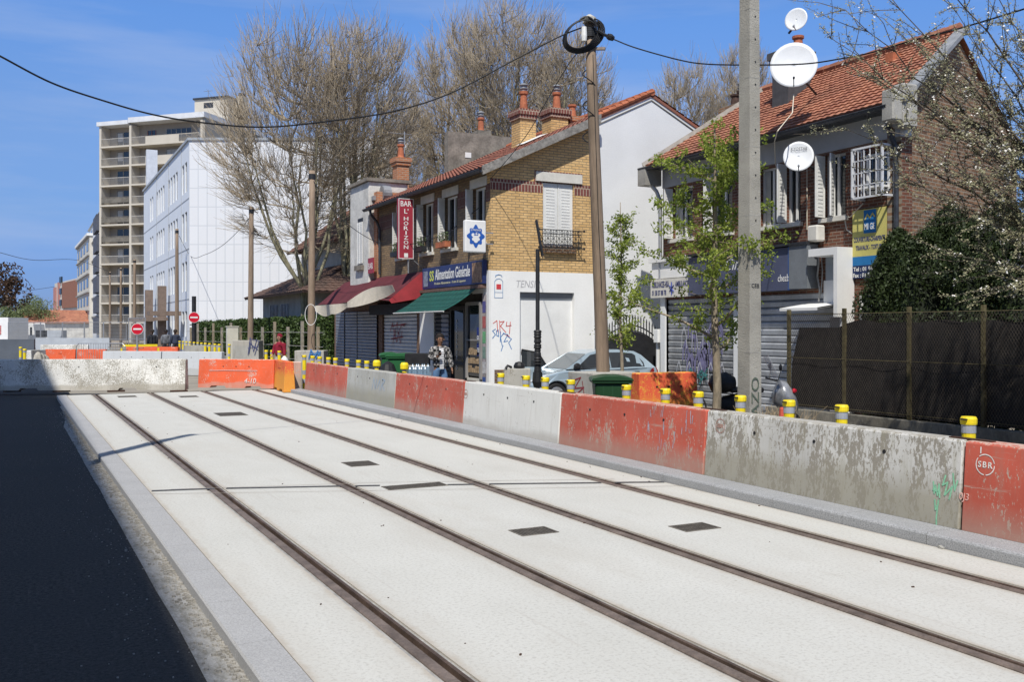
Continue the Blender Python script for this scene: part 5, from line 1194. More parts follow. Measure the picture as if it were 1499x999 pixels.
for i, (u, h, t, r) in enumerate(((1356, 3.75, 15.0, .95), (1430, 3.85, 14.9, 1.0), (1510, 3.8, 14.9, .95))):
    p = PT(u, 500, t); conifer('lower dark conifer filling the gap '+['left of the tallest one', 'right of the tallest one', 'at the picture edge'][i], t, p.y, h, r, 31+i, 7000)

# ---------- bare trees ----------
def baretree(label, base, cu, top_v, bot_v, rx, seed, Y, trunk_h=4.5, name='plane_tree', tr=.30, dens=1.0, grp='bare plane trees behind the houses', n1=13, bulge=1.0):
    """branches grown level by level towards points spread through an egg shaped crown"""
    import numpy as np
    rnd = random.Random(seed); root = thing(name, label, 'tree', base, grp); B = Vector(base)
    ct = P(cu, 500, Y); zt, zb = P(cu, top_v, Y).z, P(cu, bot_v, Y).z; Cn = Vector((ct.x, ct.y, (zt+zb)/2)); rz_ = (zt-zb)/2
    T = MB(); L2 = MB(); TW = MB()
    def inside(r0, r1):
        while True:
            d = Vector((rnd.gauss(0, 1), rnd.gauss(0, 1), rnd.gauss(0, 1))).normalized(); r = rnd.uniform(r0, r1)
            lump = 1+.10*noise.noise(d*2.3+Vector((seed, 0, 0)))
            q = Cn+Vector((d.x*rx*bulge, d.y*rx*bulge, d.z*rz_))*r*lump
            if d.z < -.75 and rnd.random() < .6: continue
            return q
    nodes = []; par = []
    def curve(p, t, r0, r1, n, mb, sides, sag, wob):
        pts = []; rs = []
        m_ = p.lerp(t, .5); out = Vector((t.x-p.x, t.y-p.y, 0))*.22; m_ = m_+out-EZ*sag*(t-p).length
        for k in range(n+1):
            f = k/n; q = p*(1-f)**2+m_*2*f*(1-f)+t*f*f
            if 0 < k < n: q = q+Vector((rnd.gauss(0, wob), rnd.gauss(0, wob), rnd.gauss(0, wob)))
            pts.append(q); rs.append(r0+(r1-r0)*f)
        mb.tube(pts, rs, sides, False); return pts
    fork = B+EZ*trunk_h; tp = curve(B, fork, tr, tr*.72, 4, T, 10, 0, .03)
    lv = [(q, tr*.5) for q in tp[2:]]
    lim = []
    for i in range(n1):
        t = inside(.30, .62); 
        if t.z < fork.z+1: t.z = fork.z+1+rnd.random()*2
        pts = curve(tp[-1-(i % 3 == 0)], t, tr*.34, tr*.12, 7, T, 6, .10, .09); lim += [q for q in pts[1:]]
    def attach(pool, count, r0, r1, ra, rb, n, mb, sides, maxd, wob, up=.35):
        arr = np.array([tuple(q) for q in pool]); out = []
        for _ in range(count):
            t = inside(r0, r1); d = arr-np.array(tuple(t)); dist = np.sqrt((d**2).sum(1)); cost = dist+np.maximum(0, d[:, 2]+up*dist)*1.6
            j = int(cost.argmin()); p = pool[j]
            if (t-p).length > maxd: p = p
            if (t-p).length < .25: continue
            k = min(1.3, (t-p).length/2.0)
            pts = curve(p, t, ra*k**.5, rb, n, mb, sides, .09, wob); out += pts[1:]
        return out
    l2 = attach(lim, int(100*dens), .45, .86, tr*.13, .020, 5, L2, 5, 9, .05)
    l3 = attach(lim+l2, int(900*dens), .50, 1.0, .021, .009, 4, L2, 3, 9, .04)
    pool = l2+l3
    for _ in range(int(4400*dens)):
        p = pool[rnd.randrange(len(pool))]; d = Vector((p.x-Cn.x, p.y-Cn.y, (p.z-Cn.z)*.8+rz_*.55)).normalized()
        d = (d+Vector((rnd.gauss(0, .34), rnd.gauss(0, .34), rnd.gauss(.25, .28)))).normalized(); ln = rnd.uniform(.5, 1.35)*rz_/6.5
        m_ = p+d*ln*.5+Vector((rnd.gauss(0, .04), rnd.gauss(0, .04), 0)); TW.tube([p, m_, p+d*ln+EZ*.06], [.010, .008, .005], 3, False)
    ob('trunk', T, bark_p, root, smooth=True); cr = ob('crown', L2, twig_m, root); ob('fine_twigs', TW, twig_m, cr)
def at(u, Y, z=-.1): p = P(u, 500, Y); return (p.x, p.y, z)
baretree('broad bare plane tree on the left, in front of the white block gable', at(446, 47), 436, 22, 400, 4.4, 3, 47, 3.8, dens=1.55)
baretree('bare plane tree just right of the broad left one, above the plastered tower', at(508, 48), 532, 24, 330, 3.3, 8, 48, 4.0, dens=1.4)
baretree('bare tree rising behind the rough party wall and chimneys', at(672, 54), 672, 12, 330, 3.3, 21, 54, 4.5, dens=1.3)
baretree('tall bare tree crowning the sky above the yellow brick chimneys', at(752, 52), 748, -4, 330, 3.9, 33, 52, 4.5, dens=1.65)
baretree('bare tree behind the wooden pole and the pale gable', at(835, 50), 836, 28, 300, 2.6, 45, 50, 4.2, dens=1.05)
baretree('bare tree behind the orange roof, left of the concrete pole', at(1005, 56), 1004, 80, 330, 2.6, 57, 56, 4.5, dens=1.0)
baretree('bare tree behind the orange roof, partly covered by the concrete pole', at(1090, 58), 1088, 64, 330, 2.8, 64, 58, 4.5, dens=1.1)
baretree('smaller bare tree behind the first two, above the old tiled house', at(590, 62), 592, 150, 380, 3.2, 71, 62, 3.5, dens=1.1)
# ---------- leafy young street trees ----------
def youngtree(label, base, h, seed, first, spread, nl, name='street_tree', r0=.05, leafs=.055, bareTop=.9, leaves_per=34, tight=.085):
    rnd = random.Random(seed); root = thing(name, label, 'tree', base, 'young leafy street trees'); B = Vector(base); T = MB(); pts = [B+Vector((.04*math.sin(k*1.1), .04*math.cos(k*.9), h*k/10)) for k in range(11)]
    T.tube(pts, [r0*(1-.085*k) for k in range(11)], 8); tips = []
    for i in range(nl):
        f = first+(1-first)*(i+.5)/nl*bareTop; k = f*10; p = pts[int(k)].lerp(pts[min(10, int(k)+1)], k-int(k)); a = i*2.4+rnd.random()
        ln = spread*(1.12-f*.95)*rnd.uniform(.65, 1.15); d = Vector((math.cos(a), math.sin(a), .15+.55*f)).normalized(); br = [p.copy()]
        for s_ in range(5): d = (d+Vector((rnd.gauss(0, .12), rnd.gauss(0, .12), rnd.gauss(.03, .08)))).normalized(); p = p+d*ln/5; br.append(p.copy())
        T.tube(br, [r0*.35*(1-.17*s_) for s_ in range(6)], 5)
        for s_ in range(1, 6):
            tips.append(br[s_]); 
            if rnd.random() < .75:
                e = br[s_]+Vector((rnd.gauss(0, .18), rnd.gauss(0, .18), rnd.uniform(.02, .22)))*spread*.9; T.tube([br[s_], e], [.006, .003], 3); tips += [e, br[s_].lerp(e, .5)]
    ob('trunk', T, bark_g, root, smooth=True)
    def fn(r_):
        t = tips[r_.randrange(len(tips))]; return t+Vector((r_.gauss(0, 1), r_.gauss(0, 1), r_.gauss(0, 1)))*tight, None
    ob('crown', leafcloud(fn, len(tips)*leaves_per, leafs, seed), fresh_m, root); return root
p = P(1047, 500, 14.9); youngtree('young leafy street tree left of the concrete pole, in front of the blue fascia', (p.x, p.y, -.02), 5.1, 5, .30, 1.95, 17, r0=.08, leafs=.033, leaves_per=50, tight=.055)
p = P(909, 500, 21.0); youngtree('slim young leafy tree between the wooden pole and the brick house', (p.x, p.y, -.02), 4.75, 9, .30, .85, 17, r0=.05, leafs=.036, leaves_per=20, tight=.06)
# blossoming tree leaning in from the right
def blossom():
    rnd = random.Random(77); b0 = P(1690, 500, 12.5); base = (b0.x, b0.y, 0); root = thing('blossom_tree', 'blossoming tree reaching in from the right with thin twigs and white flowers', 'tree', base)
    T = MB(); B = Vector(base); tp = [B, B+Vector((-.05, .1, 1.4)), B+Vector((-.2, .2, 2.6))]; T.tube(tp, [.17, .14, .12], 9); fl = []; lv = []
    tg = [(1235, 18, 12.6), (1215, 60, 12.4), (1240, 95, 12.9), (1290, -20, 12.2), (1330, 60, 13.2), (1350, -60, 12), (1400, 20, 12.8), (1245, 190, 13.2), (1300, 250, 13.0), (1360, 300, 12.8), (1380, 140, 12.6), (1340, 200, 12.2), (1420, 90, 12.2), (1450, 210, 12.0), (1440, -40, 12.6), (1410, 380, 12.6), (1450, 330, 12.4), (1480, 150, 12.4), (1480, 40, 12.2), (1370, 90, 12.9), (1310, 130, 12.5), (1460, 420, 12.6), (1430, 270, 12.9), (1500, 260, 12.3), (1510, 100, 12), (1500, -10, 12.4)]
    for i, (u, v, Y) in enumerate(tg):
        e = P(u, v, Y); s_ = tp[2]+Vector((0, 0, rnd.uniform(-.3, .3))); mid = s_.lerp(e, .45)+Vector((rnd.gauss(0, .12), rnd.gauss(0, .15), .28 if v < 150 else .1)); pts = []
        for k in range(13):
            t = k/12; q_ = s_*(1-t)**2+mid*2*t*(1-t)+e*t*t; pts.append(q_+Vector((rnd.gauss(0, .025), rnd.gauss(0, .025), rnd.gauss(0, .025))))
        T.tube(pts, [.024*(1-t/12)**1.1+.004 for t in range(13)], 5)
        dr = (e-s_).normalized()
        for k in range(2, 13):
            for _ in range(3 if k < 11 else 2):
                d = (dr*.8+Vector((rnd.gauss(0, .45), rnd.gauss(0, .45), rnd.gauss(0, .5)))).normalized(); ln = rnd.uniform(.3, .95); q_ = pts[k]; br = [q_]
                for s2 in range(4): d = (d+Vector((rnd.gauss(0, .15), rnd.gauss(0, .15), rnd.gauss(0, .15)))).normalized(); q_ = q_+d*ln/4; br.append(q_)
                T.tube(br, [.007, .006, .005, .004, .0025], 3)
                for w_ in range(24): 
                    a = rnd.random()*4; p_ = br[int(a)].lerp(br[int(a)+1], a-int(a)) if a < 4 else br[4]; (fl if rnd.random() < .04 else lv).append(p_)
    ob('trunk', T, M('grey_brown_blossom_bark', (.12, .10, .08), .3, 7), root); F_ = MB(); LV = MB()
    for p_ in fl:
        for _ in range(4):
            c = p_+Vector((rnd.gauss(0, .022),)*1+(rnd.gauss(0, .022), rnd.gauss(0, .022))); d = Vector((rnd.gauss(0, 1), rnd.gauss(0, 1), rnd.gauss(0, 1))).normalized()*.015; e = d.orthogonal()*.9; F_.quad(c-d, c-e, c+d, c+e)
    for p_ in lv:
        for _ in range(3):
            c = p_+Vector((rnd.gauss(0, .02), rnd.gauss(0, .02), rnd.gauss(0, .02))); d = Vector((rnd.gauss(0, 1), rnd.gauss(0, 1), rnd.gauss(0, 1))).normalized()*.016; e = d.orthogonal()*.6; LV.quad(c-d, c-e, c+d, c+e)
    ob('blossom', F_, M('white_petals', (.72, .70, .66), .08, 9, .8), root); ob('buds', LV, leafmat('bronze_green_buds', (.16, .15, .08), (.40, .39, .24), .25, 8), root)
blossom()
# ---------- long hedge on the far pavement ----------
hA, hB = Vector((11.35, 38.7, 0)), Vector((9.9, 66, 0)); hd = (hB-hA).normalized(); hn = Vector((hd.y, -hd.x, 0))
HG = thing('clipped_hedge', 'long clipped green hedge in front of the old tiled house', 'hedge', tuple(hA))
q = MB(); 
for k in range(14):
    a, b_ = hA.lerp(hB, k/14), hA.lerp(hB, (k+1)/14); q.quad(a+hn*.15, b_+hn*.15, b_+hn*.15+EZ*2.25, a+hn*.15+EZ*2.35); q.quad(a+hn*.15+EZ*2.3, b_+hn*.15+EZ*2.25, b_+hn*.9+EZ*2.2, a+hn*.9+EZ*2.3)
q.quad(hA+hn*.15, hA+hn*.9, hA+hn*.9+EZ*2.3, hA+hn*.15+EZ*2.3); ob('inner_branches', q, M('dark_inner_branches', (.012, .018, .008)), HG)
def hf(r_):
    t = r_.random()**1.4; p_ = hA.lerp(hB, t); top = 2.55-.12*t+.10*noise.noise((t*40, 0, 0))
    if r_.random() < .72: return p_+hn*(.05+.12*noise.noise((t*30, 1, 2))+r_.gauss(0, .05))+EZ*(r_.random()*top), None
    if r_.random() < .3: return hA+hn*(r_.random()*1.0)+EZ*(r_.random()*top)-hd*.05, None
    return p_+hn*(r_.random()*1.0)+EZ*(top-.15+r_.gauss(0, .05)), None
ob('foliage', leafcloud(hf, 26000, .085, 5), hedge_m, HG)
HF = thing('hedge_fence', 'row of grey concrete and wooden stakes with wire along the hedge', 'fence', tuple(hA-hn*.4))
for i in range(13):
    p_ = hA.lerp(hB, (i+.3)/13)-hn*.35; hh = 2.3 if i % 2 else 2.05; ob('stake', MB().box(p_.x-.06, p_.x+.06, p_.y-.06, p_.y+.06, 0, hh), M('weathered_stake', (.30, .27, .22), .3, 5) if i % 3 else bark_g, HF)
q = MB()
for z in (.6, 1.2, 1.8): q.tube([hA-hn*.35+EZ*z, hB-hn*.35+EZ*z], .012, 4)
q.quad(hA-hn*.3, hB-hn*.3, hB-hn*.3+EZ*.45, hA-hn*.3+EZ*.45); ob('wires', q, concrete, HF)

# ---------- old tiled house behind the hedge ----------
OH = thing('old_tiled_house', 'old two storey house with dark brown tiled roofs behind the hedge and bare trees', 'house', (13, 50, 0))
gwall = M('old_house_grey', (.36, .34, .29), .2, 2)  # one even grey tone on all walls of the old house
x0o, x1o, y0o, y1o = 12.6, 26, 45.5, 57
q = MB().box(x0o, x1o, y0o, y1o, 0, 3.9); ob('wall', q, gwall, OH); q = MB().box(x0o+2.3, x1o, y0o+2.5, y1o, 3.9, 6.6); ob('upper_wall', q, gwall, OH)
def hip(name, x0, x1, y0, y1, z0, z1, inset, th=.12, rmat=tile_d):
    xa, xb, ya, yb = x0+inset, x1-inset, y0+inset, y1-inset; A_, B_, C_, D_ = (x0, y0, z0), (x1, y0, z0), (x1, y1, z0), (x0, y1, z0); a, b, c, d = (xa, ya, z1), (xb, ya, z1), (xb, yb, z1), (xa, yb, z1)
    roof(name, OH, A_, B_, b, a, rmat, nu=4, tw=.35, th=.4, amp=.05); roof(name, OH, D_, A_, a, d, rmat, nu=4, tw=.35, th=.4, amp=.05); q = MB().quad(B_, C_, c, b); q.quad(C_, D_, d, c); q.quad(a, b, c, d); ob(name, q, rmat, OH)
hip('lower_roof', x0o-.9, x1o, y0o-.9, y1o+.9, 3.75, 5.3, 3.2); hip('upper_roof', x0o+1.6, x1o+.5, y0o+1.7, y1o+.8, 6.5, 10.3, 4.6, rmat=M('brown_tile_far', (.16, .085, .06), .3, 2.5, .9, 0, .4, 14))
WO = Wall((x0o, 0, 0), (0, -1, 0), (-1, 0, 0)); WO2 = Wall((0, y0o, 0), (1, 0, 0), (0, -1, 0))
for i, (W_, a, b_, z0, z1) in enumerate(((WO, -55, -53.3, 1.8, 3.3), (WO, -52.5, -50.8, 1.8, 3.3), (WO2, 13.2, 15.2, 1.6, 3.4), (WO2, 16.5, 18.2, 1.4, 3.2))):
    g = MB(); W_.box(g, a, b_, z0, z1, 0, .02); wn = ob('window', g, glassm, OH); g = MB()
    for k in range(6): x = a+(b_-a)*k/5; W_.box(g, x-.03, x+.03, z0, z1, .02, .05)
    ob('frame', g, white if i > 2 else steel, wn)
g = MB()
for k in range(5): WO.O; x = -56.6+k*.45; g.quad(WO.pt(x, 1.3, .3), WO.pt(x+.4, 1.3, .3), WO.pt(x+.2, 2.5, .3))
ob('pointed_panels', g, white, OH)

# ================= WHITE BLOCK D & TOWER =================
wtile = (lambda: brick('white_panel_tiles', (.66, .67, .68), (.69, .70, .71), (.54, .56, .58), bw=.62, bh=1.3, var=.02, bmp=.1, ms=.035))(); wtile.node_tree.nodes['Brick Texture'].offset = 0
DW = thing('white_office_block', 'long white panelled four storey block with narrow windows', 'office building', (10.2, 69, 0))
D0, D1, DT, DH = 69.0, 97.0, 10.2, 15.0
WD = Wall((DT, 0, 0), (0, -1, 0), (-1, 0, 0)); hl = []; ctr = []
floors = [(11.6, 13.7), (8.1, 10.2), (4.6, 6.7), (1.4, 3.2)]
for (za, zb) in floors:
    s_ = 70.0
    for grp in range(4):
        for k in (range(2) if grp in (0, 3) else range(4)):
            hl.append((-s_-.95, -s_-.0, za, zb)); s_ += 1.45
        s_ += 1.7
ob('front_wall', WD.holed(-D1, -D0, 0, DH, hl, .4), M('pale_blue_white_panel', (.66, .69, .72), .04, .4, .6, 0, .03), DW)
q = MB(); q.box(DT+.45, DT+12, D0+1.5, D1, 0, DH-.02); ob('core', q, dark, DW)
gx_, gy_ = DT+.0+13.4, D0-6.85
q = MB().quad((DT, D0, 0), (gx_, gy_, 0), (gx_, gy_, DH), (DT, D0, DH)); q.quad((gx_, gy_, 0), (gx_+3, D1, 0), (gx_+3, D1, DH), (gx_, gy_, DH)); q.uv = [[0, 0, 15.05, 0, 15.05, DH, 0, DH], [0, 0, 30, 0, 30, DH, 0, DH]]; ob('gable_wall', q, wtile, DW)
q = MB(); q.prism([(DT-.12, D0-.06), (gx_+.1, gy_-.1), (gx_+3.1, D1), (DT-.12, D1)], 'z', DH, DH+.18); ob('parapet', q, M('slate_parapet', (.34, .37, .40), .1, 2), DW)
for k, h_ in enumerate(hl):
    q = MB(); WD.box(q, h_[0], h_[1], h_[2], h_[3], -.14, -.10); wn = ob('window', q, M('matt_dark_pane', (.04, .045, .055), .3, 1, .7, 0, 0, 5, spec=.1), DW)
    q = MB(); WD.box(q, h_[0]+.02, h_[0]+.12, h_[2]+.05, h_[3]-.6, -.098, -.08); ob('white_pane_strip', q, white, wn)  # narrow white strip over one edge of the dark pane
q = MB()
for z in (4.0, 7.5, 11.0): WD.box(q, -D1, -D0, z, z+.06, .0, .02)
for s_ in (72.6, 79.4, 87): WD.box(q, -s_-.05, -s_+.05, 0, DH, 0, .03)
ob('panel_joints', q, M('joint_grey', (.38, .40, .42), .1, 3), DW)
for i, u in enumerate((213, 218, 237)):
    if i == 0: continue
    s_ = ST(u, DT-.6); q = MB().box(DT-.9, DT-.3, s_-.3, s_+.3, 0, 5.3); ob('entrance_pier', q, M('brown_pier', (.20, .15, .12), .2, 3), DW); q = MB().box(DT-2.2, DT-.3, s_-1.2, s_+.6, 2.6, 2.85); ob('entrance_canopy', q, M('brown_pier', (.2, .15, .12)), DW)
s_ = ST(256, DT-.6); q = MB().box(DT-2.4, DT-.3, s_-1.0, s_+.8, 2.9, 3.2); ob('entrance_canopy', q, M('brown_pier', (.2, .15, .12)), DW)
# beige balcony tower
TW_ = thing('balcony_tower', 'eleven storey beige apartment tower with stacked balconies', 'apartment building', tuple(at(220, 125, 0)))
tb = P(147, 500, 131); tc_ = P(297, 500, 126); TX = Vector((tc_.x-tb.x, tc_.y-tb.y, 0)); TWd = TX.length; TX.normalize(); WT = Wall((tb.x, tb.y, 0), TX, TX.cross(EZ)); ND = -WT.n
TH = 1.95+(482-183)*131/1400; FHt = 28.75*130/1400
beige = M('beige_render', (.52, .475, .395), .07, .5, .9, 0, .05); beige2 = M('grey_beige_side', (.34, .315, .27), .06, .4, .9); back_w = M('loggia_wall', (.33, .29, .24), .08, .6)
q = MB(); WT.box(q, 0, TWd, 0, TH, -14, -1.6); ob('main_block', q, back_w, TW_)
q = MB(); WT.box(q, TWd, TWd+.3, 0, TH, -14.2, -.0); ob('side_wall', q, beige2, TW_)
cx = [0, TWd*.30, TWd*.975]
q = MB()
for x in (-.15, cx[1]-.15, TWd-.35): WT.box(q, x, x+.35, 0, TH-.3, -1.6, .05)
ob('dividing_piers', q, beige, TW_)
q = MB(); WT.box(q, -.4, cx[1]-.2, TH-.2, TH+.35, -14, .3); WT.box(q, cx[1]-.15, TWd+.4, TH-.05, TH+.65, -14.4, .3); ob('roof_slab', q, M('roof_edge', (.62, .63, .64), .1, 1), TW_)
nf = 11; rail_m = M('balcony_rail_paint', (.44, .42, .38), .2, 1.5, .8); screen_m = M('balcony_screen', (.17, .155, .13), .3, 1.5)
for k in range(nf):
    z = TH-3.0-k*FHt
    if z < .3: break
    q = MB(); WT.box(q, 0, cx[1]-.15, z-.22, z, -1.6, .1); WT.box(q, cx[1]+.2, TWd-.4, z-.22, z, -1.6, .12)
    sl = ob('floor_slab', q, beige, TW_)
    for (a, b_, solid) in ((.2, cx[1]-.2, k in (3, 4, 5)), (cx[1]+.25, cx[1]+2.4, False), (cx[1]+2.5, TWd-.5, k < 8)):
        q = MB(); WT.box(q, a, b_, z+.95, z+1.02, .02, .08)
        if solid and b_-a > 3.6 and a > cx[1]: WT.box(q, a, b_*.8, z, z+.95, .02, .07)
        elif solid: WT.box(q, a, b_, z+.25, z+.9, .03, .05)
        nb = int((b_-a)/.16)
        for j in range(nb+1): x = a+(b_-a)*j/nb; WT.box(q, x-.015, x+.015, z, z+.97, .04, .06)
        ob('balcony_rail', q, beige if (solid and a > cx[1]) else (screen_m if solid else rail_m), TW_)
    for (a, b_) in ((cx[1]*.30, cx[1]*.72), (cx[1]+1.6, cx[1]+2.9), (cx[1]+4.6, cx[1]+8.6), (TWd-1.9, TWd-.7)):
        q = MB(); WT.box(q, a, b_, z+(.0 if b_-a < 2.5 else .9), z+2.1, -1.6, -1.56); wn = ob('window', q, glassm, TW_)
        if (k+int(a)) % 3: q = MB(); WT.box(q, a+.1, a+(b_-a)*.45, z+.9, z+2.05, -1.555, -1.54); ob('curtain', q, curtain, wn)
        q = MB(); n2 = max(2, int((b_-a)/.8))
        for j in range(n2+1): x = a+(b_-a)*j/n2; WT.box(q, x-.04, x+.04, z+.0, z+2.1, -1.55, -1.52)
        ob('frame', q, rail_m if k % 2 else M('rust_red_frames', (.3, .12, .1), .2, 3) if a < cx[1]+3 and a > cx[1] else rail_m, wn)
q = MB(); WT.box(q, TWd*.70, TWd*.70+5.4, TH+.6, TH+3.7, -9, -5); ob('lift_housing', q, beige, TW_)
q = MB(); WT.box(q, TWd*.70-.15, TWd*.70+5.5, TH+3.7, TH+3.95, -9.2, -4.8); WT.box(q, TWd*.70+1.5, TWd*.70+3.0, TH+2.5, TH+3.2, -5, -4.97); ob('housing_roof', q, gutterm, TW_)
q = MB(); WT.box(q, TWd*.70+5.6, TWd*.70+6.6, TH+.6, TH+4.2, -8, -6.5); ob('chimney', q, beige, TW_); q = MB(); WT.box(q, TWd*.70+5.8, TWd*.70+6.4, TH+4.2, TH+4.7, -7.8, -6.8); ob('chimney_cap', q, gutterm, TW_)
q = MB(); c = WT.pt(TWd*.70+1.5, TH+3.9, -6); q.tube([c, c+EZ*1.4], .04, 4); q.tube([c+EZ*1.2-WT.x*.7, c+EZ*1.2+WT.x*.7], .03, 4); tag(ob('roof_antenna', q, steel, base=tuple(c)), 'small aerial on the roof housing of the beige tower', 'antenna')
# tall white panel and dark wedge between white block and tower: telecom panel
p_ = P(222, 235, 93); q = MB().box(p_.x-.5, p_.x+.5, p_.y-.3, p_.y+.3, 15.3, p_.z+1.0); tag(ob('telecom_panel', q, M('pale_grey_panel', (.55, .57, .60), .1, 3), base=(p_.x, p_.y, 15.2)), 'tall pale antenna casing standing on the roof edge of the white block', 'antenna')
# blocks left of the tower
def block(name, label, u0, u1, Y0, Y1, ztop_v, mat, bands, depth=14, wins=None, gz=0):
    a, b_ = P(u0, 500, Y0), P(u1, 500, Y1); X_ = Vector((b_.x-a.x, b_.y-a.y, 0)); Lw = X_.length; X_.normalize(); W_ = Wall((a.x, a.y, 0), X_, X_.cross(EZ)); Hh = H+(V0-ztop_v)*Y1/F
    root = thing(name, label, 'apartment building', (a.x, a.y, 0)); q = MB(); W_.box(q, 0, Lw, 0, Hh, -depth, 0); ob('wall', q, mat, root); return root, W_, Lw, Hh
r_, W_, Lw, Hh = block('pale_apartment_block', 'cream apartment block left of the beige tower with dark balcony recess', 113, 131, 175, 150, 345, M('cream_render', (.58, .55, .48), .08, .4), 6)
nfl = int(Hh/3)
for k in range(nfl):
    q = MB(); W_.box(q, 0, Lw, Hh-k*2.9-.2, Hh-k*2.9, 0, .25); ob('floor_band', q, M('band_grey', (.35, .34, .32), .1, 1), r_)
    for j in range(4): 
        x = Lw*(.08+.24*j); q = MB(); W_.box(q, x, x+Lw*.12, Hh-k*2.9-2.2, Hh-k*2.9-.8, 0, .05); ob('window', q, glassm, r_)
q = MB(); W_.box(q, -.2, Lw+.2, Hh, Hh+.4, -14, .4); ob('roof_edge', q, white, r_)
r_, W_, Lw, Hh = block('white_apartment_block', 'white stepped apartment block touching the left side of the beige tower', 130, 147, 160, 134, 310, M('white_render_far', (.62, .64, .66), .06, .4), 6)
for k in range(int(Hh/3)):
    q = MB(); W_.box(q, 0, Lw, Hh-k*2.9-.15, Hh-k*2.9, 0, .2); ob('floor_band', q, M('band_grey', (.35,)*3), r_)
    q = MB(); W_.box(q, Lw*.72, Lw-.3, Hh-k*2.9-2.6, Hh-k*2.9-.3, 0, .5); ob('balcony_recess', q, M('slate_blue_recess', (.09, .10, .13), .2, 1), r_)
    q = MB(); W_.box(q, Lw*.2, Lw*.35, Hh-k*2.9-2.1, Hh-k*2.9-.8, 0, .05); ob('window', q, glassm, r_)
q = MB(); W_.box(q, -3, Lw*.5, Hh-4.5, Hh-1.5, -10, -.5); ob('lower_wing', q, M('white_render_far', (.6,)*3), r_)
r_, W_, Lw, Hh = block('brick_apartment_block', 'brick and white apartment building farthest down the street', 80, 114, 225, 200, 407, M('cream_render', (.5,)*3), 4)
q = MB(); W_.box(q, Lw*.40, Lw, Hh*.52, Hh-.4, 0, .3); ob('brick_panel', q, brick('far_brick', (.30, .13, .085), (.26, .12, .08), (.3, .2, .15), bw=.6, bh=.3), r_)
q = MB(); W_.box(q, 0, Lw*.1, 0, Hh-1, 0, .3); W_.box(q, Lw*.2, Lw*.26, 0, Hh, 0, .3); ob('red_stripes', q, M('far_red', (.42, .2, .17), .1, 1), r_)
q = MB(); W_.box(q, Lw*.6, Lw, Hh*.16, Hh*.36, 0, .6); ob('brick_balcony', q, M('far_red_brick', (.33, .12, .09), .1, 1), r_)
for k in range(5):
    for j in range(2): q = MB(); W_.box(q, Lw*(.28+.06*j), Lw*(.31+.06*j), 2+k*2.6, 3.4+k*2.6, 0, .32); ob('window', q, glassm, r_)
# low houses and trees far left
q = MB(); a = P(38, 500, 150); fh = thing('far_house', 'small house with an orange roof beyond the site fence', 'house', (a.x, a.y, 0)); ob('wall', MB().box(a.x, a.x+9, a.y-3, a.y+5, 0, 2.9), render_old, fh); ob('roof', MB().prism([(a.y-3.5, 2.9), (a.y+5.5, 2.9), (a.y+1, 5.0)], 'x', a.x-.4, a.x+9.4), tile_o, fh)
a = P(64, 500, 170); fh = thing('far_house', 'low brown roofed house just right of the orange roofed one', 'house', (a.x, a.y, 0)); ob('wall', MB().box(a.x, a.x+10, a.y, a.y+8, 0, 3.2), render_old, fh); ob('roof', MB().prism([(a.y-.5, 3.2), (a.y+8.5, 3.2), (a.y+4, 4.9)], 'x', a.x-.4, a.x+10.4), tile_d, fh)
def roundtree(label, base, h, r, seed, mat, n=7000, size=.22, zc=.6):
    rnd = random.Random(seed); root = thing('leafy_tree', label, 'tree', base); B = Vector(base); ob('trunk', MB().tube([B, B+EZ*h*.6], [h*.03, h*.012], 6), bark_d, root)
    lob = [(Vector((rnd.gauss(0, .45)*r, rnd.gauss(0, .45)*r, h*zc+rnd.uniform(-.3, .34)*h*.9)), r*rnd.uniform(.22, .5)) for _ in range(22)]
    T = MB()
    for c, q_ in lob: T.tube([B+EZ*h*.35, B+c], [h*.012, h*.004], 4)
    ob('limbs', T, bark_d, root)
    def f(r_):
        c, q_ = lob[r_.randrange(len(lob))]; d = Vector((r_.gauss(0, 1), r_.gauss(0, 1), r_.gauss(0, 1))).normalized(); return B+c+d*q_*r_.uniform(.55, 1.05), None
    ob('crown', leafcloud(f, n, size, seed), mat, root)
roundtree('dark purple leaved tree cut by the left edge of the picture', at(-26, 85), 7.4, 2.9, 3, leafmat('purple_leaves', (.035, .018, .015), (.10, .06, .03), .2), 6500, .16, .68)
roundtree('hazy green willow like tree beyond the far left houses', at(28, 150, 0), 6.4, 4.2, 4, leafmat('dull_spring_green', (.12, .15, .07), (.25, .30, .13), .3), 9000, .16)
baretree('thin bare tree beside the far left green tree', at(46, 165, 0), 46, 441, 474, 2.3, 91, 165, 1.2, dens=.15, grp='far bare trees', tr=.12)
# distant rooftops / vegetation strip closing the street end
rnd = random.Random(6)
for i, (u, Y, w_, h_) in enumerate(((-30, 260, 22, 5), (10, 280, 20, 4.4), (60, 300, 30, 5.2), (100, 330, 26, 6))):
    a = P(u, 500, Y); o = thing('far_house', ['grey distant house at the picture edge', 'grey distant house under the green tree', 'distant house just above the mesh site fence', 'distant house under the brick apartments'][i], 'house', (a.x, a.y, 0)); ob('wall', MB().box(a.x, a.x+w_*.7, a.y, a.y+10, 0, h_*.6), render_old, o); ob('roof', MB().prism([(a.y-.5, h_*.6), (a.y+10.5, h_*.6), (a.y+5, h_)], 'x', a.x-.5, a.x+w_*.7+.5), tile_d, o)

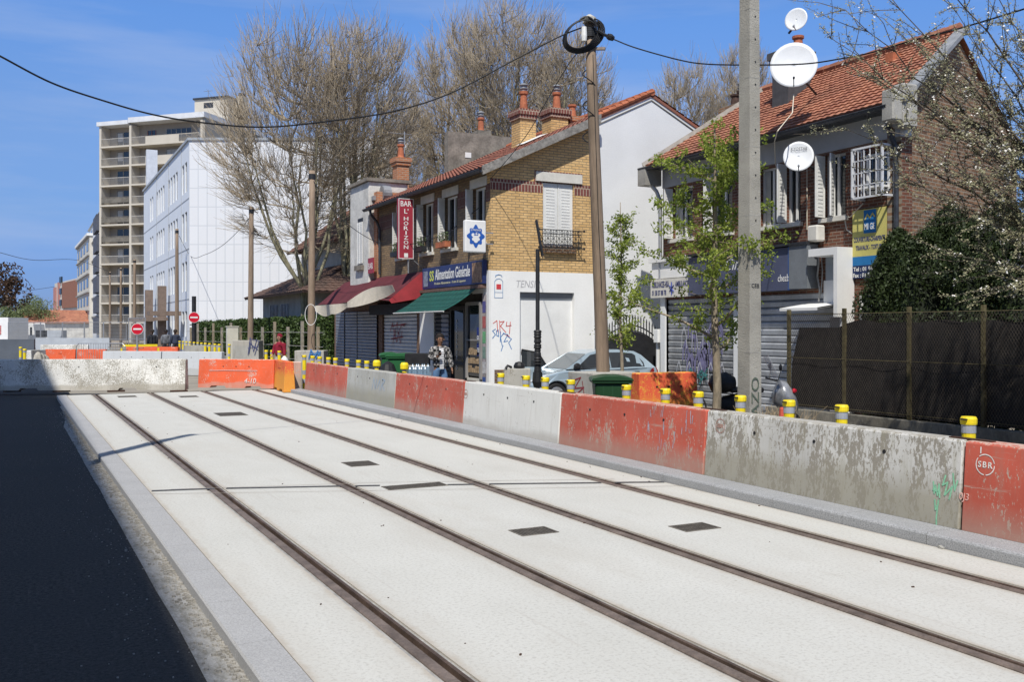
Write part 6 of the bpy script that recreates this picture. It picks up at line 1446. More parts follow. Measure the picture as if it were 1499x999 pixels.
# building on the left that shades the road (outside the frame)
LB = thing('street_side_block', 'plain seven storey block along the left side of the road', 'apartment building', (-9.4, 0, 0))
WL = Wall((-9.24, 0, 0), (0, 1, 0), (1, 0, 0)); hl = [(-34+3.0*i, -32.6+3.0*i, 1.2+3.2*k, 2.9+3.2*k) for i in range(19) for k in range(7)]
ob('wall', WL.holed(-40, 23, 0, 24, hl, .4), render_old, LB); ob('core', MB().box(-20, -9.68, -40, 23, 0, 23.9), dark, LB); ob('parapet', MB().box(-20.1, -9.2, -40, 23, 24.0, 24.15), zinc, LB)
# ================= POLES AND WIRES =================
wood = M('weathered_pole_wood', (.26, .195, .14), .35, 3, .9, 0, .4, 25, stretch=(1, 1, .12))
def woodpole(label, base, top, r0, r1, insul=True, fit=True):
    root = thing('wooden_pole', label, 'utility pole', base, 'wooden utility poles'); b_, t_ = Vector(base), Vector(top)
    ob('shaft', MB().tube([b_.lerp(t_, k/6) for k in range(7)], [r0+(r1-r0)*k/6 for k in range(7)], 12), wood, root, smooth=True)
    if fit: q = MB(); q.tube([t_-EZ*.35-EX*.12, t_-EZ*.35+EX*.12], .03, 6); q.lathe([(r1+.02, -.3), (r1+.02, -.12)], t_, 10); ob('top_fitting', q, dark, root)
    return root
def cblock(label, c, w_, d_, h_, mat, base_z=-.02, ang=0):
    g = MB(); g.box(-w_/2, w_/2, -d_/2, d_/2, 0, h_); g.xform(Matrix.Translation((c[0], c[1], base_z)) @ Matrix.Rotation(ang, 4, 'Z')); o = ob('concrete_block', g, mat, base=(c[0], c[1], base_z), bevel=.02, seg=2); tag(o, label, 'concrete block'); return o
blk = paint('grey_block_concrete', (.40, .39, .35), (.3, .28, .24), .4, 4, top=1.2, bottom=.05, dirt=(.27, .25, .20))
# main pole
pb, pt_ = P(886, 540, 19.0), P(863, 30, 19.0); pb.z = -.02
MP = woodpole('tall leaning wooden pole with a coil of black cable at its top', tuple(pb), tuple(pt_), .14, .10, fit=False)
q = MB().lathe([(.14, 0), (.135, .1), (.03, .17)], pt_-EZ*.05, 12); ob('pole_cap', q, M('pale_cap', (.5, .48, .42), .1, 5), MP)
q = MB()
for k in range(5): q.lathe([(.145, 0), (.145, .03)], pt_-EZ*(.2+k*.035), 12)
ob('strap_bands', q, dark, MP)
q = MB(); c = P(862, 72, 19.0); q.bar(P(830, 72, 19.1), P(886, 71, 18.9), .07, .05); ob('cross_arm', q, M('rusty_grey_bracket', (.28, .23, .2), .2, 6), MP)
q = MB(); q.lathe([(.05, 0), (.06, .1), (.05, .28)], P(855, 60, 18.85), 8); ob('junction_box', q, white, MP)
rub = M('black_cable_rubber', (.012, .012, .013), .2, 8, .5)
q = MB(); cc = P(851, 50, 18.8)
for k in range(6):
    rx, rz_ = .30+.022*k, .27+.012*k; tilt = -.25+.05*k; a0 = .3*k
    q.tube([cc+Vector((CA, -SA, 0))*(rx*math.cos(a0+t*PI/14)+.02*k)+EZ*(rz_*math.sin(a0+t*PI/14)+rx*math.cos(a0+t*PI/14)*.25)+EY*.02*k for t in range(27)], .016, 5)
q.tube([cc+Vector((CA, -SA, 0))*(.1+.2*math.cos(t*PI/9))+EZ*(.05+.3*math.sin(t*PI/9)) for t in range(8)], .02, 5)
q.tube([P(868, 30, 18.9), P(876, 35, 18.9), P(877, 44, 18.9), P(872, 55, 18.9), P(866, 62, 18.85)], .035, 6)
ob('cable_coil', q, rub, MP)
q = MB(); q.tube([pt_-EZ*.8+Vector((.135*math.cos(k*.5), .135*math.sin(k*.5), -.05*k)) for k in range(34)], .012, 5); q.tube([P(868, 80, 18.85), P(872, 200, 18.8), P(876, 320, 18.8), P(881, 430, 18.8)], .008, 4)
ob('spiral_cable', q, rub, MP)
p = P(884, 560, 19.0)
o = cblock('squared concrete block holding the foot of the leaning wooden pole', (p.x, p.y), 1.1, .95, 1.12, blk)
mk = strokes(MB(), P(846, 600, 18.36)+Vector((.0, -.02, 0)), Vector((CA, -SA, 0)), EZ, [], 1, 1, .02)
o_ = bpy.data.objects['concrete_block']; fxx = p.x-.55
g = strokes(MB(), (fxx-.002, p.y+.33, .25), (0, -1, 0), EZ, [[(.1, .9), (.6, 1), (.2, .7), (.8, .75), (.2, .5)], [(.3, .5), (.3, 0), (.7, .4), (.6, 0)], [(.7, .9), (.9, .3), (.5, .1)], [(.0, .3), (.9, .45)]], .6, .75, .025); ob('graffiti', g, M('dark_red_graffiti', (.3, .05, .06)), o)
# row of poles along the far pavement
for i, (u, v, Y, r) in enumerate(((457, 250, 34, .13), (368, 303, 45, .13), (259, 335, 66, .13), (197, 380, 95, .15), (177, 392, 100, .13), (161, 398, 104, .12))):
    t_ = P(u, v, Y); lb = ['wooden pole in front of the bare trees, next to the bar', 'wooden pole in front of the white block gable', 'wooden pole at the corner of the white block', 'rightmost of three wooden poles in front of the beige tower', 'middle of three wooden poles in front of the beige tower', 'leftmost of three wooden poles in front of the beige tower'][i]
    bs = P(u-1.5 if i < 2 else u, 500, Y); woodpole(lb, (bs.x, bs.y, -.02), tuple(t_), r*1.15, r*.8)
p = P(456, 500, 33.6); o = cblock('concrete block with a small blue tag at the foot of the pole by the bar', (p.x, p.y), 1.02, .8, 1.22, blk, ang=-YAW)
g = strokes(MB(), P(452, 525, 33.17), Vector((CA, -SA, 0)), EZ, [[(0, 0), (.2, 1), (.5, .2), (.8, .9)], [(.1, .5), (.9, .6)], [(.6, 0), (1, .8), (.9, .1)]], .4, .3, .04); ob('graffiti', g, sprayblue, o)
p = P(363, 500, 44); o = cblock('concrete block with a blue scribble at the foot of the pole by the cabinet', (p.x, p.y), 1.2, .8, 1.45, blk, ang=-YAW)
g = strokes(MB(), P(363, 520, 43.57), Vector((CA, -SA, 0)), EZ, [[(0, 0), (.2, 1), (.5, .2), (.8, .9)], [(.1, .7), (.9, .3)], [(.6, 0), (1, .8), (.3, .9), (.1, .1)], [(0, .4), (1, .5)]], .5, .8, .025); ob('graffiti', g, nav, o)
p = P(340, 500, 50); g = MB().box(p.x-.28, p.x+.28, p.y-.2, p.y+.2, 0, 2.05); g.box(p.x-.31, p.x+.31, p.y-.23, p.y+.23, 2.05, 2.1); tag(ob('utility_cabinet', g, M('cream_cabinet', (.58, .56, .47), .1, 3), base=(p.x, p.y, 0), bevel=.01), 'tall cream utility cabinet in front of the hedge', 'cabinet')
# concrete pole
p = P(1097, 500, 14.0); cp = thing('concrete_pole', 'tall square concrete utility pole running out of the top of the picture', 'utility pole', (p.x, p.y, -.02))
cpm = M('aggregate_concrete', (.36, .345, .30), .2, 2, .95, 0, .6, 55); q = MB(); Hc = 9.5
def ring(z, w_, d_): return [(p.x-w_/2, p.y-d_/2, z), (p.x+w_/2, p.y-d_/2, z), (p.x+w_/2, p.y+d_/2, z), (p.x-w_/2, p.y+d_/2, z)]
r0_, r1_ = ring(-.02, .225, .27), ring(Hc, .165, .20); q.quad(*reversed(r0_)); q.quad(*r1_)
for k in range(4): q.quad(r0_[k], r0_[(k+1) % 4], r1_[(k+1) % 4], r1_[k])
ob('shaft', q, cpm, cp, bevel=.015)
q = MB()
for k in range(9): z = .6+k*1.0; w_ = .225-.06*z/Hc; q.box(p.x-w_/2-.002, p.x+w_/2+.002, p.y-.137+.035*z/Hc, p.y, z, z+.012)
ob('casting_seams', q, concrete, cp)
q = MB()
for k in range(18): z = 3.2+k*.33; q.lathe([(.012, 0), (.012, .006)], (p.x+.01, p.y-.135+.035*z/Hc-.002, z), 6, (0, -1, 0))
ob('bolt_holes', q, black, cp)
text('graffiti', 'SNAZO', cp, (p.x+.06, p.y-.137, .35), EZ, (-1, 0, 0), .9, .14, M('dark_green_spray', (.10, .13, .10), .2, 8))
text('lettering', 'CEB', cp, (p.x-.07, p.y-.127, 2.55), EX, EZ, .14, .06, dark)
# cables
def cable(pts, r, label, n=8):
    """smooth cable through the given points"""
    P_ = [Vector(q_) for q_ in pts]; out = []
    for i in range(len(P_)-1):
        a, b_, c, d = P_[max(i-1, 0)], P_[i], P_[i+1], P_[min(i+2, len(P_)-1)]
        for k in range(n):
            t = k/n; out.append(.5*((2*b_)+(c-a)*t+(2*a-5*b_+4*c-d)*t*t+(3*b_-a-3*c+d)*t**3))
    out.append(P_[-1]); q = MB().tube(out, r, 5); return tag(ob('overhead_cable', q, rub, base=tuple(P_[0])), label, 'cable')
cb = [(-40, 62), (0, 82), (75, 121), (150, 147), (225, 168), (300, 180), (390, 186), (492, 176), (580, 162), (660, 136), (752, 88), (820, 53), (858, 38)]
cable([P(u, v, 12+7*(max(0, u+40)/898)**.8) for u, v in cb], .014, 'thick overhead cable sweeping from the left edge to the coil on the wooden pole')
cb = [(866, 40), (880, 50), (900, 58), (931, 70), (992, 87), (1032, 93.5), (1094, 95), (1175, 93.6), (1230, 86), (1279, 76), (1339, 58), (1399, 43), (1499, 13), (1560, -8)]
cable([P(u, v, 19-6.5*((u-866)/694)) for u, v in cb], .013, 'overhead cable running from the coil to the top right past the roof dish')
q = MB(); q.lathe([(.05, -.06), (.07, 0), (.05, .08)], P(893, 54, 18.7), 8, (1, 0, -.3)); q.tube([P(876, 45, 18.8), P(884, 50, 18.8), P(890, 53, 18.8)], .03, 6); ob('tension_clamp', q, dark, MP)
cable([P(852, 72, 19), P(835, 90, 20), P(800, 148, 22.5), P(776, 190, 24), P(750, 225, 25), PT(718, 262, TF-.1)], .010, 'thin cable dropping from the pole to the corner of the yellow brick house')
cable([P(457, 262, 34), P(490, 310, 33), P(528, 342, 32), P(565, 358, 31), P(610, 356, 30), P(655, 340, 29), PT(700, 305, TF-.1)], .012, 'thin sagging cable across the bar front')
cable([P(368, 315, 45), P(352, 335, 48), P(325, 360, 54), P(300, 373, 60), P(280, 376, 66), P(262, 345, 66)], .015, 'thin cable sagging in front of the white block')
cable([P(-40, 358, 60), P(0, 370, 66), P(50, 381, 76), P(112, 381, 92), P(160, 398, 104)], .02, 'faint thin cable in the sky at the far left')
cable([P(-20, 430, 140), P(30, 427, 150), P(80, 420, 165)], .03, 'faintest lowest cable in the sky at the far left')
# lamp-post whose shadow crosses the track
lp = thing('street_lamp', 'tall bent lamp post at the left pavement', 'street lamp', (-2.35, 10.9, -.09)); ob('pole', MB().tube([(-2.35, 10.9, -.09), (-2.35, 10.9, 7), (-2.3, 11.0, 9.0), (-2.1, 11.3, 10.0), (-1.75, 11.75, 10.4)], [.16, .14, .13, .12, .08], 8), steel, lp); ob('lamp_head', MB().bar((-1.85, 11.65, 10.36), (-1.6, 11.9, 10.5), .2, .1), dark, lp)
# black wrapped pole
p = P(787, 500, 17.2); wp = thing('black_pole', 'slim black post wrapped in tape in front of the white wall, broken top', 'post', (p.x, p.y, -.02)); zt = P(787, 365, 17.2).z
ob('shaft', MB().lathe([(.07, 0), (.055, .2), (.038, .4), (.038, zt+.02)], (p.x, p.y, -.02), 12), dark, wp)
rnd = random.Random(8); q = MB(); pr = []; z0, z1 = P(787, 545, 17.2).z, P(787, 482, 17.2).z
n_ = 16
for k in range(n_): z = z0+(z1-z0)*k/n_; pr += [(.06+.035*rnd.random(), z), (.048+.02*rnd.random(), z+(z1-z0)/n_*.6)]
q.lathe(pr, (p.x, p.y, 0), 12); ob('tape_wrapping', q, black, wp); q = MB().lathe([(.07, .9), (.10, 1.0), (.085, z0)], (p.x, p.y, 0), 12); ob('tape_sleeve', q, black, wp)
tp_ = P(787, 370, 17.2); e = P(785, 322, 17.2); q = MB(); q.bar(P(794, 375, 17.15), e, .03, .05); ob('broken_top', q, dark, wp)
# no entry signs
signred = M('road_sign_red', (.55, .01, .03), .05, 4, .45)
def noentry(label, u, v, Y, r, pole_top, pole_mat, pr=.05):
    c = P(u, v, Y); root = thing('no_entry_sign', label, 'road sign', (c.x, c.y, -.1)); d = (Vector((0, 0, c.z))-c); d.z = 0; d.normalize()
    ob('pole', MB().lathe([(pr, 0), (pr, pole_top+.1)], (c.x, c.y, -.1), 8), pole_mat, root)
    ob('sign_rim', MB().lathe([(r, 0), (r, .02)], c+d*(pr+.01), 28, d), white, root); ob('red_disc', MB().lathe([(r*.93, 0), (r*.93, .01)], c+d*(pr+.025), 28, d), signred, root)
    rt = EZ.cross(d).normalized(); q = MB(); q.bar(c+d*(pr+.04)-rt*r*.65, c+d*(pr+.04)+rt*r*.65, .006, r*.27); ob('white_bar', q, white, root); return root
noentry('no entry sign on a tall black pole near the corner of the white block', 284, 465, 58, .33, P(284, 434, 58).z, dark, .13)
noentry('lower no entry sign on the site fence further left', 201, 482, 50, .30, P(201, 478, 50).z, steel)

# ================= SITE CLUTTER BEYOND THE CROSS BARRIERS =================
def panelfence(u0, v_top, u1, Y0, Y1, label, zb=0, bars=.09):
    a, b_ = P(u0, v_top, Y0), P(u1, v_top, Y1); root = thing('site_fence_panel', label, 'fence panel', (a.x, a.y, zb), 'steel mesh panels around the site'); zt = a.z; X_ = Vector((b_.x-a.x, b_.y-a.y, 0)); Lw = X_.length; X_.normalize(); W_ = Wall((a.x, a.y, 0), X_, X_.cross(EZ)); q = MB()
    for x in (0, Lw): q.tube([W_.pt(x, zb), W_.pt(x, zt)], .025, 5)
    for z in (zb+.1, (zb+zt)/2, zt): q.tube([W_.pt(0, z), W_.pt(Lw, z)], .02, 5)
    ob('frame', q, steel, root); q = MB(); n_ = int(Lw/bars)
    for k in range(1, n_): x = Lw*k/n_; q.tube([W_.pt(x, zb+.1), W_.pt(x, zt)], .007, 3, False)
    n_ = int((zt-zb)/.25)
    for k in range(1, n_): z = zb+.1+(zt-zb-.1)*k/n_; q.tube([W_.pt(0, z), W_.pt(Lw, z)], .006, 3, False)
    ob('mesh', q, steel, root)
us = [12, 60, 92, 124, 152, 186]
for i in range(5): panelfence(us[i], 472, us[i+1]-1, 66+i*.6, 66+i*.6+(1 if i % 2 else -.6), 'steel mesh site panel, '+['leftmost', 'second from the left', 'third from the left', 'fourth from the left', 'rightmost before the no entry sign'][i]+' in the far row')
panelfence(188, 466, 213, 60, 58, 'steel mesh site panel directly behind the lower no entry sign')
def board(name, label, u0, u1, v0, v1, Y, mat, th=.1, cat='panel'):
    a, b_ = P(u0, v0, Y), P(u1, v1, Y); X_ = Vector((b_.x-a.x, b_.y-a.y, 0)); Lw = X_.length; X_.normalize(); W_ = Wall((a.x, a.y, 0), X_, X_.cross(EZ)); q = MB(); W_.box(q, 0, Lw, b_.z, a.z, -th, 0)
    o = ob(name, q, mat, base=(a.x, a.y, b_.z)); return tag(o, label, cat), W_, Lw, b_.z, a.z
hoard = M('slate_hoarding', (.11, .125, .145), .15, 1, .6)
o, W_, Lw, z0, z1 = board('hoarding', 'dark slate corrugated hoarding at the far left behind the long white barrier', -20, 50, 497, 530, 50, hoard, cat='hoarding')
q = MB(); 
for k in range(46): x = Lw*(k+.5)/46; W_.box(q, x-.03, x+.03, z0, z1, 0, .03)
ob('ribs', q, hoard, o)
board('sheet_panel', 'light grey corrugated sheet low behind the site fence', 52, 160, 495, 512, 62, M('pale_blue_sheet', (.42, .45, .48), .1, 2), cat='panel')
o, W_, Lw, z0, z1 = board('site_hut', 'white site hut with a red framed poster at the left edge', -15, 12, 465, 500, 72, white, th=3, cat='hut')
q = MB(); W_.box(q, Lw*.45, Lw*.62, z0+.5, z1-.6, 0, .03); ob('poster', q, M('faded_red_poster', (.55, .2, .18), .5, 8), o)
def van(label, u0, u1, v0, v1, Y, mat):
    a, b_ = P(u0, v0, Y), P(u1, v1, Y); root = thing('parked_van', label, 'van', (a.x, a.y, -.1)); X_ = Vector((b_.x-a.x, b_.y-a.y, 0)); Lw = X_.length; X_.normalize(); W_ = Wall((a.x, a.y, 0), X_, X_.cross(EZ)); zt = a.z
    q = MB(); i = 0; out = [(0, .35), (Lw, .35), (Lw, zt*.62), (Lw*.86, zt), (0, zt)]; n_ = len(out)
    q.v = [tuple(W_.pt(x, z, 0)) for x, z in out]+[tuple(W_.pt(x, z, -1.9)) for x, z in out]; q.f = [tuple(range(n_)), tuple(reversed(range(n_, 2*n_)))]+[(k, (k+1) % n_, n_+(k+1) % n_, n_+k) for k in range(n_)]; ob('body', q, mat, root, bevel=.05, seg=2)
    q = MB(); W_.box(q, Lw*.62, Lw*.82, zt*.62, zt*.88, .0, .02); ob('side_window', q, glassm, root)
    for x in (Lw*.2, Lw*.8): ob('wheel', MB().lathe([(.33, -.1), (.33, .1)], W_.pt(x, .23, -.05), 16, W_.n), black, root)
van('white van parked behind the site mesh, nearest the hut', 21, 34, 475, 495, 78, white); van('white van parked behind the site mesh, right of the other', 34, 50, 474, 496, 76, M('off_white_van', (.66, .66, .64), .05, 3))
board('sheet_panel', 'dark grey tool chest behind the mesh panels', 52, 68, 484, 494, 68, dark, .8, 'tool chest'); board('sheet_panel', 'pale blue container panel behind the mesh panels', 69, 90, 484, 496, 68, M('pale_blue_sheet', (.4,)*3), .8, 'container')
# crowd rail
a, b_ = P(112, 508, 50.5), P(183, 508, 50.0); CR = thing('crowd_rail', 'galvanised crowd control rail in front of the far orange barriers', 'barrier rail', (a.x, a.y, -.1)); X_ = Vector((b_.x-a.x, b_.y-a.y, 0)); Lw = X_.length; X_.normalize(); W_ = Wall((a.x, a.y, 0), X_, X_.cross(EZ)); q = MB(); zt = P(112, 503, 50).z
q.tube([W_.pt(0, -.1), W_.pt(0, zt-.15), W_.pt(.15, zt), W_.pt(Lw-.15, zt), W_.pt(Lw, zt-.15), W_.pt(Lw, -.1)], .022, 6); q.tube([W_.pt(0, .15), W_.pt(Lw, .15)], .018, 5)
for k in range(1, 20): x = Lw*k/20; q.tube([W_.pt(x, .15), W_.pt(x, zt)], .010, 4)
ob('rail_frame', q, steel, CR)
a = P(172, 506, 54); g = MB(); rnd = random.Random(4)
for k in range(9): g.bar(a+Vector((rnd.uniform(-1.3, 1.3), rnd.uniform(-.3, .3), -.6+.1*k)), a+Vector((rnd.uniform(.3, 1.6), rnd.uniform(-.3, .3), -.55+.1*k)), .12, .04)
g.box(a.x-1.0, a.x+1.2, a.y-.4, a.y+.4, -.1, a.z-.65); tag(ob('timber_stack', g, M('grey_boards', (.30, .25, .20), .4, 4), base=(a.x, a.y, -.1)), 'untidy stack of boards beneath the lower no entry sign', 'timber stack')
a = P(205, 511, 53); g = MB().box(a.x-.9, a.x+.9, a.y-.1, a.y+.1, .98, 1.10); g.box(a.x-1.0, a.x-.9, a.y-.1, a.y+.1, -.1, .9); g.box(a.x+.9, a.x+1.0, a.y-.1, a.y+.1, -.1, .9); tag(ob('yellow_trestle', g, yel, base=(a.x, a.y, -.1)), 'yellow trestle board on top of the far clutter', 'trestle')
for k in range(3):
    a = P(56+k*5, 512, 46.5+k); g = MB(); g.lathe([(.35-.1*k, 0), (.3, .3), (.18, .8-.1*k), (.05, .95-.1*k)], (a.x, a.y, -.1), 7)
    tag(ob('rubble_sack', g, M('dusty_sack', (.40, .37, .31), .3, 5, .95, 0, .5, 8), base=(a.x, a.y, -.1)), 'slumped dusty rubble sack next to the three yellow posts, '+['left one', 'middle one', 'right one'][k], 'sack')
a = P(296, 505, 50); g = MB().box(a.x-.9, a.x+.9, a.y-.3, a.y+.3, -.05, 1.1); tag(ob('concrete_block', g, blk, base=(a.x, a.y, -.05)), 'low concrete block at the foot of the black sign pole', 'concrete block')
# round mirror hoop behind pole
a = P(455, 461, 33.2); g = MB(); dd = Vector((SA, CA, 0)); g.tube([a+Vector((CA, -SA, 0))*.20*math.cos(t*PI/14)+EZ*.36*math.sin(t*PI/14) for t in range(29)], .011, 5); tag(ob('cable_hoop', g, white, base=tuple(a)), 'thin white hoop of pipe hanging on the pole by the bar', 'hoop')

# ================= STREET FURNITURE BEHIND THE KERB BARRIERS =================
green = M('green_bin_plastic', (.025, .12, .045), .12, 3, .45, 0, .03); green2 = M('dark_green_bin_plastic', (.018, .06, .025), .12, 3, .45, 0, .03)
def wheelie(label, c, w_, d_, h_, ang, mat):
    root = thing('wheelie_bin', label, 'wheelie bin', (c[0], c[1], -.02), 'green wheelie bins'); m4 = Matrix.Translation((c[0], c[1], -.02)) @ Matrix.Rotation(ang, 4, 'Z')
    q = MB(); b0 = [(-w_*.4, -d_*.38), (w_*.4, -d_*.38), (w_*.4, d_*.38), (-w_*.4, d_*.38)]; t0 = [(-w_/2, -d_/2), (w_/2, -d_/2), (w_/2, d_/2), (-w_/2, d_/2)]; i = 0
    q.v = [(x, y, .1) for x, y in b0]+[(x, y, h_*.88) for x, y in t0]; q.f = [(3, 2, 1, 0), (4, 5, 6, 7)]+[(k, (k+1) % 4, 4+(k+1) % 4, 4+k) for k in range(4)]; ob('bin_body', q.xform(m4), mat, root, bevel=.04, seg=2)
    q = MB().box(-w_/2-.04, w_/2+.04, -d_/2-.04, d_/2+.04, h_*.88, h_*.92); ob('rim', q.xform(m4), mat, root, bevel=.012)
    q = MB(); pr = [(-w_/2-.06, h_*.92), (w_/2+.06, h_*.92), (w_/2+.03, h_*.965), (w_*.2, h_), (-w_*.2, h_), (-w_/2-.03, h_*.965)]; q.prism(pr, 'y', -d_/2-.06, d_/2+.06); ob('lid', q.xform(m4), mat, root, bevel=.01)
    for sx in (-1, 1): ob('wheel', MB().lathe([(.09, -.03), (.09, .03)], (sx*w_*.36, d_*.38, .09), 12, (1, 0, 0)).xform(m4), black, root)
    q = MB()
    for k in (-1, 0, 1): q.box(k*w_*.25-.012, k*w_*.25+.012, -d_/2-.0, -d_/2+.03, .35, h_*.86)
    ob('ribs', q.xform(m4), mat, root)
p = P(894, 560, 16.9); wheelie('dark green bin with a wide lid in front of the wooden pole block', (p.x, p.y), .62, .60, 1.16, -YAW, green2)
p = P(590, 540, 27.3); wheelie('bright green bin left of the folding table', (p.x, p.y), .72, .72, 1.28, -YAW-.15, green)
p = P(570, 540, 28.4); wheelie('bright green bin partly hidden behind the other near the shutters', (p.x, p.y), .5, .6, 1.28, -YAW+.2, green)
# dark bag and basket of water bottles, table
p = P(568, 540, 25.8); q = MB().lathe([(.26, 0), (.3, .3), (.26, .75), (.16, 1.02), (.03, 1.1)], (p.x, p.y, -.02), 12); tag(ob('bin_bag', q, black, base=(p.x, p.y, -.02)), 'black bag slumped in front of the bright green bins', 'bag')
FT = thing('folding_table', 'folding table with black top carrying crates at the grocery front', 'table', tuple(P(612, 500, 26.4).xy)+(-.02,)); p = P(612, 500, 26.4); Mx = Matrix.Translation((p.x, p.y, -.02)) @ Matrix.Rotation(-YAW, 4, 'Z')
ob('tabletop', MB().box(-.32, .32, -.3, .3, .94, .98).xform(Mx), M('table_edge_cream', (.5, .45, .35), .1, 4), FT)
for (x, y) in ((-.28, -.26), (.05, -.26), (-.28, .26), (.28, .26)): ob('leg', MB().box(x-.015, x+.015, y-.015, y+.015, 0, .94).xform(Mx), steel, FT)
o = tag(ob('black_crate', MB().box(-.34, .32, -.24, .24, .985, 1.30).xform(Mx), black, base=tuple(p.xy)+(.96,), bevel=.01), 'long black crate lying on the folding table', 'crate')
bt = glass('blue_plastic_bottle', (.18, .26, .34), .2)
for k in range(6):
    p = P(602+k*4.2, 540, 25.9+.12*(k % 2)); h_ = .92+.06*(k % 2); r_ = thing('bottle_pack', 'shrink wrapped pack of water bottles stacked under the folding table', 'water pack', (p.x, p.y, -.02), 'water packs under the table')
    q = MB().box(p.x-.12, p.x+.12, p.y-.12, p.y+.12, 0, h_-.2); q.lathe([(.05, h_-.2), (.045, h_-.05), (.015, h_), (.015, h_+.03)], (p.x-.05, p.y-.03, 0), 8); q.lathe([(.05, h_-.2), (.045, h_-.05), (.015, h_), (.015, h_+.03)], (p.x+.06, p.y-.03, 0), 8); ob('bottles', q, bt, r_)
# grey low block near white wall
p = P(757, 550, 22.4); o = cblock('low grey concrete block by the white wall, behind the marker posts', (p.x, p.y), .62, .5, 1.05, blk, ang=-YAW)
p = P(737, 550, 22.6); q = MB().box(p.x-.14, p.x+.14, p.y-.2, p.y+.2, 0, .98); tag(ob('brick_stub', q, obrick, base=(p.x, p.y, 0)), 'short brick stub beside the low grey block', 'pillar')
p = P(760, 536, 22.3); q = MB().lathe([(.13, 0), (.13, .06), (.09, .13), (.02, .15)], (p.x, p.y, 1.04), 10); q.tube([(p.x-.35, p.y, 1.04), (p.x-.3, p.y, 1.10), (p.x-.2, p.y, 1.06)], .03, 6); tag(ob('black_hat', q, black, base=(p.x, p.y, 1.03)), 'small black hat left on top of the low grey block', 'cap')
# orange red block
e0 = P(929, 582, 17.6); e1 = P(1015, 582, 18.1); barrier('short orange red block with yellow worn foot beside the street tree', (e0.x, e0.y), (e1.x, e1.y), 1.02, rust_o, z0=.12, wb=.42, wt=.28, clip=False)
for k, uu in enumerate((950, 1000)): 
    c = P(uu, 585, 17.8); tag(ob('timber_packer', MB().box(c.x-.5, c.x+.5, c.y-.15, c.y+.15, -.02, .118), wood, base=(c.x, c.y, -.02)), 'grey timber under the '+('left' if k == 0 else 'right')+' half of the orange red block', 'timber block')
c = P(1045, 595, 15.6); q = MB()
for k in range(3): q.bar((c.x-1.6, c.y+.5+.12*k, .05+.09*k), (c.x+.3, c.y+.1*k-.2, .05+.09*k), .14, .08)
tag(ob('sleeper_beams', q, wood, base=(c.x, c.y, 0)), 'weathered beams lying in the grass at the tree foot', 'timber')
# red cone bit
c = P(1146, 598, 11.6); q = MB().lathe([(.16, 0), (.16, .03), (.11, .05), (.04, 1.0), (.03, 1.02)], (c.x, c.y, -.02), 12); tag(ob('traffic_cone', q, M('faded_cone_red', (.55, .10, .07), .15, 5), base=(c.x, c.y, -.02)), 'faded red traffic cone behind the white barrier at the fence end', 'traffic cone')
# grass verge (stuff) and brushwood
rnd = random.Random(12); q = MB()
for k in range(9000):
    u = rnd.uniform(925, 1085); Y = rnd.uniform(12.6, 16.8); p_ = P(u, 500, Y)
    if p_.x < 8.35: continue
    n1 = noise.noise((p_.x*1.5, p_.y*1.5, 0))
    if n1 < -.12: continue
    hh = rnd.uniform(.12, .38)*(1+n1); a = rnd.random()*6.28; d = Vector((math.cos(a), math.sin(a), 0))*.014; tip = p_.copy(); tip.z = hh; tip += Vector((rnd.gauss(0, .07), rnd.gauss(0, .07), 0)); b0 = Vector((p_.x, p_.y, -.02)); q.quad(b0-d, b0+d, tip)
tag(ob('grass', q, leafmat('verge_grass', (.07, .10, .02), (.20, .24, .06), .3, 4)), 'ragged grass and weeds on the verge between the block and the concrete pole', 'grass', kind='stuff')
q = MB(); c = P(1132, 560, 13.9)
for k in range(650):
    a = rnd.random()*6.28; r_ = rnd.random()**.5*.36; s0 = Vector((c.x+r_*math.cos(a), c.y+r_*math.sin(a), rnd.random()*.15)); e = s0+Vector((rnd.gauss(0, .22), rnd.gauss(0, .22), rnd.uniform(.25, .72))); m_ = s0.lerp(e, .5)+Vector((rnd.gauss(0, .1), rnd.gauss(0, .1), 0)); q.tube([s0, m_, e], [.006, .005, .003], 3, False)
tag(ob('dry_brushwood', q, M('dry_straw_stems', (.36, .28, .18), .3, 12), base=(c.x, c.y, 0)), 'pile of dry brushwood stems between the concrete pole and the fence', 'brushwood', kind='stuff')
# bicycle partly behind the orange red block
c = P(1010, 570, 19.6); BK = thing('bicycle', 'bicycle leaning behind the orange red block with its rear wheel showing', 'bicycle', (c.x, c.y, -.02)); bx = Vector((CA, -SA, 0))
def B_(x, z, y=0): return Vector((c.x, c.y, -.02))+bx*x+EZ*z+Vector((SA, CA, 0))*y
for x in (0.0, -1.02):
    wv_ = ob('wheel', MB().tube([B_(x+.33*math.cos(t*PI/14), .34+.33*math.sin(t*PI/14)) for t in range(29)], .017, 6), black, BK); q = MB()
    for k in range(12): q.tube([B_(x, .34), B_(x+.32*math.cos(k*PI/6), .34+.32*math.sin(k*PI/6))], .003, 3)
    ob('spokes', q, steel, wv_)
q = MB()
for a, b_ in (((0, .34), (-.42, .30)), ((-.42, .30), (-.28, .80)), ((-.28, .80), (0, .34)), ((-.42, .3), (-.85, .78)), ((-.28, .72), (-.85, .80)), ((-.83, .92), (-1.02, .34))): q.tube([B_(*a), B_(*b_)], .016, 6)
ob('frame', q, dark, BK); ob('saddle', MB().bar(B_(-.38, .90), B_(-.14, .90), .13, .05), black, BK); ob('handlebar', MB().tube([B_(-.8, .98, -.25), B_(-.85, 1.0), B_(-.8, .98, .25)], .014, 6), dark, BK)
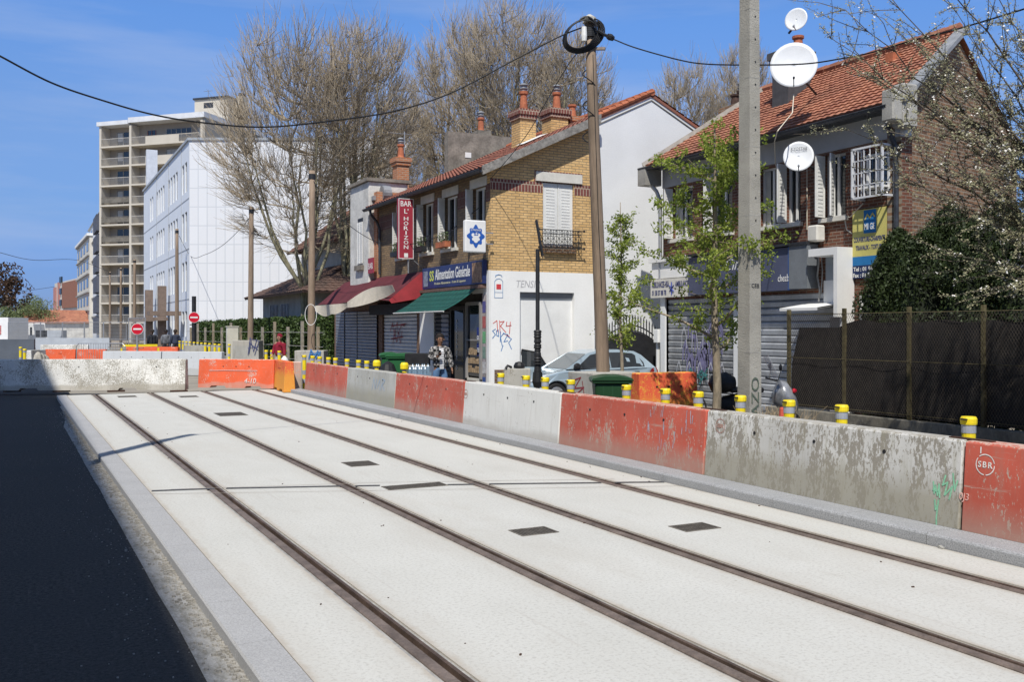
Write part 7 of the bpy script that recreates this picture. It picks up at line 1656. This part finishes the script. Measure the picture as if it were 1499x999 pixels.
# scooter with plastic wrapped top, behind the concrete pole
c = P(1108, 560, 17.0); SCo = thing('scooter', 'parked scooter with black seat and clear windscreen behind the concrete pole', 'scooter', (c.x, c.y, -.02))
def S_(x, z, y=0): return Vector((c.x, c.y, -.02))+bx*x+EZ*z+Vector((SA, CA, 0))*y
for x in (-.42, .55): wv_ = ob('wheel', MB().lathe([(.12, -.05), (.24, -.06), (.26, 0), (.24, .06), (.12, .05)], S_(x, .26), 20, Vector((SA, CA, 0))), black, SCo); ob('rim', MB().lathe([(.12, -.055), (.13, .055)], S_(x, .26), 12, Vector((SA, CA, 0))), steel, wv_)
def loftbody(sections, mat, name, parent):
    """sections: (x, zc, half height, half width)"""
    q = MB(); n_ = 12
    for (x, zc, hz, hw) in sections:
        for k in range(n_): t = 2*PI*k/n_; q.v.append(tuple(S_(x, zc+hz*math.sin(t), hw*math.cos(t))))
    for s_ in range(len(sections)-1):
        for k in range(n_): a = s_*n_+k; b2 = s_*n_+(k+1) % n_; q.f.append((a, b2, b2+n_, a+n_))
    q.f.append(tuple(reversed(range(n_)))); q.f.append(tuple(range((len(sections)-1)*n_, len(sections)*n_))); return ob(name, q, mat, parent, smooth=True)
loftbody([(-.75, .62, .05, .05), (-.6, .62, .16, .14), (-.3, .6, .24, .18), (.0, .5, .2, .16)], black, 'rear_body', SCo); loftbody([(0, .36, .06, .15), (.35, .34, .06, .16), (.42, .4, .1, .14)], dark, 'footboard', SCo)
loftbody([(.30, .75, .12, .12), (.40, .80, .26, .21), (.52, .74, .30, .22), (.66, .64, .20, .14), (.72, .6, .08, .06)], M('grey_silver_fairing', (.30, .31, .33), .2, 6, .3, .3), 'front_fairing', SCo); ob('seat', MB().box(-.5, .1, -.14, .14, 0, .1).xform(Matrix.Translation(S_(-.0, .84)) @ Matrix.Rotation(-YAW, 4, 'Z')), black, SCo, bevel=.04, seg=2)
loftbody([(-.86, 1.0, .02, .05), (-.8, 1.0, .15, .17), (-.55, 1.02, .19, .2), (-.4, 1.0, .12, .15)], black, 'top_box', SCo)
q = MB(); 
for k in range(6):
    for j in range(5):
        def wp_(i_, j_): u_ = -1+2*i_/6; return S_(.42-.22*j_/5+.05*u_*u_*-1, 1.02+.48*j_/5, u_*(.24-.05*j_/5))
        q.quad(wp_(k, j), wp_(k+1, j), wp_(k+1, j+1), wp_(k, j+1))
wm, n__, l__, b__ = newmat('clear_windscreen'); b__.inputs['Base Color'].default_value = (.75, .78, .8, 1); b__.inputs['Roughness'].default_value = .2; b__.inputs['Alpha'].default_value = .5
ob('windscreen', q, wm, SCo, smooth=True); ob('handlebar', MB().tube([S_(.25, 1.08, -.34), S_(.33, 1.06, -.1), S_(.33, 1.06, .1), S_(.25, 1.08, .34)], .018, 6), black, SCo); ob('indicator', MB().lathe([(.03, 0), (.045, .03), (.02, .07)], S_(.6, .88, -.12), 8, bx), signred, SCo)
for sg in (-1, 1): q = MB(); q.tube([S_(.3, 1.08, sg*.28), S_(.34, 1.28, sg*.34)], .008, 4); q.lathe([(.05, 0), (.06, .02), (.03, .04)], S_(.34, 1.3, sg*.34), 10, -bx); ob('mirror', q, black, SCo)

# ================= CAR =================
def car():
    cA = P(778, 500, 24.2); cB = P(968, 500, 25.6); X_ = Vector((cB.x-cA.x, cB.y-cA.y, 0)); Lc = X_.length; X_.normalize(); Yn = Vector((X_.y, -X_.x, 0))   # Yn towards the camera side
    if Yn.y > 0: Yn = -Yn
    O = Vector((cA.x, cA.y, -.02)); sx = Lc/3.83; W2 = .83
    root = thing('parked_car', 'silver blue small hatchback parked beside the white wall behind the barriers', 'car', tuple(O+X_*Lc/2-Yn*W2))
    def pt(x, y, z): return O+X_*(x*sx)+Yn*(y-W2)+EZ*z      # y=+W2 near side
    paintm, n, l, b = newmat('silver_blue_car_paint'); b.inputs['Base Color'].default_value = (.38, .48, .55, 1); b.inputs['Metallic'].default_value = .35; b.inputs['Roughness'].default_value = .3; b.inputs['Coat Weight'].default_value = .6; b.inputs['Coat Roughness'].default_value = .05
    # lower body: side outline with wheel arches, lofted across
    def arch(cx, r, z0, n=12): return [(cx-r*math.cos(PI*k/n), max(z0, .29+r*math.sin(PI*k/n))) for k in range(n+1)]
    low = [(.0, .42), (.05, .28), (.28, .24)]+arch(.72, .35, .22)+[(1.15, .20), (2.7, .20)]+arch(3.16, .35, .22)+[(3.6, .26), (3.80, .34), (3.83, .55)]
    topl = [(3.80, .74), (3.74, .92), (3.55, .97), (3.0, .97), (2.2, .94), (1.3, .91), (1.02, .90), (.75, .86), (.40, .76), (.12, .64), (.02, .54)]
    out = low+topl; ns = len(out)
    q = MB(); rings = []
    for y, k in ((-1, .03), (-.93, .0), (.93, .0), (1, .03)):
        rg = []
        for j, (x, z) in enumerate(out):
            xc, zc = 1.92, .6; xx = x+(xc-x)*k*.6; zz = z-(z-zc)*k*1.6 if z > .5 else z
            wf = 1-.10*max(0, (.9-x)/.9)**1.6-.08*max(0, (x-3.0)/.8)**1.8; yy = y*W2*wf*(1-.02*abs(z-.55))
            rg.append(pt(xx, yy, zz))
        rings.append(rg)
    for rg in rings: q.v += [tuple(v) for v in rg]
    for a in range(3):
        for k in range(ns): q.f.append((a*ns+k, a*ns+(k+1) % ns, (a+1)*ns+(k+1) % ns, (a+1)*ns+k))
    q.f.append(tuple(reversed(range(ns)))); q.f.append(tuple(range(3*ns, 4*ns))); body = ob('body', q, paintm, root, bevel=.02, seg=2)
    # greenhouse: pillars and roof as a tapered shell
    prof = [(1.0, .895), (1.72, 1.34), (2.05, 1.41), (2.6, 1.43), (3.12, 1.38), (3.35, 1.28), (3.70, .95)]
    wid = [.76, .60, .575, .57, .565, .56, .72]; q = MB(); n_ = len(prof)
    for sg in (-1, 1):
        for (x, z), w_ in zip(prof, wid): q.v.append(tuple(pt(x, sg*w_, z)))
    base = [(1.0, .88), (3.72, .93)]
    for k in range(n_-1): q.f.append((k, k+1, n_+k+1, n_+k))
    lo = len(q.v)
    for sg in (-1, 1): q.v += [tuple(pt(x, sg*.775, .93)) for x, z in prof]
    for k in range(n_-1): q.f.append((k, k+1, lo+k+1, lo+k)); q.f.append((n_+k, n_+k+1, lo+n_+k+1, lo+n_+k))
    ob('roof_shell', q, paintm, root, smooth=False)
    # side glass slightly proud of the shell
    def sidept(x, f, sg, e=.008):   # f 0 at belt, 1 at roofline
        for (x0, z0), (x1, z1), w0, w1 in zip(prof[:-1], prof[1:], wid[:-1], wid[1:]):
            if x0 <= x <= x1: t = (x-x0)/(x1-x0); zt, wt = z0+(z1-z0)*t, w0+(w1-w0)*t; break
        return pt(x, sg*(.775+(wt-.775)*f+e), .93+(zt-.93)*f)
    gl = glass('car_glass', (.03, .035, .04), .03)
    for sg in (-1, 1):
        for (xs_, nm) in (([1.22, 1.42, 1.62, 1.78, 2.02, 2.26], 'front_side_window'), ([2.34, 2.7, 3.05, 3.24, 3.36], 'rear_side_window')):
            q = MB(); m = len(xs_)
            def ff(x): return .86 if 1.7 < x < 3.1 else (.72 if 1.5 < x < 3.3 else .45)
            lo_ = [sidept(x, .05, sg) for x in xs_]; hi_ = [sidept(x, ff(x), sg) for x in xs_]
            for k in range(m-1): q.quad(lo_[k], lo_[k+1], hi_[k+1], hi_[k])
            ob(nm, q, gl, root)
    def scr(x0, z0, w0, x1, z1, w1, e): return [pt(x0, -w0, z0)+e, pt(x0, w0, z0)+e, pt(x1, w1, z1)+e, pt(x1, -w1, z1)+e]
    e = (EZ*.5-X_*.8).normalized()*.012; ob('windscreen', MB().quad(*scr(1.06, .93, .70, 1.68, 1.315, .57, e)), glass('windscreen_glass', (.10, .12, .13), .03), root)
    e = (EZ*.4+X_*.9).normalized()*.012; ob('rear_window', MB().quad(*scr(3.66, .99, .66, 3.39, 1.25, .52, e)), gl, root)
    q = MB(); q.tube([sidept(x, .0, 1, .012) for x in (1.1, 1.6, 2.2, 2.8, 3.4)], .010, 4); q.tube([pt(2.30, .835, .30), sidept(2.30, 0, 1, .01), sidept(2.3, .9, 1, .01)], .006, 4); q.tube([pt(1.22, .83, .75), pt(1.25, .835, .4), pt(1.4, .83, .22)], .005, 4); q.tube([pt(.45, .5, .80), pt(1.0, .62, .915)], .005, 4); q.tube([pt(1.15, .84, .47), pt(2.75, .84, .5)], .018, 4); ob('seams', q, black, root)
    tyre = M('tyre_rubber', (.02, .02, .021), .2, 9, .8)
    for x in (.72, 3.16):
        for sg in (-1, 1):
            wv = ob('wheel', MB().lathe([(.19, -.09), (.27, -.1), (.29, -.05), (.29, .05), (.27, .1), (.19, .09)], pt(x, sg*.73, .29), 28, Yn*sg), tyre, root)
            q = MB().lathe([(.19, .05), (.20, .09), (.18, .095)], pt(x, sg*.73, .29), 24, Yn*sg); c0 = pt(x, sg*.73, .29)+Yn*sg*.085
            for k in range(9): a = 2*PI*k/9; d = X_*math.cos(a)+EZ*math.sin(a); q.bar(c0+d*.03, c0+d*.19, .028, .02)
            q.lathe([(.05, .07), (.045, .1)], pt(x, sg*.73, .29), 12, Yn*sg); ob('rim', q, M('alloy_rim', (.5, .51, .52), .1, 5, .35, .7), wv); ob('arch_shadow_liner', MB().lathe([(.335, -.09), (.335, .04)], pt(x, sg*.70, .29), 24, Yn*sg), black, wv)
    ob('door_mirror', MB().lathe([(.03, 0), (.085, .03), (.09, .1), (.05, .14)], pt(1.28, .80, .99), 12, Yn+EZ*.2), black, root); ob('door_handle', MB().bar(pt(2.12, .835, .79), pt(2.28, .835, .79), .02, .03), paintm, root); ob('door_handle', MB().bar(pt(3.02, .825, .84), pt(3.16, .82, .84), .02, .03), black, root)
    lens = glass('headlamp_glass', (.5, .53, .55), .08)
    for sg in (-1, 1):
        q = MB(); q.quad(pt(.06, sg*.50, .60), pt(.10, sg*.70, .62), pt(.42, sg*.785, .74), pt(.52, sg*.77, .80), pt(.3, sg*.62, .745)); q.xform(Matrix.Translation(-X_*.012+EZ*.012)); ob('headlight', q, lens, root)
        q = MB(); q.quad(pt(3.46, sg*.80, .84), pt(3.79, sg*.70, .70), pt(3.80, sg*.66, .86), pt(3.71, sg*.70, .96), pt(3.55, sg*.79, .93)); q.xform(Matrix.Translation(X_*.02+Yn*sg*.012)); ob('tail_light', q, glass('tail_lamp_red', (.30, .01, .012), .1), root)
    q = MB(); q.quad(pt(.02, -.5, .42), pt(.02, .5, .42), pt(.03, .5, .52), pt(.03, -.5, .52)); q.xform(Matrix.Translation(-X_*.01)); ob('grille', q, black, root); ob('number_plate', MB().quad(*[p_-X_*.02 for p_ in (pt(0, -.25, .36), pt(0, .25, .36), pt(0, .25, .46), pt(0, -.25, .46))]), white, root)
    # opened far door, seen through the windscreen side
    q = MB(); h0 = pt(1.2, -.83, .3); dd_ = (-X_*.55-Yn*.85).normalized(); 
    z0 = .05
    q.quad(h0, h0+dd_*.95, h0+dd_*.95+EZ*.62, h0+EZ*.62); q.quad(h0+dd_*.02+Yn*.03, h0+dd_*.95+Yn*.03, h0+dd_*.95+EZ*.62+Yn*.03, h0+EZ*.62+Yn*.03); dr = ob('open_door', q, paintm, root)
    q = MB(); 
    pts_ = [h0+EZ*.62, h0+dd_*.30+EZ*1.02, h0+dd_*.85+EZ*1.1, h0+dd_*.95+EZ*.62]
    q.tube(pts_, .02, 5); ob('door_frame', q, black, dr); ob('door_glass', MB().quad(*pts_), gl, dr)
car()

# ================= PEOPLE =================
def skin(name, vs, es, rs, mat, parent, sub=2, root=0):
    org = ORG[parent.name]; me = bpy.data.meshes.new('tmp'); me.from_pydata([tuple(Vector(v)-org) for v in vs], es, []); o = bpy.data.objects.new('tmp', me); C.objects.link(o)
    md = o.modifiers.new('s', 'SKIN'); md.use_smooth_shade = True; md.branch_smoothing = .6; sb = o.modifiers.new('b', 'SUBSURF'); sb.levels = sub; sb.render_levels = sub
    for i, r in enumerate(rs):
        sv = me.skin_vertices[0].data[i]; sv.radius = r if isinstance(r, tuple) else (r, r); sv.use_root = (i == root)
    dg = bpy.context.evaluated_depsgraph_get(); dg.update(); m2 = bpy.data.meshes.new_from_object(o.evaluated_get(dg)); bpy.data.objects.remove(o); m2.name = name; m2.materials.clear(); m2.materials.append(mat)
    for p_ in m2.polygons: p_.use_smooth = True
    r_ = bpy.data.objects.new(name, m2); C.objects.link(r_); r_.parent = parent; ORG[r_.name] = org; return r_
def person(label, loc, face_ang, skin_c, hair_c, top_mat, leg_mat, shoe_mat, arms='down', h=1.75, step=.08, hood=False, fingers=True, bulky=1.0, undershirt=None, scarf=None):
    """face_ang: heading of the face in the xy plane"""
    root = thing('person', label, 'person', loc); k = h/1.75; f = Vector((math.cos(face_ang), math.sin(face_ang), 0)); s = Vector((-f.y, f.x, 0)); O = Vector(loc)
    def p(x, y, z): return O+s*x*k+f*y*k+EZ*z*k          # x to the person's left, y forward
    sk = M('skin_'+str(round(skin_c[0], 2)), skin_c, .08, 20, .6, 0, 0); hr = M('hair_'+str(round(hair_c[0], 3)), hair_c, .3, 30, .7, 0, .3, 60)
    if arms == 'phone': R = [(-.19, 0, 1.42), (-.25, -.02, 1.17), (-.13, .22, 1.20), (-.10, .29, 1.25)]; Lf = [(.19, 0, 1.42), (.27, -.03, 1.15), (.30, .05, .92), (.30, .08, .84)]
    elif arms == 'bag': R = [(-.19, 0, 1.42), (-.25, .02, 1.16), (-.22, .15, .98), (-.20, .2, .92)]; Lf = [(.19, 0, 1.42), (.26, .0, 1.15), (.32, .08, .93), (.33, .1, .85)]
    else: R = [(-.19, 0, 1.42), (-.25, -.02, 1.15), (-.25, .06, .92), (-.25, .09, .84)]; Lf = [(.19, 0, 1.42), (.25, -.02, 1.15), (.25, .06, .92), (.25, .09, .84)]
    V = [(0, 0, .95), (0, 0, 1.12), (0, .0, 1.30), (0, -.01, 1.42), (0, 0, 1.50), (0, .02, 1.57), (0, .03, 1.66), (0, .01, 1.72)]; Rr = [(.15, .11), (.13, .10), (.155, .11), (.13, .09), .055, .07, .093, .06]
    E = [(i, i+1) for i in range(7)]
    for arm in (R, Lf):
        i = len(V); V += arm; Rr += [.062, .045, .032, (.042, .022)]; E += [(3, i), (i, i+1), (i+1, i+2), (i+2, i+3)]
        if fingers:
            hd_ = Vector(arm[3]); wd = (hd_-Vector(arm[2])).normalized(); sd_ = wd.cross(Vector((0, 0, 1))).normalized() if abs(wd.z) < .9 else Vector((0, 1, 0))
            for q_ in range(4):
                j = len(V); b0 = hd_+wd*.03+sd_*(-.03+.02*q_); V += [tuple(b0), tuple(b0+wd*.035+f_(0)), tuple(b0+wd*.055+Vector((0, .02, .015)))]; Rr += [.009, .0085, .007]; E += [(i+3, j), (j, j+1), (j+1, j+2)]
            j = len(V); b0 = hd_+sd_*.045; V += [tuple(b0), tuple(b0+wd*.03+sd_*.015)]; Rr += [.011, .009]; E += [(i+3, j), (j, j+1)]
    for sg in (-1, 1):
        i = len(V); st_ = step*sg; V += [(.10*sg, 0, .90), (.11*sg, .02+st_*.5, .50), (.11*sg, -.01+st_, .09), (.12*sg, .13+st_, .04)]; Rr += [.095, .062, .042, (.045, .035)]; E += [(0, i), (i, i+1), (i+1, i+2), (i+2, i+3)]
    VW = [p(*v) for v in V]; skin('body', VW, E, [tuple(a*k for a in r) if isinstance(r, tuple) else r*k for r in Rr], sk, root)
    # face: nose, ears, eyes, mouth
    q = MB(); q.lathe([(.012, 0), (.016, .02), (.006, .045)], p(0, .115, 1.625), 6, -EZ*.3+f); 
    for sg in (-1, 1): q.lathe([(.02, 0), (.024, .012)], p(.092*sg, .02, 1.64), 8, s*sg)
    ob('nose_and_ears', q, sk, root); q = MB()
    for sg in (-1, 1): q.lathe([(.011, 0), (.008, .006)], p(.034*sg, .112, 1.665), 8, f); q.bar(p(.018*sg, .118, 1.69), p(.055*sg, .108, 1.69), .008, .008)
    q.bar(p(-.025, .112, 1.585), p(.025, .112, 1.585), .006, .008); ob('eyes_and_mouth', q, M('dark_face_features', (.03, .02, .018), .1, 5), root)
    # hair
    q = MB(); cx = p(0, .0, 1.69); n1, n2 = 16, 8; rh = .118*k
    for a in range(n2+1):
        for b_ in range(n1):
            th_, ph = a/n2*PI*.60, b_/n1*2*PI; d = Vector((0, 0, 0))+s*math.sin(th_)*math.cos(ph)+f*math.sin(th_)*math.sin(ph)+EZ*math.cos(th_)
            if math.sin(ph) > .3 and th_ > PI*.36: d = d*.8
            r_ = rh*(1.02+.10*noise.noise(d*6)); q.v.append(tuple(cx+d*r_-f*.012))
    for a in range(n2):
        for b_ in range(n1): i = a*n1+b_; j = a*n1+(b_+1) % n1; q.f.append((i, j, j+n1, i+n1))
    ob('hair', q, hr if not hood else top_mat, root, smooth=True)
    # jacket, trousers, shoes
    bz = bulky; TV = [(0, 0, .88), (0, 0, 1.12), (0, .0, 1.32), (0, -.01, 1.43), (0, 0, 1.49)]; TR = [(.20*bz, .15*bz), (.17*bz, .135*bz), (.185*bz, .14*bz), (.15, .11), .07]; TE = [(0, 1), (1, 2), (2, 3), (3, 4)]
    for arm in (R, Lf):
        i = len(TV); a3 = Vector(arm[2]).lerp(Vector(arm[3]), .2); TV += [arm[0], arm[1], tuple(a3)]; TR += [.085*bz, .068*bz, .052*bz]; TE += [(3, i), (i, i+1), (i+1, i+2)]
    skin('jacket', [p(*v) for v in TV], TE, [tuple(a*k for a in r) if isinstance(r, tuple) else r*k for r in TR], top_mat, root)
    if undershirt:
        q = MB()
        for j in range(6):
            z0, z1 = .90+.088*j, .988+.088*j; yf = lambda z: .160*bz if z < 1.36 else .125
            q.quad(p(-.055, yf(z0), z0), p(.055, yf(z0), z0), p(.055, yf(z1), z1), p(-.055, yf(z1), z1))
        ob('striped_shirt', q, undershirt, root)
    TV = [(0, 0, .96), (0, 0, 1.04)]; TR = [(.175, .135), (.16, .125)]; TE = [(0, 1)]
    for sg in (-1, 1): i = len(TV); st_ = step*sg; TV += [(.10*sg, 0, .90), (.105*sg, .01, .76), (.11*sg, .02+st_*.5, .50), (.11*sg, -.01+st_, .10)]; TR += [.118, .105, .082, .066]; TE += [(0, i), (i, i+1), (i+1, i+2), (i+2, i+3)]
    skin('trousers', [p(*v) for v in TV], TE, [tuple(a*k for a in r) if isinstance(r, tuple) else r*k for r in TR], leg_mat, root)
    for sg in (-1, 1): st_ = step*sg; skin('shoe', [p(.11*sg, -.06+st_, .055), p(.115*sg, .04+st_, .05), p(.12*sg, .16+st_, .035)], [(0, 1), (1, 2)], [(.05*k, .05*k), (.052*k, .045*k), (.04*k, .03*k)], shoe_mat, root, root=0)
    return root, p
def f_(x): return Vector((0, .008, .004))
def checkmat():
    m, n, l, b = newmat('checked_jacket_cloth'); co = coord(n, l, 'pos', (1, 1, 1)); c = n.new('ShaderNodeTexChecker'); c.inputs['Scale'].default_value = 14; l.new(co, c.inputs[0]); c.inputs['Color1'].default_value = (.42, .40, .38, 1); c.inputs['Color2'].default_value = (.03, .03, .03, 1)
    f = noisef(n, l, co, 24, 3); l.new(mixc(n, l, ramp(n, l, f, .45, .6), c.outputs[0], (.04, .04, .04)), b.inputs['Base Color']); b.inputs['Roughness'].default_value = .9; return m
def stripemat():
    m, n, l, b = newmat('striped_shirt_cloth'); wv = n.new('ShaderNodeTexWave'); wv.bands_direction = 'Z'; wv.inputs['Scale'].default_value = 7; l.new(coord(n, l, 'pos'), wv.inputs[0]); l.new(ramp(n, l, wv.outputs[0], .25, .35, (.12, .12, .14), (.68, .68, .68)), b.inputs['Base Color']); return m
denim = M('blue_denim', (.09, .17, .30), .2, 12, .9); darkcl = M('dark_clothing', (.03, .032, .04), .2, 10, .9); trainers = M('dull_trainers', (.25, .25, .25), .2, 10)
p0 = P(644, 500, 25.2); tocam = math.atan2(-p0.y, -p0.x)
man, pf = person('man in a checked jacket and striped shirt holding a phone at the shop door', (p0.x, p0.y, -.02), tocam+.25, (.22, .115, .07), (.02, .014, .011), checkmat(), denim, trainers, 'phone', 1.80, bulky=1.18, undershirt=stripemat())
q = MB(); q.bar(pf(-.10, .34, 1.24), pf(-.10, .37, 1.38), .07, .012); tag(ob('mobile_phone', q, black, base=tuple(pf(-.1, .34, 1.24))), 'small dark phone held up by the man in the checked jacket', 'phone')
p0 = P(409, 500, 37.2); red, pf = person('person in a dark red hooded top walking by the hedge with a white bag', (p0.x, p0.y, 0), math.atan2(-p0.y, -p0.x)-.7, (.35, .2, .14), (.05, .03, .03), M('dark_red_fleece', (.22, .012, .03), .2, 10, .95), M('light_trousers', (.45, .42, .38), .1, 8), trainers, 'bag', 1.72, hood=True, bulky=1.1)
c = pf(.34, .1, .72); q = MB().lathe([(.03, .2), (.12, .1), (.2, -.1), (.19, -.3), (.08, -.36)], c, 12); tag(ob('carrier_bag', q, white, base=tuple(c-EZ*.3)), 'white carrier bag hanging from the hand of the person in red', 'bag')
for i, (u, Y, lab, tm, hc) in enumerate(((243, 60, 'pedestrian in a grey and black jacket, middle of the three beyond the barriers', M('grey_black_jacket', (.16, .17, .19), .5, 5), (.02, .015, .01)), (256.5, 60, 'pedestrian in a navy jacket, rightmost of the three beyond the barriers', M('navy_jacket', (.035, .045, .075), .3, 5), (.03, .02, .015)), (223, 59, 'pedestrian in dark clothes, left of the three beyond the barriers', darkcl, (.02, .015, .01)))):
    p0 = P(u, 500, Y); person(lab, (p0.x, p0.y, -.0), math.atan2(p0.y, p0.x)+(.2 if i else -.3), (.3, .18, .12), hc, tm, darkcl, darkcl, 'down', 1.88, fingers=True, bulky=1.2)
